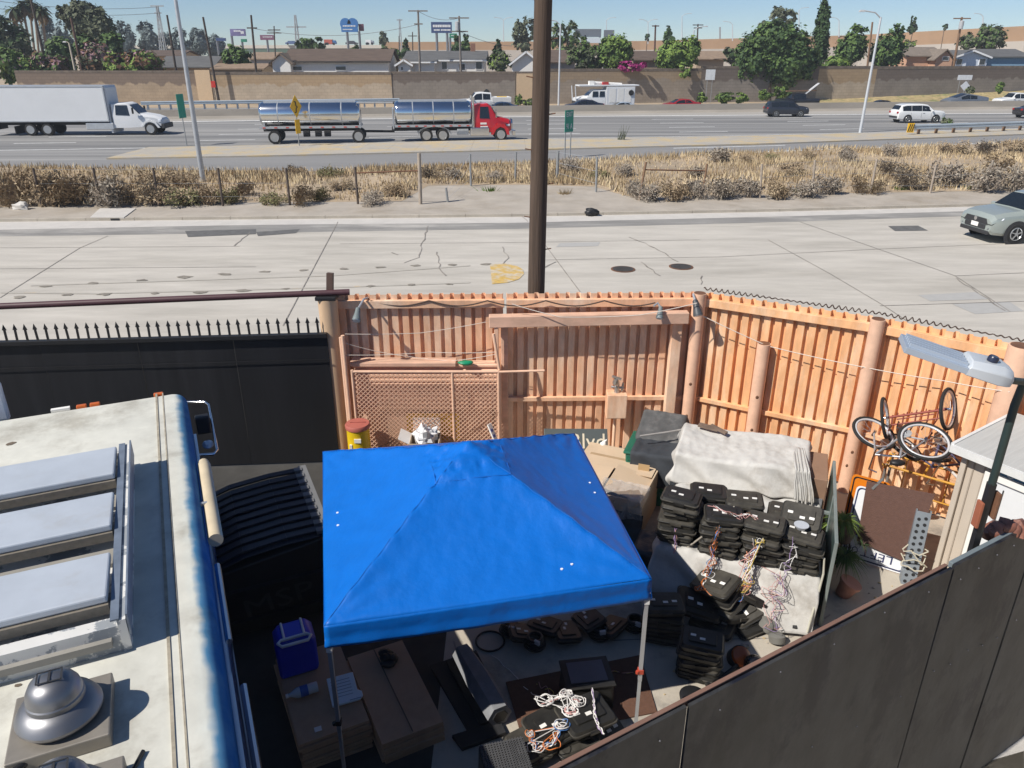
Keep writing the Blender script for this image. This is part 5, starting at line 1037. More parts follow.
# chain link gate
t = thing('chain_link_gate', 'pinkish chain link gate with two panels standing before stacked sheets', 'gate', (-1.6, 11.5, 0)); gx0, gm, gx1, gy, gz = -2.62, -.98, -.22, 11.5, 1.75
for x, z1 in ((gx0, 1.75), (gm, 1.72), (gx1, 1.75)): q = MB(); q.tube([(x, gy, .05), (x, gy, z1)], .024, 10); obj('upright', q, M_pk, t, smooth=60)
q = MB(); q.tube([(gx0-.1, gy, 0), (gx0-.1, gy, 2.35)], .03, 10); obj('gate_post', q, M_pk, t, smooth=60)
q = MB(); q.tube([(gx1+.02, gy+.02, 0), (gx1+.02, gy+.02, 1.7), (gx1-.08, gy+.08, 2.35)], .026, 10); obj('gate_post', q, M_pk, t, smooth=60)
for z in (.08, 1.72): q = MB(); q.tube([(gx0, gy, z), (gx1, gy, z)], .024, 10); obj('rail', q, M_pk, t, smooth=60)
q = MB(); q.tube([(gx1, gy-.01, 1.72), (gx1+.75, gy-.05, 1.76)], .02, 8); obj('latch_bar', q, M_pk, t)
for a, b in ((gx0, gm), (gm, gx1)):
    q = MB(); s = .078; wd = b-a; n = int((wd+1.64)/s)
    for k in range(n):
        for sg in (1, -1):
            x0 = a-1.64+k*s if sg > 0 else a+k*s; pts = []
            z0, z1 = .08, 1.72; xa, xb = x0, x0+sg*1.64
            lo_, hi_ = (a, b); ta = 0.; tb = 1.
            for (lim, ) in ((lo_,), (hi_,)):
                pass
            ts = sorted([(lo_-xa)/(xb-xa), (hi_-xa)/(xb-xa)]); ta = max(0, ts[0]); tb = min(1, ts[1])
            if tb-ta > .01: q.tube([(lerp(xa, xb, ta), gy+.004*sg, lerp(z0, z1, ta)), (lerp(xa, xb, tb), gy+.004*sg, lerp(z0, z1, tb))], .0075, 4, cap=False)
    obj('mesh', q, M_pk, t, recalc=False)
q = MB()
q.tube([(gx0+.3, gy-.02, .3), (gm, gy-.02, 1.0)], .004, 4); q.tube([(gm, gy-.02, .4), (gx1, gy-.02, 1.0)], .004, 4); obj('brace_wire', q, M_rust, t)
# sheets behind the gate
t = thing('stacked_sheets', 'stack of horizontally ribbed pinkish sheets stored behind the chain link gate', 'sheets', (-1.5, 11.75, 0)); q = MB()
prof = []; z = .95
while z < 1.72: prof += [(11.70, z), (11.66, z+.02), (11.66, z+.05), (11.70, z+.07)]; z += .085
q.prism(prof+[(11.80, z), (11.80, .95)], -2.62, -.25, f=lambda u, v, w_: (w_, u, v)); obj('ribbed_sheet', q, M_pk, t)
q = MB(); q.box((-1.8, 11.72, 1.80), (1.75, .26, .07)); obj('top_board', q, M_orw, t, bevel=.01)
q = MB(); q.box((-1.45, 11.78, .5), (2.2, .06, .88)); obj('lower_panel', q, M_pk, t)
q = MB(); q.box((-1.35, 11.68, .62), (.9, .03, .5)); tag(obj('yellow_board', q, mat('yellow_panel', (.62, .36, .03), .6, var=.15)), 'yellow board leaning behind the chain link gate', 'board')
q = MB(); q.blob((-.75, 11.6, 1.84), .1, 10, jag=.4, sq=(1.4, .7, .35)); tag(obj('green_clamp', q, mat('green_plastic', (.01, .25, .12), .4), smooth=180), 'small bright green plastic piece on top of the chain link gate', 'clip')
# rust red lid yellow drum
c = Vector((W(358, 430, 11.15).x, 11.15, 0)); t = thing('yellow_drum', 'yellow drum with a faded red lid beside the thick corner post', 'drum', c.to_tuple()); q = MB(); q.lathe((0, 0, 0), [(.17, 0), (.185, .03), (.185, .4), (.19, .42), (.185, .44), (.185, .88), (.19, .9)], 28); obj('body', q, mat('drum_yellow', (.78, .52, .01), .4, var=.05), t, world=False, smooth=40)
q = MB(); q.lathe((0, 0, .9), [(.20, -.02), (.205, .03), (.19, .055), (.05, .06)], 28); q.bar((-.12, 0, .965), (.12, .02, .965), .02, .02); obj('lid', q, mat('lid_red', (.42, .12, .09), .6, var=.1), t, world=False, smooth=40)
q = MB(); q.box((.02, -.187, .72), (.11, .02, .07)); obj('label', q, M_white, t, world=False); q = MB(); q.box((-.1, -.165, .6), (.04, .03, .08)); obj('label', q, M_white, t, world=False)
# white lined box of crumpled plastic
c = W(425, 440, 11.25); t = thing('open_box', 'open cardboard box full of crumpled white plastic before the chain link gate', 'box', (c.x, c.y, 0)); q = MB()
h = .62
for s, u in ((1, 0), (-1, 0), (0, 1), (0, -1)): q.box((s*.24, u*.2, h/2), (.012 if s else .48, .012 if u else .4, h))
q.box((0, 0, .02), (.46, .38, .02)); obj('box', q, mat('cardboard_light', (.52, .43, .33), .9, var=.08), t, world=False)
for M_, sz in ((frame((0, .3, h+.1), (1, 0, 0), (0, .5, 1)), (.46, .26)), (frame((-.33, 0, h+.04), (.9, 0, -.5), (0, 1, 0)), (.2, .38))): q = MB(); q.box((0, 0, 0), (sz[0], sz[1], .01)); q.v = [M_ @ a for a in q.v]; obj('flap', q, M_white, t, world=False)
q = MB()
for i in range(6): q.blob((jit(.14), jit(.1), h-.02+rng.uniform(0, .08)), rng.uniform(.08, .14), 10, jag=1.4, seed=i)
obj('plastic', q, mat('crumpled_plastic', (.70, .70, .71), .3, var=.15, scale=14), t, world=False, smooth=20)
t_ = MB(); a = W(489, 424, 11.3); b = W(498, 446, 11.2); t_.bar(a, b, .09, .025); sl_ = obj('spirit_level', t_, M_white); tag(sl_, 'white and blue spirit level leaning against the gate end', 'level'); q = MB()
for k in (.3, .55, .8): q.bar(a.lerp(b, k-.06)+Vector((0, -.012, .01)), a.lerp(b, k+.06)+Vector((0, -.012, .01)), .05, .02)
obj('vial', q, mat('level_blue', (.03, .06, .25), .4), sl_)
# electric box with tap on the fence
c = W(616, 404, 11.72); t = thing('meter_box', 'salmon painted meter box on the fence with a silver tap on top', 'meter box', (c.x, c.y, c.z-.2)); q = MB(); q.box((0, 0, .2), (.34, .26, .44)); obj('box', q, M_or, t, world=False, bevel=.015)
q = MB(); q.tube([(0, 0, .42), (0, 0, .56), (-.03, -.05, .62), (-.03, -.08, .70)], [.05, .04, .06, .035], 10); q.tube([(-.1, 0, .52), (.12, 0, .5)], .022, 8); q.tube([(.08, -.02, .45), (.1, -.02, .6)], .02, 8); q.bar((-.1, -.06, .74), (.05, -.1, .70), .04, .03); obj('tap', q, mat('dull_silver', (.5, .5, .5), .35, metal=.8), t, world=False, smooth=50)
q = MB(); q.tube([(0, .02, -.02), (0, .02, -.9)], .03, 8); obj('conduit', q, M_or, t, world=False)
# floodlights
def flood(label, px, py, Y, dirv, sc=1., m=None, arm=(0, .3, .05)):
    c = W(px, py, Y); t = thing('floodlight', label, 'floodlight', c.to_tuple(), group=None); d = Vector(dirv).normalized(); M_ = frame((0, 0, 0), d.orthogonal(), d.cross(d.orthogonal())).to_3x3(); q = MB()
    q.lathe((0, 0, 0), [(.03*sc, -.22*sc), (.055*sc, -.2*sc), (.07*sc, -.05*sc), (.10*sc, .08*sc), (.10*sc, .12*sc)], 16, M=M_); obj('housing', q, m or mat('floodlight_grey', (.16, .19, .19), .5, var=.1), t, world=False, smooth=40)
    q = MB(); q.lathe(d*.118*sc, [(.088*sc, 0), (.088*sc, .008)], 16, M=M_); obj('lens', q, mat('lens_glass', (.45, .55, .6), .08), t, world=False)
    q = MB(); q.tube([-d*.18*sc, -d*.2*sc+Vector(arm)*.5, Vector(arm)], .018, 8); obj('arm', q, M_galv, t, world=False)
flood('grey floodlight pointing down on the left stretch of the salmon fence', 357, 316, 11.45, (-.05, -.8, -.75), .68, arm=(.1, .5, .15))
flood('dark grey floodlight mounted on the pinkish corner post beside the wooden pole', 697, 310, 11.65, (.2, -.6, -1), .78, m=mat('floodlight_dark', (.06, .065, .07), .5), arm=(0, .3, .12))
flood('small pale floodlight hanging under the right end of the timber beam', 660, 314, 11.68, (-.2, -.8, -1), .6, arm=(-.1, .05, .12))
# cords and barbed coil
def cord(label, px, r=.009, sag=.1, m=None, cat='cord'):
    pts = [W(x, y, Y) for x, y, Y in px]; out = []
    for a, b in zip(pts[:-1], pts[1:]):
        for i in range(8): k = i/8; out.append(a.lerp(b, k)-Vector((0, 0, 4*sag*k*(1-k)*(b-a).length*.3)))
    q = MB(); q.tube(out+[pts[-1]], r, 5); return tag(obj('cord', q, m or M_rope), label, cat)
cord('white cord strung across the bright orange fence above the tarp', [(703, 316, 11.7), (768, 346, 11.35), (868, 368, 10.55), (945, 381, 9.95), (1010, 392, 9.3)], .007, .03)
cord('white cord hanging over the timber beam to the dark floodlight', [(512, 304, 11.7), (560, 317, 11.6), (640, 315, 11.6), (697, 303, 11.6)], .007, .04)
cord('upper thin cord across the left stretch of salmon fence', [(345, 334, 11.5), (420, 333, 11.7), (486, 322, 11.75)], .005, .03)
cord('lower thin cord across the left stretch of salmon fence', [(346, 355, 11.5), (430, 352, 11.75), (496, 352, 11.6)], .005, .05)
cord('thin cord running slantwise above the gate', [(345, 343, 11.5), (380, 352, 11.7), (450, 361, 11.7), (497, 354, 11.6)], .005, .05)
q = MB(); pts = []
path = [Vector((*FB, FT+.10)), Vector((*FC_, FT+.10)), Vector((*FE, FT+.10))]
for a, b in zip(path[:-1], path[1:]):
    n = int((b-a).length/.012)
    d = (b-a).normalized(); nn = Vector((-d.y, d.x, 0))
    for i in range(n): ph = i*.8; k = .022*(1+.6*math.sin(i*.043)); pts.append(a.lerp(b, i/n)+nn*math.cos(ph)*k+Vector((0, 0, math.sin(ph)*k*.8)))
q.tube(pts, .010, 4); tag(obj('barbed_coil', q, mat('rusty_wire', (.07, .045, .035), .8)), 'coil of dark rusty wire along the top of the bright orange fence', 'wire')
q = MB(); pts = []
for i in range(5):
    a = Vector((-2.3+i*.95, 11.86, FT-.03)); b = a+Vector((.95, 0, 0)); 
    for k in range(8): pts.append(a.lerp(b, k/8)-Vector((0, .0, .09*math.sin(3.14*k/8))))
for i in range(4):
    a = Vector((-.2+2.35*0+i*.85+2.65*0, 11.9, FT-.03))
q.tube(pts, .012, 5); tag(obj('cord', q, mat('rusty_wire', (.07, .045, .035), .8)), 'dark wire looping along the top rail of the salmon fence', 'wire')
# ------------------------------------------------------------------ black spiked fence
M_bf = mat('black_sheet_metal', (.010, .010, .012), .5, var=.35, scale=1.2, col2=(.019, .019, .022), mscale=.5, stretch=(2.5, 2.5, .25))
a = P(-60, 344, 2.35); b = Vector((-2.98, 11.56, 2.35)); a.z = b.z = 2.35; d = (b-a).normalized(); t = thing('spiked_fence', 'black sheet metal fence topped with pointed spikes on the left', 'fence', (b.x, b.y, 0)); n = Vector((d.y, -d.x, 0))
q = MB()
L = (b-a).length; k = int(L/1.2)
for i in range(k):
    p0 = a+d*L*i/k; p1 = a+d*(L*(i+1)/k-.006); q.bar(Vector((p0.x, p0.y, 1.18))+n*.004*(i % 2), Vector((p1.x, p1.y, 1.18))+n*.004*(i % 2), .02, 2.3)
obj('sheet', q, M_bf, t)
q = MB(); q.bar(a+n*.04, b+n*.04, .09, .07); obj('top_rail', q, M_black, t, bevel=.005)
q = MB(); q.bar(a+n*.05-Vector((0, 0, .42)), b+n*.05-Vector((0, 0, .42)), .012, .012); obj('seam', q, M_bf, t)
q = MB(); q.box((0, 0, .07), (.035, .012, .20)); q.add([(-.034, -.006, .17), (.034, -.006, .17), (.034, .006, .17), (-.034, .006, .17), (0, 0, .27)], [(0, 1, 4), (1, 2, 4), (2, 3, 4), (3, 0, 4), (3, 2, 1, 0)])
sp0 = obj('spike', q, M_black, t, world=False); ns = int(L/.155)
for i in range(ns):
    c = a+d*(i+.5)*.155; o = sp0 if i == 0 else sp0.copy()
    if i: C.objects.link(o); o.parent = t
    o.location = Vector((c.x, c.y, 2.38))-t.location; o.rotation_euler = (jit(.03), jit(.04), math.atan2(d.y, d.x))
# ------------------------------------------------------------------ front black fence, nearest the camera
FS = Vector((.71, 3.11, 0)); FD_ = Vector((.864, .504, 0)).normalized(); FN = Vector((FD_.y, -FD_.x, 0)); FHh = 3.05
t = thing('panel_fence', 'tall black panel fence with a brown top edge in the right foreground', 'fence', FS.to_tuple())
M_fp2 = mat('black_painted_board', (.038, .037, .035), .55, var=.5, scale=3, col2=(.007, .007, .012), mscale=1.6, mix=(.48, .60), bump=.6, bscale=2.5, stretch=(1, 1, .6))
M_ply = mat('brown_board_edge', (.19, .105, .075), .8, var=.15)
sx = [-1.6, .35, 2.93, 4.1, 5.3, 6.5]
for i, (u0, u1) in enumerate(zip(sx[:-1], sx[1:])):
    p0 = FS+FD_*(u0+.008); p1 = FS+FD_*(u1-(.012 if i != 1 else .03)); q = MB(); q.bar(p0+Vector((0, 0, FHh/2))+FN*.006*(i % 2), p1+Vector((0, 0, FHh/2))+FN*.006*(i % 2), .022, FHh); pn = obj('panel', q, M_fp2, t)
    q = MB()
    for k in range(5):
        for zz in (FHh-.12, FHh-1.1): c = p0.lerp(p1, (k+.5)/5)+FN*.02+Vector((0, 0, zz+jit(.05))); q.lathe(c, [(.007, -.004), (.004, .004)], 8, M=frame((0, 0, 0), FD_, Vector((0, 0, 1))).to_3x3())
    obj('screws', q, mat('dark_screw', (.10, .10, .11), .5), pn)
q = MB(); q.bar(FS+FD_*-1.6+FN*-.035+Vector((0, 0, FHh-.02)), FS+FD_*2.9+FN*-.035+Vector((0, 0, FHh-.02)), .028, .05); obj('top_edge', q, M_ply, t, bevel=.004)
q = MB(); q.bar(FS+FD_*2.95+FN*-.03+Vector((0, 0, FHh-.02)), FS+FD_*6.5+FN*-.03+Vector((0, 0, FHh-.02)), .035, .05); obj('top_rail', q, mat('grey_green_rail', (.16, .19, .20), .5), t, bevel=.004)
q = MB(); q.bar(FS+FD_*2.97+FN*.014+Vector((0, 0, FHh-.34)), FS+FD_*2.93+FN*.014+Vector((0, 0, FHh-.02)), .006, .05); 
# ------------------------------------------------------------------ lamp at the front fence
lb = Vector((3.585, 4.91, 0)); t = thing('led_street_lamp', 'grey led street lamp on a dark green pole behind the front fence', 'street lamp', lb.to_tuple()); e = W(1008, 380, 4.80)
q = MB(); q.tube([lb+Vector((0, 0, 3.55)), lb+Vector((0, 0, 4.20)), lb+Vector((.015, 0, 4.36)), Vector((lb.x+.02, lb.y-.01, e.z-.06)), e], [.029, .029, .028, .026, .024], 12)
q.v = [a for a in q.v]; obj('pole', q, mat('dark_green_pole', (.02, .035, .032), .5, var=.1), t, smooth=50)
q = MB(); q.box(lb+Vector((0, 0, 1.78)), (.05, .05, 3.56)); obj('steel_post', q, M_black, t)
for dz, s, mm in ((3.5, 1, M_rust), (3.42, -1, mat('rust_orange_bracket', (.32, .10, .05), .7))): q = MB(); q.box(lb+Vector((s*.055, -.02, dz-.12)), (.022, .07, .22)); obj('bracket', q, mm, t, bevel=.004)
tip = W(901, 343, 5.02); ax = (tip-e); LL = ax.length; ax.normalize(); sd = Vector((.35, 1, 0)).normalized(); M_ = frame(e, ax, -sd); 
q = MB(); q.loft([[M_ @ Vector((x, y, z)) for y, z in ((-w_/2, -.025), (w_/2, -.025), (w_/2, h_*.55), (w_*.32, h_), (-w_*.32, h_), (-w_/2, h_*.55))] for x, w_, h_ in ((-.01, .14, .04), (.02, .20, .08), (LL*.12, .27, .10), (LL*.40, .29, .075), (LL*.42, .29, .03))])
hd_ = obj('lamp_head', q, mat('luminaire_grey', (.50, .53, .56), .4, var=.04), t, smooth=30, bevel=.006)
q = MB(); q.box((LL*.70, 0, .004), (LL*.58, .29, .045))
for i in range(5): q.box((LL*.69, -.10+i*.05, .036), (LL*.54, .014, .03))
q.v = [M_ @ a for a in q.v]; obj('heat_sink', q, mat('luminaire_fins', (.40, .46, .54), .4, metal=.3, var=.04), hd_, bevel=.003)
q = MB(); q.lathe((LL*.22, .02, .072), [(.035, .02), (.035, .05), (.028, .06)], 14); q.v = [M_ @ a for a in q.v]; obj('photocell', q, mat('photocell_navy', (.02, .025, .05), .3), hd_, smooth=40)
# ------------------------------------------------------------------ white food truck
TC = Vector((-4.08, 8.67, 0)); TR = R(24.2); TUP = Vector((0, 0, .59)); t = thing('food_truck', 'cream roofed step van with a blue side, vents and hatches on its roof', 'truck', TC.to_tuple(), TR); t.scale = (1.1, 1.1, 1.1)
M_cream = mat('cream_roof', (.52, .485, .41), .6, var=.10, scale=2.5, col2=(.40, .36, .29), mscale=1.0, mix=(.52, .75), bump=.1, bscale=10)
def roofmat():
    m = mat('cream_to_blue_paint', (.62, .62, .59), .85, var=.16, scale=2.2, spec=.2, col2=(.36, .34, .30), mscale=1.3, mix=(.46, .74), bump=.12, bscale=9); n = m.node_tree.nodes; l = m.node_tree.links; b = n['Principled BSDF']; src = b.inputs['Base Color'].links[0].from_socket; tc = next(z for z in n if z.type == 'TEX_COORD'); sp = n.new('ShaderNodeSeparateXYZ'); l.new(tc.outputs['Object'], sp.inputs[0])
    nz = n.new('ShaderNodeTexNoise'); nz.inputs['Scale'].default_value = 5; l.new(tc.outputs['Object'], nz.inputs[0]); ad = n.new('ShaderNodeMath'); ad.operation = 'MULTIPLY_ADD'; l.new(nz.outputs[0], ad.inputs[0]); ad.inputs[1].default_value = .10; l.new(sp.outputs[0], ad.inputs[2])
    cr_ = n.new('ShaderNodeValToRGB'); e_ = cr_.color_ramp.elements; e_[0].position = .0; e_[0].color = (.62, .61, .565, 1); e_[1].position = 1; e_[1].color = (.008, .12, .36, 1); e_.new(.35).color = (.60, .61, .58, 1); e_.new(.6).color = (.10, .27, .46, 1)
    mr = n.new('ShaderNodeMapRange'); mr.inputs[1].default_value = -.13; mr.inputs[2].default_value = .05; l.new(ad.outputs[0], mr.inputs[0]); l.new(mr.outputs[0], cr_.inputs[0])
    mx = n.new('ShaderNodeMix'); mx.data_type = 'RGBA'; mx.blend_type = 'MULTIPLY'; mx.inputs[0].default_value = .85; mu_ = n.new('ShaderNodeVectorMath'); mu_.operation = 'SCALE'; mu_.inputs[3].default_value = 1.62; l.new(src, mu_.inputs[0]); l.new(cr_.outputs[0], mx.inputs[6]); l.new(mu_.outputs[0], mx.inputs[7]); l.new(mx.outputs[2], b.inputs['Base Color']); return m
q = MB(); rr = .13
ang = [i*math.pi/2/6 for i in range(7)]
prof = [(0, 1.0)]+[(-rr+rr*math.cos(a), 3.0-rr+rr*math.sin(a)) for a in ang]+[(-2.3+rr-rr*math.cos(a), 3.0-rr+rr*math.sin(a)) for a in reversed(ang)]+[(-2.3, 1.0)]
def body_sec(y, k=0): return [Vector((-1.15+(x+1.15)*(1-k*.03), y, z-(.06*k if z > 2 else 0))) for x, z in prof]
q.loft([body_sec(-9), body_sec(-.08), body_sec(0, .5), body_sec(.05, 1.6)]); bd = obj('body', q, roofmat(), t, world=False, smooth=30)
q = MB(); q.box((-.30, -4.5, 3.004), (.02, 9.0, .008)); q.box((-.235, -4.5, 3.002), (.012, 9.0, .006)); obj('roof_seam', q, mat('roof_sealant', (.34, .30, .23), .8, var=.3, scale=12), bd, world=False)
q = MB(); q.box((.012, -4.6, 1.7), (.02, 8.4, 1.3)); obj('side_mural', q, mat('blue_mural', (.02, .075, .22), .4, var=.3, scale=1.2, col2=(.01, .03, .09), mscale=1.0), bd, world=False)
for z in (2.55, 1.0): q = MB(); q.box((.02, -4.6, z), (.03, 8.6, .05)); obj('trim_strip', q, M_chrome, bd, world=False)
M_hatch = mat('hatch_grey_blue', (.49, .53, .58), .45, metal=.15, var=.08, scale=2, col2=(.45, .47, .49), mscale=2.2, mix=(.5, .7)); M_peel = mat('peeling_white_paint', (.66, .65, .62), .7, var=.06, scale=3, col2=(.28, .30, .32), mscale=3.5, mix=(.50, .53))
fr = thing('x', 'x', 'x'); bpy.data.objects.remove(fr)
q = MB()
for (c_, s_) in (((-.535, -2.98, 3.12), (.05, 2.56, .25)), ((-1.4, -4.2, 3.1), (1.75, .10, .2)), ((-1.4, -1.72, 3.1), (1.75, .08, .2)), ((-1.4, -2.9, 3.05), (1.7, 2.5, .08))): q.box(c_, s_)
vf = obj('hatch_frame', q, M_peel, t, world=False)
q = MB(); q.box((-.50, -2.98, 3.20), (.012, 2.56, .16)); q.box((-.57, -2.98, 3.255), (.05, 2.56, .012)); obj('side_flashing', q, mat('blue_grey_flashing', (.20, .24, .30), .5, metal=.3, var=.2, scale=6), vf, world=False)
for y0, y1 in ((-1.78, -2.36), (-2.62, -3.18), (-3.5, -4.06)):
    q = MB(); M_ = Matrix.Rotation(R(-3), 3, 'X'); q.box((-1.32, (y0+y1)/2, 3.27), (1.42, abs(y1-y0), .055), M=M_); h_ = obj('hatch_lid', q, M_hatch, vf, world=False, bevel=.012)
    q = MB(); q.box((-1.32, y1-.012, 3.22), (1.42, .02, .07)); obj('vent_strip', q, mat('hatch_edge', (.20, .175, .14), .6, var=.2, scale=20), vf, world=False)
    q = MB(); q.box((-1.32, y1-.13, 3.10), (1.42, .2, .05)); obj('vent_slot', q, mat('vent_grey', (.28, .265, .235), .8), vf, world=False)
def fan(x, y, z=3.0):
    n0 = len(bpy.data.objects)
    q = MB(); q.box((x, y, z+.045), (.50, .50, .09)); b_ = obj('fan_base', q, mat('fan_base_grey', (.26, .235, .20), .5, metal=.3, var=.15, scale=5), t, world=False, bevel=.008)
    ms = mat('spun_aluminium', (.26, .26, .27), .42, metal=.85, var=.06, scale=6)
    q = MB(); q.lathe((x, y, z+.10), [(.14, 0), (.235, .01), (.25, .03), (.25, .045), (.22, .09), (.18, .115), (.15, .125)], 40); q.v = [Vector((x+(a.x-x)*.88, y+(a.y-y)*.88, a.z)) for a in q.v]; obj('fan_bowl', q, ms, b_, world=False, smooth=30)
    q = MB(); q.lathe((x, y, z+.20), [(.15, 0), (.172, .005), (.172, .075), (.165, .083), (.158, .125), (.13, .175), (.08, .205), (.02, .213)], 40); q.v = [Vector((x+(a.x-x)*.86, y+(a.y-y)*.86, z+.12+(a.z-z-.2)*.92+.06)) for a in q.v]; o = obj('fan_dome', q, ms, b_, world=False, smooth=30)
    q = MB(); 
    for c_, s_ in (((0, .045, 0), (.12, .008, .004)), ((0, -.045, 0), (.12, .008, .004)), ((.06, 0, 0), (.008, .09, .004)), ((-.06, 0, 0), (.008, .09, .004)), ((0, 0, 0), (.012, .09, .004))): q.box((x+c_[0], y+c_[1], z+.380), s_)
    obj('handle', q, M_clad, o, world=False)
fan(-.855, -4.78); fan(-.78, -5.46)
q = MB(); q.tube([(-.98, -4.98, 3.05), (-1.1, -5.1, 3.06), (-1.35, -5.2, 3.04), (-1.7, -5.25, 3.03)], .022, 8); obj('cable', q, M_black, t, world=False, smooth=60)
q = MB(); q.tube([(-.45, -5.15, 3.015), (-.52, -5.3, 3.015), (-.62, -5.34, 3.015)], .012, 6); obj('cable', q, M_black, t, world=False)
q = MB()
for i in range(9):
    cx_, cy_ = rng.uniform(-2.0, -.32), rng.choice([rng.uniform(-1.5, -.3), rng.uniform(-4.35, -4.3), rng.uniform(-5.9, -5.2)]); n_ = 9; s_ = rng.uniform(.012, .035)
    q.add([Vector((cx_+s_*1.6*math.cos(6.283*k/n_)*rng.uniform(.6, 1.2), cy_+s_*math.sin(6.283*k/n_)*rng.uniform(.6, 1.2), 3.003)) for k in range(n_)], [tuple(range(n_))])
obj('roof_stains', q, mat('roof_stain', (.16, .125, .09), .9, var=.3), bd, world=False)
q = MB()
for x in (-.28, -.92, -1.05, -1.9): q = MB(); q.box((x, .03, 2.98), (.10, .06, .04)); obj('marker_light', q, mat('marker_amber', (.55, .12, .02), .3), t, world=False, bevel=.01)
q = MB(); q.box((-1.25, .03, 2.985), (.18, .05, .03)); obj('clearance_lamp', q, M_white, t, world=False)
q = MB(); q.tube([(.07, -1.66, 2.86), (.07, -3.0, 2.86)], .06, 14); q.tube([(.07, -1.64, 2.86), (.07, -1.60, 2.86)], .05, 14); obj('rolled_awning', q, mat('cream_fabric', (.55, .46, .32), .8, var=.12, scale=3), t, world=False, smooth=60)
q = MB(); q.box((.02, -2.45, 2.9), (.12, .03, .03)); obj('awning_bracket', q, M_galv, t, world=False)
q = MB(); q.tube([(.05, -3.15, 2.72), (.05, -4.1, 2.72)], .025, 8); obj('side_rail', q, M_chrome, t, world=False)
q = MB(); q.tube([(.09, -4.0, 2.2), (.09, -8, 2.2)], .03, 8); obj('side_rail', q, M_chrome, t, world=False)
Mi = root_matrix(t).inverted()
def TL(px, py, z): return Mi @ P(px, py, z)+TUP
q = MB(); q.tube([TL(187, 402, 2.2), TL(205, 402, 2.2), TL(209, 405, 2.18), TL(217, 450, 2.05), TL(214, 454, 2.03), TL(198, 455, 2.05)], .017, 8); ma = obj('mirror_arm', q, M_chrome, t, world=False, smooth=60)
q = MB(); c = TL(203, 424, 2.1); q.box(c, (.16, .12, .22)); obj('mirror', q, M_black, ma, world=False, bevel=.02)
q = MB(); c = TL(208, 444, 2.05); q.lathe(c, [(.06, -.015), (.06, .0), (.03, .02)], 16, M=Matrix.Rotation(R(25), 3, 'X')); obj('spot_mirror', q, mat('mirror_pale', (.6, .62, .66), .2, metal=.5), ma, world=False)
q = MB(); q.box(Mi @ W(-6, 402, 8.2)+TUP, (.22, .08, .45)); o = obj('mirror', q, mat('mirror_white', (.62, .66, .72), .4), t, world=False, bevel=.03)
def desc(o):
    r = []
    for c_ in kids(o): r += [c_]+desc(c_)
    return r
for o in desc(t): o.data.transform(Matrix.Translation(-TUP))
for x in (-.14, -2.16):
    for y in (-1.2, -6.5):
        q = MB(); q.lathe((x, y, .4), [(.2, -.12), (.38, -.12), (.4, -.09), (.4, .09), (.38, .12), (.2, .12)], 24, M=Matrix.Rotation(R(90), 3, 'Y')); obj('wheel', q, M_tyre, t, world=False, smooth=40)
# ------------------------------------------------------------------ dumpster
t = thing('dumpster', 'black ribbed lid rubbish dumpster in the shade beside the blue canopy', 'dumpster', (-2.98, 9.20, 0), TR); t.scale = (1, 1, .86); q = MB()
q.prism([(0, 0), (-1.25, 0), (-1.25, 1.05), (0, 1.25)], -1.75, 0, f=lambda u, v, w_: (u, w_, v+.12)); obj('body', q, M_black, t, world=False, bevel=.02)
q = MB(); q.box((-.6, -1.78, .85), (1.35, .08, .08)); q.box((-.6, -1.79, .35), (1.35, .06, .08)); obj('rib', q, M_black, t, world=False)
for k in range(2):
    q = MB()
    for i in range(5):
        y = -.05-k*.86-i*.17; pts = [(.05, y, 1.42), (-.4, y, 1.42), (-.9, y, 1.36), (-1.35, y, 1.2)]
        for a_, b_ in zip(pts[:-1], pts[1:]): q.bar(a_, b_, .10, .03); 
        pts2 = [(x, y-.085, z-.035) for x, _, z in pts]
        for a_, b_ in zip(pts2[:-1], pts2[1:]): q.bar(a_, b_, .09, .012)
    obj('lid', q, mat('lid_dark_blue_black', (.016, .018, .028), .4, var=.15), t, world=False)
q = MB(); q.box((.07, -.86, 1.41), (.10, 1.80, .05))
for i in range(10): q.box((.0, -.07-i*.175, 1.43), (.10, .09, .05))
obj('lid_edge', q, mat('lid_edge_grey', (.17, .17, .17), .6), t, world=False)
q = MB(); text_mb(q, 'MSP', .42, frame((-.6, -1.835, .62), (1, 0, .1), (0, 0, 1)), width=.8); obj('graffiti', q, mat('graffiti_grey', (.045, .045, .042), .7), t, world=False)
for x in (-.1, -1.1): q = MB(); q.lathe((x, -1.6, .06), [(.06, -.03), (.06, .03)], 12, M=Matrix.Rotation(R(90), 3, 'Y')); obj('caster', q, M_tyre, t, world=False)
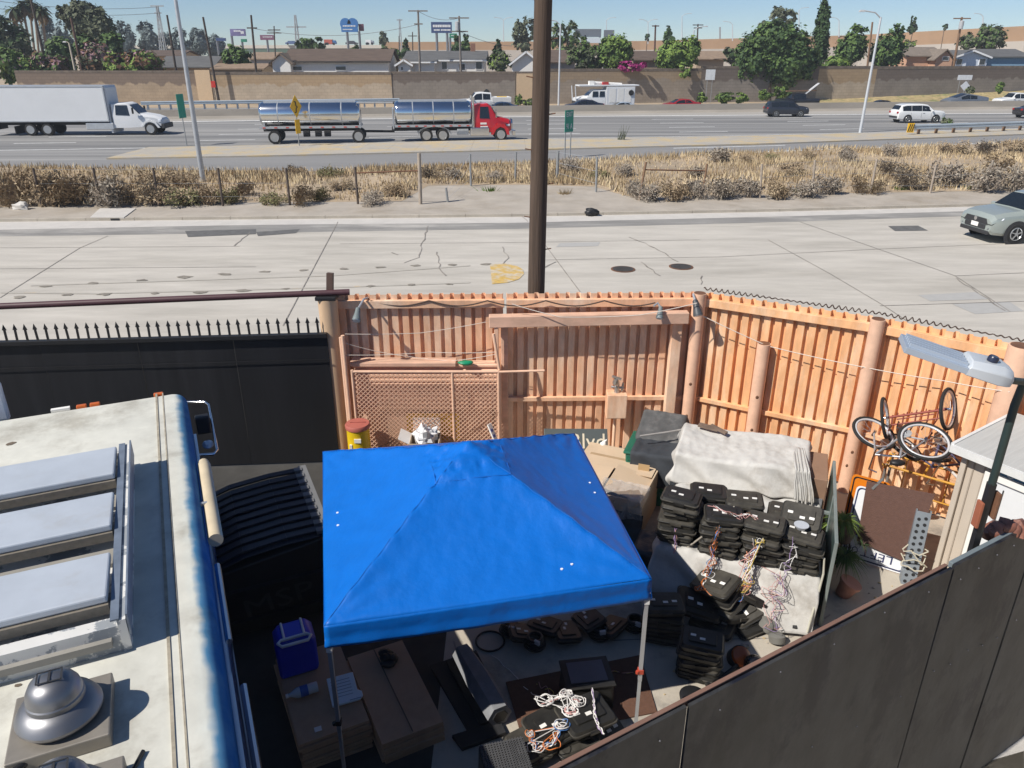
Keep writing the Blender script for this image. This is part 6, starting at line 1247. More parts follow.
# ------------------------------------------------------------------ blue canopy
def bil(u, v): # u,v in -1..1
    FL, FR, BR, BL = Vector((-1.63, 5.2)), Vector((1.32, 5.85)), Vector((.82, 8.84)), Vector((-2.36, 8.35)); a = (u+1)/2; b = (v+1)/2
    return (FL.lerp(FR, a)).lerp(BL.lerp(BR, a), b)
M_tarp = mat('blue_tarp', (.002, .130, .52), .46, var=.07, scale=3, spec=.3, bump=.45, bscale=9)
M_tarp.node_tree.nodes['Principled BSDF'].inputs['Coat Roughness'].default_value = .42
zE, zP = 1.95, 2.76
def can(u, v):
    x, y = 2*u-1, 2*v-1; m = max(abs(x), abs(y)); p = bil(x, y); mc = .25
    z = lerp(2.55, zE, (m-mc)/(1-mc)) if m > mc else lerp(zP, 2.55, m/mc)
    mn = min(abs(x), abs(y)); hip = mn/max(m, 1e-4)                       # 1 on the hip lines
    if m > mc: z -= .055*math.sin(math.pi*(m-mc)/(1-mc))*(1-hip**3)           # cloth sags between the hips
    ed = min(1, (1-m)*6); N3 = lambda k, s: noise.noise(Vector((p.x*k, p.y*k, s)))
    z += ed*(.010*hip**14*math.sin(m*46)*(m > .3)+.006*N3(3, 0)+.004*N3(9, 4)+.006*hip**4*abs(N3(16, 8)))
    dc = min(1, math.hypot(1-abs(x), 1-abs(y))/.75); an = math.atan2(1-abs(y), 1-abs(x)+1e-6)
    z += (1-dc)*min(1, dc*9)*.011*math.sin(an*19+2*N3(2, 1))
    z += ed*.005*(1-2*abs(noise.noise(Vector((x*7+y*2, y*3-x, 3+(abs(x) > abs(y))*4)))))
    cw = max(0, 1-max(0, m-mc)/.06)
    z += cw*(.026*(1-2*abs(N3(4.5, 2)))+.022*(1-2*abs(N3(11, 6)))-.03)-.05*max(0, 1-math.hypot(x+.2, y-.05)/.16)
    return (p.x, p.y, z)
t = thing('canopy', 'bright blue square pop up canopy on thin grey legs in the middle of the yard', 'canopy', (*bil(0, 0), 0)); q = MB(); q.grid(can, 100, 100); top_ = obj('roof_cloth', q, M_tarp, t, smooth=180, solid=.003)
q = MB()
for sx_, sy_ in ((-1, -1), (1, -1), (1, 1), (-1, 1)): q.tube([Vector(can(.5+.5*sx_*k/24, .5+.5*sy_*k/24))+Vector((0, 0, .002)) for k in range(3, 25)], .003, 5)
q.tube([Vector(can(.5+.125*cx_, .5+.125*cy_))+Vector((0, 0, .002)) for cx_, cy_ in [(-1+2*i/10, -1) for i in range(10)]+[(1, -1+2*i/10) for i in range(10)]+[(1-2*i/10, 1) for i in range(10)]+[(-1, 1-2*i/10) for i in range(10)]], .004, 4, closed=True)
obj('seam', q, mat('blue_seam', (.004, .13, .50), .6), top_, smooth=180)
q = MB(); E4 = [(-1, -1), (1, -1), (1, 1), (-1, 1), (-1, -1)]
c0 = bil(0, 0)
for (a, b) in zip(E4[:-1], E4[1:]):
    def val(u, v, a=a, b=b):
        x, y = lerp(a[0], b[0], u), lerp(a[1], b[1], u); p = bil(x, y); o = (p-c0).normalized(); k = .012*v+.008*math.sin(u*40+v*3)*v*(.4+.6*noise.noise(Vector((u*5, a[0], a[1]))))+.010*math.sin(v*9)*v*(.5+abs(u-.5))
        return (p.x+o.x*k, p.y+o.y*k, zE-.235*v-(.02*math.sin(math.pi*u)*v))
    q.grid(val, 60, 8)
obj('valance', q, M_tarp, t, smooth=180, solid=.003)
M_leg = mat('painted_grey_leg', (.45, .46, .48), .4, metal=.4, var=.05)
for x, y in ((-1, -1), (1, -1), (1, 1), (-1, 1)):
    p = bil(x*.985, y*.985); q = MB(); q.box((p.x, p.y, 1.30), (.036, .036, 1.25)); lg = obj('leg', q, M_leg, t); q = MB(); q.box((p.x, p.y, .41), (.03, .03, .8)); q.box((p.x, p.y, .012), (.10, .10, .02)); obj('foot', q, M_galv, lg)
    q = MB(); q.box((p.x, p.y, .80), (.055, .055, .05)); q.lathe((p.x-.035, p.y-.02, .80), [(.018, -.015), (.018, .015)], 8); obj('lock_button', q, mat('lock_red', (.45, .06, .03), .5) if x > 0 and y < 0 else M_black, lg)
    q = MB(); q.box((p.x, p.y, 1.72), (.05, .05, .14)); obj('corner_bracket', q, M_white, lg)
for a, b in zip(E4[1:-1], E4[2:]):
    pa, pb_ = bil(a[0]*.98, a[1]*.98), bil(b[0]*.98, b[1]*.98); q = MB()
    for k in range(2):
        p0 = pa.lerp(pb_, k/2); p1 = pa.lerp(pb_, (k+1)/2)
        q.bar((p0.x, p0.y, 1.92), (p1.x, p1.y, 1.58), .02, .03); q.bar((p0.x, p0.y, 1.58), (p1.x, p1.y, 1.92), .02, .03)
    obj('truss', q, M_leg, t)
for (x, y) in ((.45, -.86), (.52, -.84), (-.90, -.1), (-.90, .05), (.90, .12), (.9, -.02)):
    p = can((x+1)/2, (y+1)/2); q = MB(); q.lathe((p[0], p[1], p[2]), [(.014, -.004), (.014, .006)], 10); obj('grommet', q, M_trim, top_)
# ------------------------------------------------------------------ cloth helper
def drape(name, label, cat, org, rz, sx, sy, top, over, m, seed=0, fall=None, nu=60, nv=60, fold=.05, flare=.25, topz=None, group=None, solid=.006):
    """cloth over a block sx x sy (local), overhang=(x0,x1,y0,y1); fall(u,v): hem trimming"""
    q = MB(); M_ = Matrix.Translation(Vector(org)) @ Matrix.Rotation(rz, 4, 'Z')
    def fn(u, v):
        X = lerp(-over[0], sx+over[1], u); Y = lerp(-over[2], sy+over[3], v); cx, cy = min(max(X, 0), sx), min(max(Y, 0), sy); dx, dy = X-cx, Y-cy; d = math.hypot(dx, dy)
        tz = top if topz is None else topz(cx/sx, cy/sy)
        z = tz-d*.97; ox, oy = (dx/d, dy/d) if d > 0 else (0, 0)
        f = fold*math.sin((X*9+Y*11)+3*noise.noise(Vector((X*1.5, Y*1.5, seed))))*min(1, d/.25)
        out = .02+flare*d+f if d > 0 else 0
        if z < .012: out += (.012-z)*.8; z = .012+.02*abs(noise.noise(Vector((X*3, Y*3, seed))))
        z += .015*noise.noise(Vector((X*4, Y*4, seed)))+(.025*(.5-abs(noise.noise(Vector((X*5, Y*2.2, seed+2)))))+.012*noise.noise(Vector((X*11, Y*11, seed+2)))) if d == 0 else 0
        return M_ @ Vector((cx+ox*out, cy+oy*out, z+(.01 if d == 0 else 0)))
    q.grid(fn, nu, nv); o = obj(name, q, m, smooth=180, solid=solid); return tag(o, label, cat, group)
M_wt = mat('dirty_white_tarp', (.53, .515, .485), .8, var=.14, scale=3, col2=(.36, .335, .30), mscale=1.6, mix=(.46, .70), bump=.3, bscale=14)
M_gt = mat('grey_tarp', (.085, .085, .085), .85, var=.25, scale=4, col2=(.14, .135, .13), mscale=2); M_nt = mat('dark_blue_cloth', (.035, .04, .048), .85, var=.25, scale=4)
TB = Vector((1.86, 8.10, 0)); TA = R(-20.5); tu = Vector((math.cos(TA), math.sin(TA), 0)); tv = Vector((-tu.y, tu.x, 0))
def T(s, t_, z=0): return TB+tu*s+tv*t_+Vector((0, 0, z))
# hidden benches under the cloths, a plywood cupboard at the back
t = thing('plywood_box', 'brown plywood cupboard half covered by the white tarp', 'cupboard', T(1.0, 2.2).to_tuple(), TA); q = MB(); q.box((0, 0, .55), (2.0, .82, 1.1)); obj('carcass', q, mat('brown_plywood', (.26, .155, .10), .8, var=.12, scale=3), t, world=False, bevel=.01)
q = MB(); q.box((.72, -.42, .55), (.5, .03, .5)); obj('grey_panel', q, mat('grey_panel', (.20, .20, .21), .6, var=.3, scale=9), t, world=False)
t = thing('low_bench', 'low wooden bench under the white cloth that carries the black cases', 'bench', T(.97, .9).to_tuple(), TA); q = MB(); q.box((0, 0, .66), (1.9, 1.72, .05)); obj('bench_top', q, M_polep, t, world=False)
for a, b in ((-.9, -.8), (.9, -.8), (.9, .8), (-.9, .8)): q = MB(); q.box((a, b, .31), (.08, .08, .63)); obj('leg', q, M_polep, t, world=False)
def tz(u, v): return 1.13+.07*u*0+.10*v-.03*math.sin(u*6)
drape('white_tarp', 'white tarp draped over the plywood cupboard against the orange fence', 'tarp', T(-.08, 1.80), TA, 1.80, .84, 1.13, (.35, .10, .42, .2), M_wt, 1, topz=tz, nu=90, nv=60, fold=.05, flare=.18)
q = MB()
def pleat(u, v):
    s = lerp(1.50+.10*v, 1.66+.20*v, u); t_ = lerp(2.40, 1.74, min(1, v/.4))-.10*max(0, v-.4); z = lerp(1.20, .74, max(0, (v-.4)/.6)**1.1)+.03
    k = (.03+.02*v)*math.sin(u*26+2*noise.noise(Vector((u*4, v*2, 5))))*(.4+v*.6); return T(s+.02*noise.noise(Vector((u*3, v*3, 0))), t_-abs(k), z+k*.6)
q.grid(pleat, 60, 24); tag(obj('gathered_cloth', q, M_wt, smooth=180, solid=.006), 'gathered pleated end of the white tarp hanging at its right side', 'tarp')
def tz2(u, v): return .70+.015*math.sin(u*9)
drape('white_cloth', 'dirty white cloth over the low bench hanging down to the floor in front', 'cloth', T(0, .02), TA, 1.94, 1.74, .70, (.12, .05, .66, .0), M_wt, 4, topz=tz2, nu=80, nv=80, fold=.045, flare=.42)
# wood piece and short things on the tarp
q = MB(); a = T(.12, 2.55, 1.28); q.bar(a, T(.42, 2.5, 1.27), .10, .035); q.bar(T(.3, 2.55, 1.3), T(.55, 2.42, 1.27), .07, .03); tag(obj('driftwood', q, mat('dark_wood_scrap', (.17, .12, .09), .9, var=.3)), 'brown scrap of wood lying on the back of the white tarp', 'wood scrap')
q = MB(); q.tube([W(640, 436, 10.42), W(668, 432, 10.48), W(690, 428, 10.6)], .014, 8); tag(obj('grey_rod', q, mat('grey_rod', (.34, .32, .30), .6)), 'thin grey rod lying across the dark cloth and the white tarp', 'rod')
# green framed panel at the right end
t = thing('framed_panel', 'upright dark green panel with a grey frame at the right end of the bench', 'panel', T(2.06, 1.1).to_tuple(), TA+R(0)); M_gp = mat('dark_green_panel', (.035, .065, .055), .35, var=.2, scale=3, col2=(.07, .09, .08), mscale=2); M_gf = mat('grey_green_frame', (.19, .22, .21), .6, var=.1)
q = MB(); q.box((0, 0, .62), (.03, 2.0, 1.16)); obj('pane', q, M_gp, t, world=False)
for c_, s_ in (((0, -1.02, .62), (.04, .06, 1.24)), ((0, 1.02, .62), (.04, .06, 1.24)), ((0, 0, 1.22), (.04, 2.0, .03)), ((0, 0, .06), (.07, 2.0, .06)), ((0, .1, .7), (.05, .05, 1.0))): q = MB(); q.box(c_, s_); obj('frame_bar', q, M_gf, t, world=False, bevel=.005)
q = MB(); q.box((-.22, .12, .93), (.46, .05, .03)); obj('hinge_arm', q, M_gf, t, world=False)
# ------------------------------------------------------------------ black cases
M_case = mat('case_black', (.022, .021, .019), .42, var=.35, scale=9); M_case2 = mat('dusty_case_black', (.052, .047, .038), .6, var=.45, scale=6)
def case_proto(k):
    r = random.Random(k); L, Wd, H = .47, .36, .105; t = thing('black_case', 'x', 'case', (0, 0, 0)); m = (M_case, M_case2)[k % 2]
    def slab(z0, z1, a, b, n0=1., n1=1., r_=.05):
        pr = []
        for i, (sx_, sy_) in enumerate(((1, -1), (1, 1), (-1, 1), (-1, -1))):
            for j in range(4): an = R(-90+90*i+30*j); pr.append((sx_*(a/2-r_)+r_*math.cos(an), sy_*(b/2-r_)+r_*math.sin(an)))
        return [[Vector((x*n, y*n, z)) for x, y in pr] for z, n in ((z0, n0), (z1, n1))]
    q = MB(); q.loft(slab(0, .045, L, Wd, .93, .97)); obj('tray', q, m, t, world=False, smooth=35)
    q = MB(); q.loft(slab(.045, .064, L*1.03, Wd*1.04)); obj('rim', q, (M_case2, M_case)[k % 2], t, world=False, smooth=35, bevel=.004)
    q = MB(); q.loft(slab(.064, .093, L, Wd, .98, .92)); ld = obj('lid', q, m, t, world=False, smooth=35)
    q = MB(); q.loft(slab(.093, .112, L*.66, Wd*.58, 1, .95, .02)); obj('raised_block', q, m, ld, world=False, smooth=35)
    for i in range(2+k % 2): q = MB(); q.box((-.12+.12*i+r.uniform(-.02, .02), r.uniform(-.06, .02), .1135), (.06, .035, .003)); obj('sticker', q, M_white, ld, world=False)
    q = MB(); q.box((0, -Wd/2-.012, .05), (.14, .02, .03)); obj('handle', q, m, t, world=False)
    return t
CP = [case_proto(0), case_proto(1)]; cuse = [False, False]; GC = 'black plastic cases stored in the yard'
def case(loc, rot, label, k, s=1., group=GC):
    if not cuse[k]: o = CP[k]; cuse[k] = True; o['label'] = label; o['group'] = group
    else: o = dup(CP[k], label=label, group=group)
    o.location = loc; o.rotation_euler = rot; o.scale = (s, s, s); return o
ORD = ['bottom', 'second', 'third', 'fourth', 'fifth', 'sixth', 'seventh', 'eighth']
def stack(s, t_, n, where, a=0., k0=0, z=.71, h=.098, P0=None):
    for i in range(n):
        p = (T(s+jit(.03), t_+jit(.03)) if P0 is None else Vector(P0)+Vector((jit(.02), jit(.02), 0)))+Vector((0, 0, z+i*h)); o_ = 'top' if i == n-1 else ORD[i]
        case(p, (jit(.045), jit(.045), TA+a+jit(.14)), f'{o_} black plastic case of the {where}', (i+k0) % 2)
stack(.22, .24, 7, 'tall left stack on the white cloth'); stack(.74, .17, 6, 'front stack second from left on the cloth', .05, 1)
stack(1.24, .19, 6, 'front stack third from left on the cloth', -.03); stack(1.70, .20, 5, 'front right stack on the cloth', .0, 1)
stack(.50, .62, 6, 'back stack behind the tall left one', .1, 1); stack(.99, .64, 6, 'back stack in the middle of the cloth', .05); stack(1.50, .66, 5, 'back right stack by the green panel', -.08, 1)
case(T(1.66, .46, 1.22), (.5, .0, TA-.1), 'tilted dusty case leaning on the right stacks with torn white tape', 1)
stack(0, 0, 5, 'shaded floor stack beside the canopy leg', .1, 0, .005, .1, (2.13, 6.68, 0)); stack(0, 0, 5, 'shaded floor stack nearest the white cloth', .25, 1, .005, .1, (1.82, 7.28, 0))
for (px, py, z, rx, ry, rz, l_, k) in ((717, 583, .52, .25, -.2, -.5, 'topmost sunlit case of the messy heap below the cloth', 1), (719, 592, .38, .3, -.15, -.4, 'second case of the messy heap below the cloth', 0), (722, 602, .26, .2, -.1, -.5, 'third case of the messy heap below the cloth', 1), (741, 604, .22, .35, .3, -.75, 'tilted case at the right of the messy heap below the cloth', 1), (752, 598, .30, -.35, .5, .3, 'case tipped on its edge against the white cloth above the messy heap', 0), (697, 604, .30, .2, .25, .2, 'case at the left of the messy heap below the cloth', 0), (730, 614, .16, -.2, .35, .9, 'half buried case in the middle of the messy heap below the cloth', 1), (743, 620, .06, .1, .1, -.8, 'lowest right case of the messy heap lying on the floor', 0), (714, 622, .08, .1, 0, -.2, 'lowest left case of the messy heap lying on the floor', 1)):
    p = P(px, py, z); case(p-Vector((0, 0, .05)), (rx, ry, TA+rz), l_, k, 1.12)
for (px, py, z, rx, ry, rz, l_, k, s) in ((585, 714, .30, .10, .05, R(28), 'right case of the wire covered pile beside the front fence', 0, 1.15), (553, 724, .24, .12, -.06, R(30), 'middle case of the wire covered pile beside the front fence', 0, 1.15), (533, 742, .15, .1, .05, R(34), 'left case of the wire covered pile beside the front fence', 1, 1.1), (575, 736, .10, .05, .05, R(25), 'lowest case under the wire covered pile', 1, 1.1), (603, 728, .12, .4, .1, R(35), 'thin tilted case against the front fence under the pile', 1, .9)):
    p = P(px, py, z); case(p-Vector((0, 0, .06)), (rx, ry, rz), l_, k, s)
for i, (px, py, z, l_) in enumerate(((524, 632, .12, 'black case with white label under the canopy, far left of the dark row'), (545, 624, .12, 'black case under the canopy, second of the dark row'), (567, 631, .10, 'black case under the canopy, third of the dark row'), (590, 618, .15, 'black case under the canopy, fourth of the dark row'), (612, 626, .10, 'black case under the canopy, at the right end of the dark row'))):
    p = P(px, py, z); case(p-Vector((0, 0, .06)), (jit(.4), jit(.3), jit(1.5)), l_, 0, .85)
# coloured wires
WC = [mat('wire_'+n, c, .5) for n, c in (('white', (.72, .70, .68)), ('orange', (.62, .18, .04)), ('violet', (.35, .25, .45)), ('yellow', (.6, .45, .10)), ('brown', (.18, .08, .04)), ('blue', (.05, .16, .42)), ('pink', (.6, .32, .30)))]
def wires(label, pts, n, spread, r=.0045, loops=0, cols=None, seed=0):
    rr = random.Random(seed); q = MB(); pts = [Vector(p) for p in pts]
    for k in range(n):
        ps = []
        for i, p in enumerate(pts):
            if i < len(pts)-1:
                for j in range(4): ps.append(p.lerp(pts[i+1], j/4)+Vector((rr.gauss(0, spread), rr.gauss(0, spread), rr.gauss(0, spread*.6))))
        ps.append(pts[-1]+Vector((rr.gauss(0, spread), rr.gauss(0, spread), 0)))
        for l in range(loops): c = rr.choice(pts); a0 = rr.uniform(0, 6); R_ = rr.uniform(.03, .09); ps += [c+Vector((math.cos(a0+a)*R_, math.sin(a0+a)*R_*.8, rr.uniform(.0, .04))) for a in np.linspace(0, 7, 10)]
        sm = []
        for i in range(len(ps)-1):
            p0, p1, p2, p3 = ps[max(i-1, 0)], ps[i], ps[i+1], ps[min(i+2, len(ps)-1)]
            for j in range(3): u = j/3; sm.append(.5*((2*p1)+(-p0+p2)*u+(2*p0-5*p1+4*p2-p3)*u*u+(-p0+3*p1-3*p2+p3)*u**3))
        q.tube(sm+[ps[-1]], r, 4, mi=rr.choice(cols or range(len(WC))))
    return tag(obj('wire_bundle', q, WC), label, 'wires', 'loose coloured wires hanging from the cases')
wires('orange and white wires hanging down the second front stack of cases', [T(.72, -.03, 1.18), T(.70, -.06, .9), T(.66, -.16, .55), T(.62, -.24, .25)], 9, .03, seed=1)
wires('tangled violet and white wires hanging between the third and right front stacks', [T(1.22, -.01, 1.08), T(1.12, -.06, .85), T(1.16, -.2, .60), T(1.02, -.28, .3)], 10, .035, loops=1, seed=2)
wires('loose white and brown wires strewn over the tops of the middle stacks', [T(.62, .2, 1.32), T(.9, .1, 1.31), T(1.05, .15, 1.33), T(1.35, .02, 1.2)], 4, .03, r=.004, cols=[0, 4, 6], seed=21)
wires('pale cable looping down over the front right stack of cases', [T(1.55, .0, 1.15), T(1.62, -.05, .98), T(1.5, -.1, .74), T(1.58, -.22, .5)], 3, .04, r=.004, cols=[0, 6, 2], seed=22)
wires('thin pink wires at the front of the tall left stack', [T(.20, .03, 1.0), T(.22, -.0, .74), T(.24, -.03, .62)], 3, .012, seed=3)
wires('few thin dark and pink wires hanging over the right part of the cloth', [T(1.45, -.1, .7), T(1.48, -.22, .45), T(1.5, -.34, .15)], 6, .07, r=.003, cols=[4, 6, 2], seed=4)
wires('orange cable and strap on the topmost case of the messy heap', [P(700, 590, .5), P(708, 575, .58), P(722, 580, .56), P(712, 594, .5)], 4, .02, loops=1, cols=[1, 0, 4], seed=5)
wires('big tangle of white and orange wires on top of the pile by the front fence', [P(545, 702, .38), P(566, 695, .40), P(578, 702, .40), P(570, 712, .36)], 7, .028, r=.005, loops=2, cols=[0, 0, 0, 1, 6], seed=6)
wires('orange, white and blue wires on the left case of the pile by the front fence', [P(530, 735, .3), P(536, 748, .25), P(552, 745, .27), P(562, 726, .33)], 7, .018, loops=1, cols=[1, 0, 5, 1], seed=7)
wires('white and violet cord across the right case of the pile by the front fence', [P(592, 690, .45), P(594, 705, .38), P(596, 720, .36), P(603, 734, .28)], 4, .01, cols=[0, 2, 2], seed=8)
wires('thin white wire trailing over the dark floor towards the pile', [P(492, 656, .01), P(515, 675, .012), P(530, 692, .02), P(545, 700, .15)], 1, .01, cols=[0], seed=9)
wires('thin curled wires on the brown mat behind the pile', [P(538, 683, .03), P(553, 693, .03), P(560, 700, .1), P(612, 672, .03), P(630, 672, .03)], 2, .02, cols=[6, 3], seed=10)
q = MB(); q.tube([T(.02, -.02, .36), T(.35, .06, .72), T(.72, .16, 1.12), T(.86, .34, 1.3)], [.014, .013, .012, .01], 8); tag(obj('wooden_stick', q, mat('grey_stick', (.30, .27, .23), .8)), 'long grey stick leaning across the left stacks of cases', 'stick')
q = MB(); q.tube([T(1.78, .04, 1.06), T(1.96, .04, 1.0), T(1.98, .02, .8), T(1.96, -.05, .55), T(1.92, -.2, .3), T(1.9, -.26, .12)], .013, 8); tag(obj('rope', q, mat('pale_rope', (.48, .46, .38), .8)), 'pale cable hanging down the right corner of the white cloth', 'cable')
q = MB(); q.lathe(T(1.66, .24, 1.22), [(.05, 0), (.085, .05), (.088, .06)], 20); tag(obj('glass_dish', q, mat('glass_dish', (.5, .52, .55), .1, var=.02), smooth=40), 'small round glass dish standing on the right front stack of cases', 'dish')
# ------------------------------------------------------------------ left of the tarp: crate, street sign, bin
t = thing('cardboard_crate', 'large cardboard crate wrapped in clear plastic right of the canopy', 'crate', (1.56, 10.08, 0), R(-24)); t.scale = (1.14, 1.2, 1.12); M_cb = mat('crate_cardboard', (.58, .44, .30), .9, var=.12, scale=3, col2=(.47, .34, .22), mscale=1.5)
q = MB()
for c_, s_ in (((0, -.58, .30), (1.05, .02, .60)), ((0, .58, .30), (1.05, .02, .60)), ((-.52, 0, .30), (.02, 1.15, .60)), ((.52, 0, .30), (.02, 1.15, .60)), ((0, 0, .03), (1.05, 1.15, .03))): q.box(c_, s_)
obj('box', q, M_cb, t, world=False)
for M_, sz in ((frame((-.02, .30, .615), (1, 0, 0), (0, 1, .03)), (1.04, .56)), (frame((-.27, -.28, .61), (1, 0, .10), (0, 1, .0)), (.52, .62)), (frame((.27, -.22, .605), (1, 0, -.22), (0, 1, .02)), (.50, .60))):
    q = MB(); q.box((0, 0, 0), (*sz, .012)); q.v = [M_ @ a for a in q.v]; obj('flap', q, M_cb, t, world=False)
q = MB(); q.box((.06, .30, .623), (1.0, .05, .003)); obj('tape', q, mat('parcel_tape', (.42, .30, .18), .25), t, world=False)
q = MB(); q.box((.06, -.05, .628), (.03, .16, .02)); obj('dark_slot', q, M_black, t, world=False)
mp = mat('clear_plastic_wrap', (.62, .60, .58), .18, var=.2, scale=9, bump=.8, bscale=12); mp.node_tree.nodes['Principled BSDF'].inputs['Alpha'].default_value = .38
q = MB()
def wrap(u, v): 
    X = lerp(-.05, .60, u); w_ = v*1.25; y = -.25-min(w_, .36); z = .66-max(0, w_-.36)*.75
    if X > .53: z -= (X-.53)*2.0; X = .55
    k = .03*noise.noise(Vector((u*6, v*7, 1)))+.012*noise.noise(Vector((u*16, v*18, 3))); return (X+k, y-abs(k)-.02, z+k)
q.grid(wrap, 34, 40); obj('plastic_wrap', q, mp, t, world=False, smooth=180)
q = MB()
def wrap2(u, v): k = .03*noise.noise(Vector((u*6, v*5, 7))); return (lerp(-.5, .58, u)+k, -.62-.25*v**2-abs(k), .42-.40*v+k*.5+.02)
q.grid(wrap2, 30, 20); obj('dark_wrap', q, mat('dark_plastic_sheet', (.03, .03, .032), .35, var=.3, scale=8, bump=.5), t, world=False, smooth=180)
t = thing('street_name_sign', 'dark grey street name sign reading Blvd leaning behind the cardboard crate', 'street sign', (1.1, 11.2, 0)); M_ = frame(W(576, 442, 11.05), (1, .05, -.03), (0, .62, .80)); q = MB(); q.box((0, 0, 0), (1.05, .44, .03)); q.v = [M_ @ a for a in q.v]; obj('plate', q, mat('sign_slate', (.085, .098, .095), .5, var=.08), t, bevel=.006)
q = MB(); text_mb(q, 'Blvd', .36, M_ @ Matrix.Translation((.19, .0, .018)), width=.56); obj('lettering', q, mat('cream_letters', (.68, .60, .45), .6, var=.1), t)
q = MB(); q.blob(W(604, 446, 10.9), .09, 10, jag=.6, sq=(.7, .7, 1.2)); tag(obj('white_bottle', q, M_white, smooth=60), 'small white lump hanging at the right end of the dark street sign', 'scrap')
t = thing('green_bin', 'green plastic bin standing under the dark cloths', 'bin', (2.18, 10.55, 0), TA); q = MB(); q.prism([(-.28, 0), (.28, 0), (.33, .84), (-.33, .84)], -.36, .36, f=lambda u, v, w_: (u, w_, v)); obj('body', q, mat('bin_green', (.01, .12, .075), .5, var=.15), t, world=False, bevel=.03)
q = MB(); q.box((0, 0, .86), (.72, .76, .05)); obj('lid', q, mat('bin_green', (.01, .12, .075), .5), t, world=False, bevel=.02)
q = MB()
for z in (.25, .42, .6, .76): q.box((.0, -.368, z), (.58, .02, .03))
obj('ribs', q, mat('bin_green', (.01, .12, .075), .5), t, world=False)
drape('dark_cloth', 'dark blue black cloth hanging over the front of the green bin', 'cloth', Vector((1.84, 10.28, 0)), TA, .72, .55, .90, (.16, .36, .55, 0), M_nt, 7, fold=.03, flare=.06, nu=40, nv=40)
drape('grey_cloth', 'grey cloth draped over the top and back of the green bin', 'cloth', Vector((1.99, 10.74, 0)), TA, .66, .58, 1.0, (.08, .2, .14, .25), M_gt, 9, fold=.04, flare=.2, nu=40, nv=40, topz=lambda u, v: .92+.22*v)
q = MB(); M_ = frame(Vector((2.00, 10.07, .72)), (math.cos(TA), math.sin(TA), 0), (0, .1, 1)); q.box((0, 0, 0), (.17, .14, .008)); q.v = [M_ @ a for a in q.v]; tag(obj('tan_patch', q, mat('tan_patch', (.42, .28, .14), .8)), 'small tan card pinned on the dark cloth of the bin', 'card')
drape('black_sheet', 'black plastic sheet bunched on the floor between the crate and the cases', 'sheet', Vector((1.62, 8.35, 0)), TA, .3, .5, .46, (.25, .05, .45, .2), mat('black_sheeting', (.022, .024, .03), .4, var=.2, bump=.4), 12, fold=.06, flare=.35, nu=40, nv=40)
# ------------------------------------------------------------------ right: big sign, board, bikes, plants
bl, br, tl = P(840, 555, .02), P(904, 575, .02), P(848, 483, .98); wv = br-bl; tr = tl+wv; upv = (tl-bl)
t = thing('upside_down_sign', 'large white sign with a dark border leaning upside down against the bicycle rack', 'sign', ((bl+br)/2).to_tuple()); M_ = frame(bl, wv, upv); w_, h_ = wv.length, upv.length
def plate(x0, y0, x1, y1, z, r_=.06, f=None):
    pr = []
    for i, (cx, cy) in enumerate(((x1-r_, y0+r_), (x1-r_, y1-r_), (x0+r_, y1-r_), (x0+r_, y0+r_))):
        for j in range(5): an = R(-90+90*i+22.5*j); pr.append((cx+r_*math.cos(an), cy+r_*math.sin(an)))
    q = MB(); q.prism(pr, z[0], z[1]); q.v = [f @ a for a in q.v]; return q
M_sw2 = mat('sign_white_sheet', (.68, .69, .71), .35, var=.04); M_navy = mat('sign_navy', (.02, .028, .09), .4)
obj('plate', plate(0, 0, w_, h_, (-.012, 0), .06, M_), M_sw2, t); bd_ = obj('border', plate(.02, .02, w_-.02, h_-.02, (.0, .004), .055, M_), M_navy, t); obj('face', plate(.04, .04, w_-.04, h_-.04, (.004, .008), .045, M_), M_sw2, t)
q = MB(); Mr = M_ @ Matrix.Translation((w_*.55, .14, .010)) @ Matrix.Rotation(math.pi, 4, 'Z'); text_mb(q, 'LEFT', .15, Mr, width=.40); Mr = M_ @ Matrix.Translation((w_*.15, .14, .010)) @ Matrix.Rotation(math.pi, 4, 'Z'); text_mb(q, 'ON', .15, Mr, width=.16); Mr = M_ @ Matrix.Translation((w_*.17, .43, .010)) @ Matrix.Rotation(math.pi, 4, 'Z'); text_mb(q, 'W', .22, Mr, width=.19); obj('lettering', q, M_navy, t)
ol, orr, ot = P(842, 540, .1), P(880, 552, .1), P(842, 476, 1.06); M_ = frame(ol+Vector((.02, .14, 0)), orr-ol, ot-ol); w2, h2 = (orr-ol).length, (ot-ol).length
t = thing('orange_sign', 'orange sign with a black border mostly hidden behind the white sign', 'sign', ol.to_tuple()); obj('plate', plate(0, 0, w2, h2, (-.012, 0), .06, M_), mat('sign_orange', (.70, .20, .01), .45), t); obj('border', plate(.025, .025, w2-.025, h2-.025, (0, .003), .05, M_), M_black, t); obj('face', plate(.045, .045, w2-.045, h2-.045, (.003, .006), .045, M_), mat('sign_orange', (.70, .20, .01), .45), t)
zn = wv.normalized().cross(upv.normalized()).normalized(); zn = zn if zn.y < 0 else -zn
def onplane(px, py, d):
    r = ray(px, py); o = Vector((0, 0, CAM_H)); return o+r*((bl+zn*d-o).dot(zn)/r.dot(zn))
c1, c2, c3, c4 = (onplane(x, y, .05) for x, y in ((857, 541), (910, 564), (935, 494), (867, 481))); q = MB()
def bd2(u, v): return c1.lerp(c2, u).lerp(c4.lerp(c3, u), v)+zn*(.02*math.sin(v*3))
q.grid(bd2, 12, 12); tag(obj('brown_carpet', q, mat('brown_carpet', (.105, .055, .042), .95, var=.12, scale=20, bump=.4, bscale=60), solid=.02), 'brown carpeted board leaning over the white upside down sign', 'board')
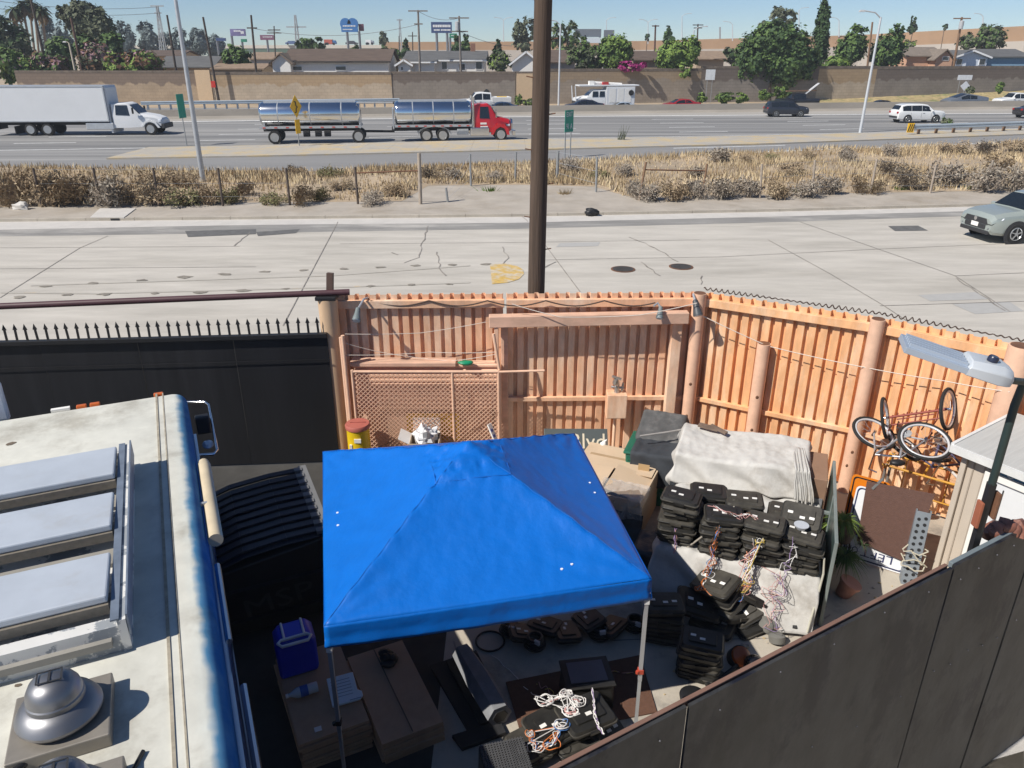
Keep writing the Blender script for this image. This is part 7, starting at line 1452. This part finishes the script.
q = MB(); M_ = frame(bd2(.12, .99)+Vector((.03, -.02, .0)), (.5, .1, .6), (0, .5, .6)); q.box((0, 0, 0), (.20, .035, .02)); q.v = [M_ @ a for a in q.v]; tag(obj('black_strap', q, M_black), 'short black strap over the top edge of the brown carpeted board', 'strap')
# perforated steel post
a = P(908, 586, 0)+Vector((0, .02, 0)); b = P(924, 512, .92); t = thing('perforated_post', 'galvanised steel post full of square punched holes leaning by the shed', 'post', a.to_tuple()); ax = (b-a).normalized(); sd = Vector((.93, -.36, 0)); fz = sd.cross(ax).normalized(); L = (b-a).length
def slot(mb, o, x, y, hw, hh, m=0): mb.quad(o+x*-hw+y*-hh, o+x*hw+y*-hh, o+x*hw+y*hh, o+x*-hw+y*hh, m)
nrm = Vector((-.36, -.93, 0)); q = MB(); q.bar(a, b, .17, .012, up=nrm); q.bar(a+sd*.085-nrm*.07, b+sd*.085-nrm*.07, .012, .14, up=nrm); q.bar(a-sd*.085-nrm*.07, b-sd*.085-nrm*.07, .012, .14, up=nrm)
for i in range(int(L/.085)):
    for s in (-.04, .04): c = a+ax*(.05+i*.085+(.02 if s > 0 else 0))+sd*s+nrm*.007; q.lathe(c, [(.023, -.002), (.023, .003)], 8, mi=1, M=frame((0, 0, 0), sd, ax).to_3x3())
obj('channel', q, [mat('punched_steel', (.26, .29, .32), .5, metal=.4, var=.12), M_black], t)
q = MB(); pts = []
for k in range(3):
    z = .30+.10*k; c = a+ax*z
    for j in range(10): an = 6.28*j/9+k; pts.append(c+sd*math.cos(an)*(.14+jit(.03))+nrm*(math.sin(an)*.10+.03)+Vector((0, 0, jit(.05))))
q.tube(pts, .009, 5); tag(obj('rope', q, mat('cream_rope', (.50, .46, .36), .85)), 'loose cream rope tied round the perforated steel post', 'rope')
# bicycle rack, tricycle and bicycles
M_yo = mat('yellow_rust_tube', (.58, .29, .03), .6, var=.2, scale=8, col2=(.30, .13, .05), mscale=4); rk = Vector((5.98, 9.55, 0)); ra = R(-38); ru = Vector((math.cos(ra), math.sin(ra), 0)); rv_ = Vector((-ru.y, ru.x, 0))
t = thing('tube_rack', 'yellow rusty tube rack under the heap of bicycles', 'rack', rk.to_tuple(), ra)
for x in (-.50, .50):
    for y in (-.22, .18): q = MB(); q.tube([(x, y, 0), (x, y, 1.02)], .020, 10); obj('leg', q, M_yo if x > 0 else mat('grey_tube', (.25, .24, .22), .5, metal=.3), t, world=False, smooth=60)
for x0, y0, x1, y1 in ((-.55, -.22, .55, -.22), (-.55, .18, .55, .18), (-.50, -.3, -.50, .26), (.50, -.3, .50, .26), (0, -.22, 0, .18)): q = MB(); q.tube([(x0, y0, 1.0), (x1, y1, 1.0)], .018, 10); obj('top_bar', q, M_yo, t, world=False, smooth=60)
for z in (.45, .8): q = MB(); q.tube([(-.5, .18, z), (.5, .18, z)], .013, 8); obj('cross_bar', q, M_yo, t, world=False)
for x in (-.3, .28): q = MB(); q.tube([(x, .18, .45), (x, .18, 1.0)], .010, 8); obj('cross_bar', q, M_yo, t, world=False)
def bwheel(t, c, n, r, rim=None, tw=.024):
    c = Vector(c); n = Vector(n).normalized(); x = n.orthogonal().normalized(); y = n.cross(x); ring = lambda rr_, k: [c+(x*math.cos(6.2832*i/k)+y*math.sin(6.2832*i/k))*rr_ for i in range(k)]
    q = MB(); q.tube(ring(r-tw, 36), tw, 8, closed=True); w_ = obj('tyre', q, M_tyre, t, smooth=180)
    q = MB(); q.tube(ring(r-2.3*tw, 36), .019, 6, closed=True); obj('rim', q, rim or mat('bike_rim', (.60, .61, .63), .4, metal=.2, var=.05), w_, smooth=180)
    q = MB()
    for i, p in enumerate(ring(r-2.4*tw, 18)): q.tube([c+n*(.03*(-1)**i), p], .0016, 3, cap=False)
    obj('spokes', q, M_galv, w_); q = MB(); q.tube([c-n*.05, c+n*.05], .022, 10); obj('hub', q, M_chrome, w_, smooth=60); return w_
zc = 1.30
wl_, wr_ = W(885, 418, 9.95), W(948, 409, 9.75)
t = thing('red_tricycle', 'rusty red rear axle of an upturned tricycle with two standing wheels', 'tricycle', ((wl_+wr_)/2).to_tuple()); axd = (wr_-wl_).normalized(); wn = (axd+Vector((.05, -.75, .1))).normalized()
bwheel(t, wl_, (wn+Vector((.1, .25, .0))).normalized(), .31); bwheel(t, wr_, wn, .31); M_rd = mat('rusty_red_tube', (.28, .07, .05), .6, var=.25, scale=8)
q = MB(); q.tube([wl_, wr_], .018, 10); obj('axle', q, M_rd, t); q = MB()
for k in (.12, .30, .5, .7, .85): p = wl_.lerp(wr_, k); q.tube([p+Vector((0, 0, .03)), p+Vector((0, -.02, -.14)), p+Vector((.02, .1, -.34))], .011, 6)
q.tube([wl_.lerp(wr_, .1)+Vector((0, -.02, -.12)), wl_.lerp(wr_, .88)+Vector((0, -.02, -.12))], .012, 6); q.tube([wl_.lerp(wr_, .2)+Vector((0, 0, -.05)), wl_.lerp(wr_, .8)+Vector((0, 0, -.05))], .010, 6)
for k in range(9): p = wl_.lerp(wr_, .2+.075*k); q.tube([p+Vector((0, 0, -.01)), p+Vector((0, 0, rng.uniform(.02, .06)))], .008, 5)
obj('frame', q, M_rd, t)
def bike(label, w1, w2, n, r, frm, rim=None):
    t = thing('bicycle', label, 'bicycle', ((Vector(w1)+Vector(w2))/2).to_tuple()); w1, w2, n = Vector(w1), Vector(w2), Vector(n).normalized(); bwheel(t, w1, n, r, rim); bwheel(t, w2, (n+Vector((.25, .0, 0))).normalized(), r*.9, rim)
    d = (w2-w1).normalized(); u = n.cross(d).normalized(); bb = w1.lerp(w2, .42)-u*.04; st = w1.lerp(w2, .30)+u*.42; hd = w1.lerp(w2, .78)+u*.44; q = MB()
    for a, b, rr_ in ((w1, bb, .012), (w1, st, .010), (bb, st, .016), (bb, hd, .018), (st, hd, .016), (hd, w2, .014)): q.tube([a+n*.02, b], rr_, 8)
    obj('frame', q, frm, t, smooth=60); q = MB(); q.tube([hd+u*.08-n*.28-d*.12, hd+u*.08-n*.24, hd+u*.10, hd+u*.08+n*.24, hd+u*.08+n*.28-d*.12], .012, 8); obj('handlebar', q, M_chrome, t, smooth=60)
    q = MB(); q.blob(st+u*.10, .11, 10, sq=(1, .6, .4)); obj('saddle', q, M_black, t, smooth=180); q = MB(); q.tube([st, st+u*.1], .012, 8); q.tube([bb-n*.09, bb+n*.09], .012, 6); obj('seat_post', q, M_chrome, t)
    q = MB(); q.lathe(bb+n*.05, [(.09, -.004), (.09, .004)], 18, M=frame((0, 0, 0), d, u).to_3x3()); obj('chainring', q, M_galv, t)
    q = MB()
    for s in (1, -1): q.tube([bb+n*.09*s, bb+n*.09*s+d*.14*s-u*.07*s, bb+n*.16*s+d*.14*s-u*.07*s], .011, 6)
    obj('crank', q, M_clad, t); return t
bike('silver bicycle lying flat on top of the rack, its big wheel towards the shed', W(925, 441, 9.45), W(874, 433, 9.9), (-.1, -.38, 1), .36, mat('silver_frame', (.52, .53, .55), .3, metal=.6))
bike('second dark bicycle tangled underneath the silver one, one wheel by the shed', W(966, 444, 9.85), W(905, 447, 9.85), (.15, -.25, 1), .30, mat('blue_black_frame', (.06, .06, .12), .4))
q = MB(); q.blob(W(940, 459, 9.35), .13, 12, sq=(1.3, .6, .35)); tag(obj('bicycle_saddle', q, M_black, smooth=180), 'dark loose saddle shaped lump under the big flat wheel', 'saddle')
q = MB(); q.tube([W(935, 462, 9.4), W(950, 470, 9.3), W(958, 478, 9.25)], .02, 8); tag(obj('white_tube', q, M_white), 'short white tube sticking out of the rack towards the shed', 'tube')
# shed
SA = Vector((5.70, 8.40, 0)); sr = math.atan2(-.83, .55); t = thing('garden_shed', 'beige plastic shed with vertical grooves, a white door and a pale roof', 'shed', SA.to_tuple(), sr); SW, SDp, SH = 1.7, 1.30, 1.96
M_sh = mat('shed_beige', (.50, .43, .355), .75, var=.06, scale=2); q = MB()
def shedprof(): return [(0, 0), (SW, 0), (SW, SDp), (0, SDp)]
q.prism(shedprof(), 0, SH); obj('wall', q, M_sh, t, world=False)
q = MB()
for x in (.13, .26): q.box((x, -.006, SH/2-.05), (.016, .012, SH-.12))
for y in (.3, .6, .9, 1.2): q.box((-.006, y, SH/2-.05), (.012, .016, SH-.12))
obj('groove', q, mat('shed_shadow_line', (.34, .285, .23), .8), t, world=False)
q = MB(); q.box((.02, -.03, SH/2-.02), (.07, .05, SH-.05)); obj('corner_trim', q, M_sh, t, world=False, bevel=.01)
q = MB(); q.add([(-.10, -.14, SH+.02), (SW+.1, -.14, SH+.02), (SW+.1, SDp+.1, SH+.05), (-.10, SDp+.1, SH+.05), (-.10, -.14, SH+.06), (SW+.1, -.14, SH+.06), (SW+.1, SDp+.1, SH+.09), (-.10, SDp+.1, SH+.09)], [(0, 1, 2, 3), (7, 6, 5, 4), (0, 4, 5, 1), (1, 5, 6, 2), (2, 6, 7, 3), (3, 7, 4, 0)]); rf = obj('roof', q, mat('shed_roof', (.46, .46, .44), .7, var=.1, scale=3, stretch=(6, .4, 1)), t, world=False)
q = MB(); q.box((SW/2, -.165, SH+.01), (SW+.24, .05, .09)); q.box((-.12, SDp/2-.02, SH+.05), (.04, SDp+.25, .08), M=Matrix.Rotation(R(1.3), 3, 'X')); obj('fascia', q, mat('white_fascia', (.66, .66, .64), .5), rf, world=False)
q = MB(); q.box((.84, -.03, .88), (.80, .05, 1.70)); dr = obj('door', q, mat('shed_door_white', (.68, .69, .70), .5, var=.03), t, world=False)
for x in (.34, 1.28): q = MB(); q.box((x, -.045, .92), (.09, .09, 1.80)); obj('door_frame', q, M_white, t, world=False, bevel=.008)
q = MB(); q.box((.84, -.045, 1.78), (.80, .09, .09)); obj('door_frame', q, M_white, t, world=False, bevel=.008)
q = MB(); q.box((.54, -.06, .85), (.012, .02, 1.6)); obj('groove', q, M_clad, dr, world=False)
q = MB(); q.box((.62, -.03, 1.88), (.34, .04, .16)); pl = obj('blue_plaque', q, mat('plaque_blue', (.10, .24, .34), .4, var=.1), t, world=False); q = MB(); text_mb(q, 'e', .2, frame((.56, -.056, 1.89), (1, 0, 0), (0, 0, 1))); obj('plaque_letter', q, M_white, pl, world=False)
# things by the lamp post: bracketry with stored parts
q = MB()
for i in range(6): c = lb+Vector((.18+.05*i, .16+jit(.04), 3.02+jit(.05))); q.blob(c, .06+.02*(i % 2), 8, jag=.6, seed=i)
tag(obj('hose_bundle', q, mat('reddish_hose', (.22, .09, .06), .5, var=.4, scale=12), smooth=60), 'reddish hose coil stored behind the front fence beside the lamp pole', 'hose')
# plants
def strap_plant(label, c, n, L, mats, seed, name='spider_plant', up=.7):
    r = random.Random(seed); q = MB(); c = Vector(c)
    for k in range(n):
        a = r.uniform(0, 6.28); el = r.uniform(.2, 1.35)*up; l = L*r.uniform(.5, 1.1); d = Vector((math.cos(a), math.sin(a), 0)); s = Vector((-d.y, d.x, 0)); pts = [c+d*l*u*math.cos(el)+Vector((0, 0, l*(math.sin(el)*u*1.2-.75*u*u))) for u in (0, .25, .5, .75, 1)]; mi = r.choice([0, 0, 1])
        for j in range(4): w0, w1 = .012*(1-j/4.2)*L/.3, .012*(1-(j+1)/4.2)*L/.3; q.quad(pts[j]-s*w0, pts[j]+s*w0, pts[j+1]+s*w1, pts[j+1]-s*w1, mi)
    return tag(obj(name, q, mats, recalc=False), label, 'plant')
strap_plant('bright green spiky potted plant beside the framed green panel', W(843, 522, 8.62), 260, .33, [L_light, mat('leaf_lime', (.20, .27, .06), .6)], 3)
strap_plant('darker trailing plant low in the shade below the bright spiky plant', W(845, 556, 8.3), 240, .33, [L_mid, L_dark], 5)
strap_plant('small dark spiky plant in front of the white upside down sign', W(863, 545, 8.35), 40, .18, [L_dark, mat('leaf_bronze', (.06, .035, .025), .7)], 6)
t = thing('plant_stand', 'dark stand hidden under the trailing plants', 'plant stand', P(838, 560).to_tuple()); c = P(838, 562); q = MB(); q.lathe((c.x, c.y, .36), [(.10, 0), (.15, .18), (.155, .2)], 18); obj('pot', q, mat('dark_pot', (.05, .035, .03), .7), t, smooth=40); q = MB()
for k in range(3): q.tube([(c.x+.1*math.cos(k*2.1), c.y+.1*math.sin(k*2.1), .36), (c.x+.14*math.cos(k*2.1), c.y+.14*math.sin(k*2.1), 0)], .012, 6)
obj('legs', q, M_black, t)
t = thing('flower_pot', 'pinkish clay flower pot lying tipped on the floor by the plants', 'flower pot', P(846, 592).to_tuple()); c = P(847, 588, .12); M_ = frame((0, 0, 0), (1, .2, -.35), (0, 1, .1)).to_3x3(); q = MB(); q.lathe(c, [(.09, -.12), (.125, .07), (.14, .07), (.142, .11), (.12, .11)], 24, M=M_); obj('pot', q, mat('clay_pink', (.36, .17, .13), .8, var=.15, scale=8), t, smooth=40)
# odds and ends on the floor right of the cases
c = P(740, 657, .1); t = thing('amber_dome_lamp', 'round amber red dome lamp lying on the floor by the cases', 'lamp', c.to_tuple()); q = MB(); M_ = frame((0, 0, 0), (1, .1, -.2), (0, .8, .55)).to_3x3(); q.lathe(c, [(.12, -.1), (.13, 0), (.13, .03)], 24, M=M_); obj('housing', q, M_black, t, smooth=40); q = MB(); q.lathe(c, [(.122, .031), (.11, .06), (.06, .08), (.01, .085)], 24, M=M_); obj('lens', q, mat('amber_lens', (.30, .075, .02), .2), t, smooth=40)
c = P(750, 662, .1); q = MB(); q.blob(c+Vector((.03, -.05, 0)), .12, 16); o = tag(obj('black_ball', q, mat('glossy_black', (.01, .01, .012), .12), smooth=180), 'glossy black ball at the front fence beside the amber lamp', 'ball')
c = P(770, 622, .12); t = thing('grey_fan_part', 'grey round motor part with brackets below the corner of the white cloth', 'motor', c.to_tuple()); q = MB(); q.lathe(c, [(.12, -.1), (.13, -.05), (.13, .03), (.09, .06), (.03, .07)], 22, M=Matrix.Rotation(.5, 3, 'Y')); q.lathe(c+Vector((.02, -.22, -.04)), [(.09, -.06), (.10, .02), (.06, .05)], 18, M=Matrix.Rotation(-.4, 3, 'X')); obj('housing', q, mat('dull_grey_plastic', (.17, .165, .15), .6, var=.2), t, smooth=40); q = MB(); q.bar(c+Vector((.1, -.1, -.05)), c+Vector((.3, -.05, .0)), .06, .05); q.bar(c+Vector((.26, -.12, .0)), c+Vector((.3, .05, .05)), .05, .05); obj('bracket', q, M_clad, t)
q = MB(); c = P(788, 620, .05); q.bar(c, c+Vector((.25, .1, 0)), .07, .04); tag(obj('red_tool', q, mat('tool_red', (.4, .03, .03), .5)), 'small red handled tool at the lower edge of the white cloth', 'tool')
for (px, py, l_, m_) in ((693, 697, 'dark round lid lying by the front fence right of the canopy leg', M_black), (716, 680, 'grey green flat tin at the front fence', mat('tin_grey_green', (.10, .10, .08), .6))): c = P(px, py, .03); q = MB(); q.lathe(c, [(.14, -.03), (.15, .02), (.13, .035)], 24); tag(obj('flat_disc', q, m_, smooth=40), l_, 'disc')
q = MB(); c = P(722, 678, .05); q.tube([c+Vector((-.2, -.1, 0)), c, c+Vector((.15, .1, .03)), c+Vector((.25, .22, .02))], .03, 8); tag(obj('black_pipe', q, M_black), 'short black pipe with a metal joint beside the front fence', 'pipe')
# ------------------------------------------------------------------ under the canopy
M_card = mat('brown_cardboard', (.47, .31, .20), .9, var=.10, scale=2, col2=(.39, .25, .16), mscale=1.2)
def sheets(cx, cy, w_, l_, a, z1, n, where):
    sh = MB(); sh.box((0, 0, 0), (w_, l_, z1/n*.72)); p0 = obj('cardboard_sheet', sh, M_card, world=False)
    for i in range(n):
        o = p0 if i == 0 else p0.copy()
        if i: C.objects.link(o)
        o.location = (cx+jit(.018), cy+jit(.018), z1*(i+.5)/n); o.rotation_euler = (0, 0, a+jit(.025)); tag(o, f'{"top" if i == n-1 else ORD[i]} flattened cardboard box of the {where} stack under the canopy', 'cardboard', 'flattened cardboard boxes stacked under the canopy')
sheets(-2.02, 6.06, .70, 1.26, R(26), .36, 8, 'left'); sheets(-1.28, 6.14, .64, 1.30, R(27), .30, 7, 'right')
q = MB(); M_ = frame((-1.28, 6.14, .301), (math.cos(R(27)), math.sin(R(27)), 0), (-math.sin(R(27)), math.cos(R(27)), 0)); q.box((0, 0, 0), (.012, 1.28, .004)); q.v = [M_ @ a for a in q.v]
tag(obj('tape_strip', q, mat('dull_tape', (.12, .085, .06), .5)), 'dark seam of tape along the right cardboard stack', 'tape')
c = Vector((-2.34, 6.40, .36)); ja = R(24); t = thing('blue_canister', 'dark blue plastic canister with a pale grey handle on the left cardboard stack', 'canister', c.to_tuple(), ja); t.scale = (1.22, 1.22, 1.18); q = MB(); q.prism([(-.16, 0), (.16, 0), (.17, .05), (.17, .36), (.12, .42), (-.12, .42), (-.17, .36), (-.17, .05)], -.13, .13, f=lambda u, v, w_: (u, w_, v)); obj('body', q, mat('canister_blue', (.02, .04, .55), .35, var=.1), t, world=False, bevel=.025, smooth=40)
q = MB(); ps = [(-.12, -.12, .44), (.10, -.12, .44), (.13, -.15, .44), (.10, -.19, .43), (-.12, -.19, .43), (-.15, -.15, .44)]; q.tube(ps, .014, 8, closed=True)
for x in (-.09, .08): q.tube([(x, -.12, .44), (x, .10, .44)], .011, 8)
obj('handle', q, mat('pale_grey_plastic', (.68, .70, .72), .5), t, world=False, smooth=60)
c = P(303, 691, .43); t = thing('water_bottle', 'clear plastic water bottle with a blue label lying on the cardboard', 'bottle', c.to_tuple()); bd3 = Vector((-.85, -.4, 0)).normalized(); M_ = frame((0, 0, 0), Vector((-bd3.y, bd3.x, 0)), (0, 0, 1)).to_3x3(); mb_ = mat('clear_bottle', (.50, .56, .60), .1, var=.05)
q = MB(); q.lathe(c, [(.05, -.15), (.055, -.14), (.055, .06), (.02, .13), (.02, .15)], 20, M=M_); q.v = [c+(a-c) for a in q.v]; obj('body', q, mb_, t, smooth=40); q = MB(); q.lathe(c, [(.0565, -.05), (.0565, .03)], 20, M=M_); obj('label', q, mat('label_blue', (.03, .10, .38), .5), t, smooth=40); q = MB(); q.lathe(c, [(.022, .15), (.022, .175)], 14, M=M_); obj('cap', q, M_white, t)
M_ = frame(P(344, 690, .375), (.93, .36, 0), (-.40, .9, 0)); t = thing('white_board', 'pale blue white plastic board with ruled lines on the left cardboard stack', 'board', P(344, 690, .37).to_tuple()); q = MB(); q.prism([(-.15, -.20), (.13, -.20), (.17, -.16), (.17, -.10), (.13, -.06), (.13, .20), (-.15, .20)], 0, .025); q.v = [M_ @ a for a in q.v]; obj('board', q, mat('pale_board', (.66, .78, .84), .5, var=.04), t, bevel=.006); q = MB()
for i in range(6): q.box((-.02, -.10+.045*i, .0262), (.2, .006, .002))
q.box((.09, -.185, .0262), (.12, .012, .002)); q.v = [M_ @ a for a in q.v]; obj('ruled_lines', q, mat('line_grey_blue', (.30, .38, .45), .6), t)
q = MB(); c = P(388, 656, .34)
for i in range(5): q.blob(c+Vector((-.06+.03*i+jit(.01), jit(.06), .0)), .055, 8, jag=.5, seed=i)
q.blob(c+Vector((.02, -.1, -.01)), .07, 10, jag=.3, sq=(1.3, .8, .5)); tag(obj('black_glove', q, M_black, smooth=180), 'crumpled black glove on the right cardboard stack', 'glove')
q = MB(); c = P(318, 729, .365); q.box(c, (.07, .06, .004), rz=.4); tag(obj('small_label', q, M_white), 'small white paper label on the left cardboard stack', 'paper')
# foam roll, black mats
a, b = P(462, 652, .20), P(500, 716, .16); t = thing('grey_roll', 'long grey six sided foam roll with a hollow end on black mats', 'roll', ((a+b)/2).to_tuple()); ax = (b-a).normalized(); sd = Vector((ax.y, -ax.x, 0)).normalized(); up = sd.cross(ax); hexs = lambda r_: [(sd*math.cos(R(60*i))+up*math.sin(R(60*i)))*r_ for i in range(6)]
q = MB(); q.loft([[a+d for d in hexs(.12)], [a.lerp(b, .5)+d for d in hexs(.15)], [b+d for d in hexs(.14)]]); obj('body', q, mat('grey_foam', (.20, .205, .215), .9, var=.2, scale=6), t); q = MB(); q.loft([[b+ax*.002+d for d in hexs(.09)], [b+ax*.012+d for d in hexs(.085)]]); obj('hollow_end', q, M_black, t)
for (pts, z, l_) in (((430, 665, 463, 655, 503, 716, 468, 730), .05, 'black rubber mat left of the grey roll'), ((446, 660, 476, 650, 508, 712, 480, 724), .09, 'second black mat directly under the grey roll'), ((452, 735, 500, 720, 506, 732, 462, 748), .06, 'small black mat in front of the grey roll')):
    q = MB(); pp = [P(pts[i], pts[i+1], z) for i in range(0, 8, 2)]; q.prism([(v.x, v.y) for v in pp], z-.045, z); tag(obj('rubber_mat', q, mat('rubber_black', (.016, .016, .018), .8, var=.2, scale=6)), l_, 'mat')
M_bm = mat('brown_doormat', (.12, .058, .036), .95, var=.15, scale=20, bump=.3, bscale=60); pp = [P(*v, .02) for v in ((506, 682), (640, 655), (657, 712), (522, 738))]; q = MB(); q.prism([(v.x, v.y) for v in pp], .006, .022); tag(obj('brown_mat', q, M_bm), 'dark brown mat on the floor under the wire covered pile', 'mat')
c = P(587, 672, .36); t = thing('monitor_box', 'black box with a grey screen on top standing on the brown mat', 'box', (c.x, c.y, 0), R(8)); q = MB(); q.box((0, 0, .17), (.52, .42, .34), top=(.96, .95)); obj('body', q, M_case, t, world=False, bevel=.02); q = MB(); q.box((0, .01, .352), (.40, .30, .02)); obj('screen', q, mat('grey_screen', (.13, .13, .16), .4), t, world=False); q = MB(); q.box((0, 0, .343), (.54, .44, .02)); obj('rim', q, M_case, t, world=False, bevel=.006)
q = MB(); c = P(490, 641, .012); q.tube([c+Vector((math.cos(6.283*i/30)*.17, math.sin(6.283*i/30)*.17, 0)) for i in range(30)], .012, 6, closed=True); tag(obj('cable_ring', q, M_black, smooth=180), 'thin black cable ring lying half in a patch of sun', 'cable')
# black lattice crate
c = Vector((-.06, 5.22, 0)); t = thing('lattice_crate', 'black plastic crate with a lattice top beside the wire covered pile', 'crate', c.to_tuple(), R(14)); q = MB(); q.box((0, 0, .16), (.46, .44, .32), top=(.97, .97)); obj('body', q, M_case, t, world=False, bevel=.015); q = MB()
for i in range(15): q.box((-.20+.40*i/14, 0, .332), (.012, .42, .02)); q.box((0, -.19+.38*i/14, .333), (.44, .012, .018))
obj('lattice', q, mat('lattice_grey', (.085, .085, .088), .5), t, world=False)
# heap of dark bits in the shade under the canopy
for i, (px, py, l_) in enumerate(((510, 626, 'black round coil heap at the left under the canopy'), (535, 640, 'black round coil with a pale label near the patch of sun'), (600, 630, 'black round coil heap in the middle under the canopy'), (635, 622, 'black round bundle under the right front of the canopy'))):
    c = P(px, py, .1); t = thing('hose_coil', l_, 'coil', c.to_tuple()); q = MB()
    for k in range(4): r_ = .12-.012*k; q.tube([c+Vector((math.cos(6.283*j/20)*r_, math.sin(6.283*j/20)*r_, -.06+.035*k)) for j in range(20)], .018, 6, closed=True)
    obj('coil', q, M_case, t, smooth=180); q = MB(); q.box(c+Vector((.02, -.10, .05)), (.07, .03, .05), rz=jit(.8)); obj('tag', q, mat('pale_tag', (.5, .52, .55), .5), t)
# concrete crumbs and leaves on the sunny floor
for i in range(26):
    px, py = rng.choice([(820, 605), (810, 628), (880, 590), (690, 668), (660, 700), (760, 640)]); px += jit(18); py += jit(8); c = P(px, py, .01); q = MB(); q.blob(c, rng.uniform(.008, .022), 6, jag=.8, seed=i, sq=(1.4, 1, .5)); tag(obj('pebble', q, M_straw if i % 2 else M_walk), 'tiny crumb of dirt on the sunlit yard floor near the front fence', 'pebble', 'crumbs of dirt on the yard floor')

# ------------------------------------------------------------------ the hazy air
hz = MB(); hz.box((0, 130, 11), (760, 480, 26)); hm = bpy.data.materials.new('haze_air'); hm.use_nodes = True; hn = hm.node_tree.nodes; hn.clear()
ho = hn.new('ShaderNodeOutputMaterial'); hv = hn.new('ShaderNodeVolumePrincipled'); hv.inputs['Color'].default_value = (.86, .92, 1, 1); hv.inputs['Density'].default_value = .00042; hv.inputs['Anisotropy'].default_value = .0; hm.node_tree.links.new(hv.outputs[0], ho.inputs['Volume'])
h_ = obj('haze', hz, hm); h_['kind'] = 'stuff'; h_['label'] = 'thin pale haze of the warm air over the freeway and the houses'; h_['category'] = 'haze'
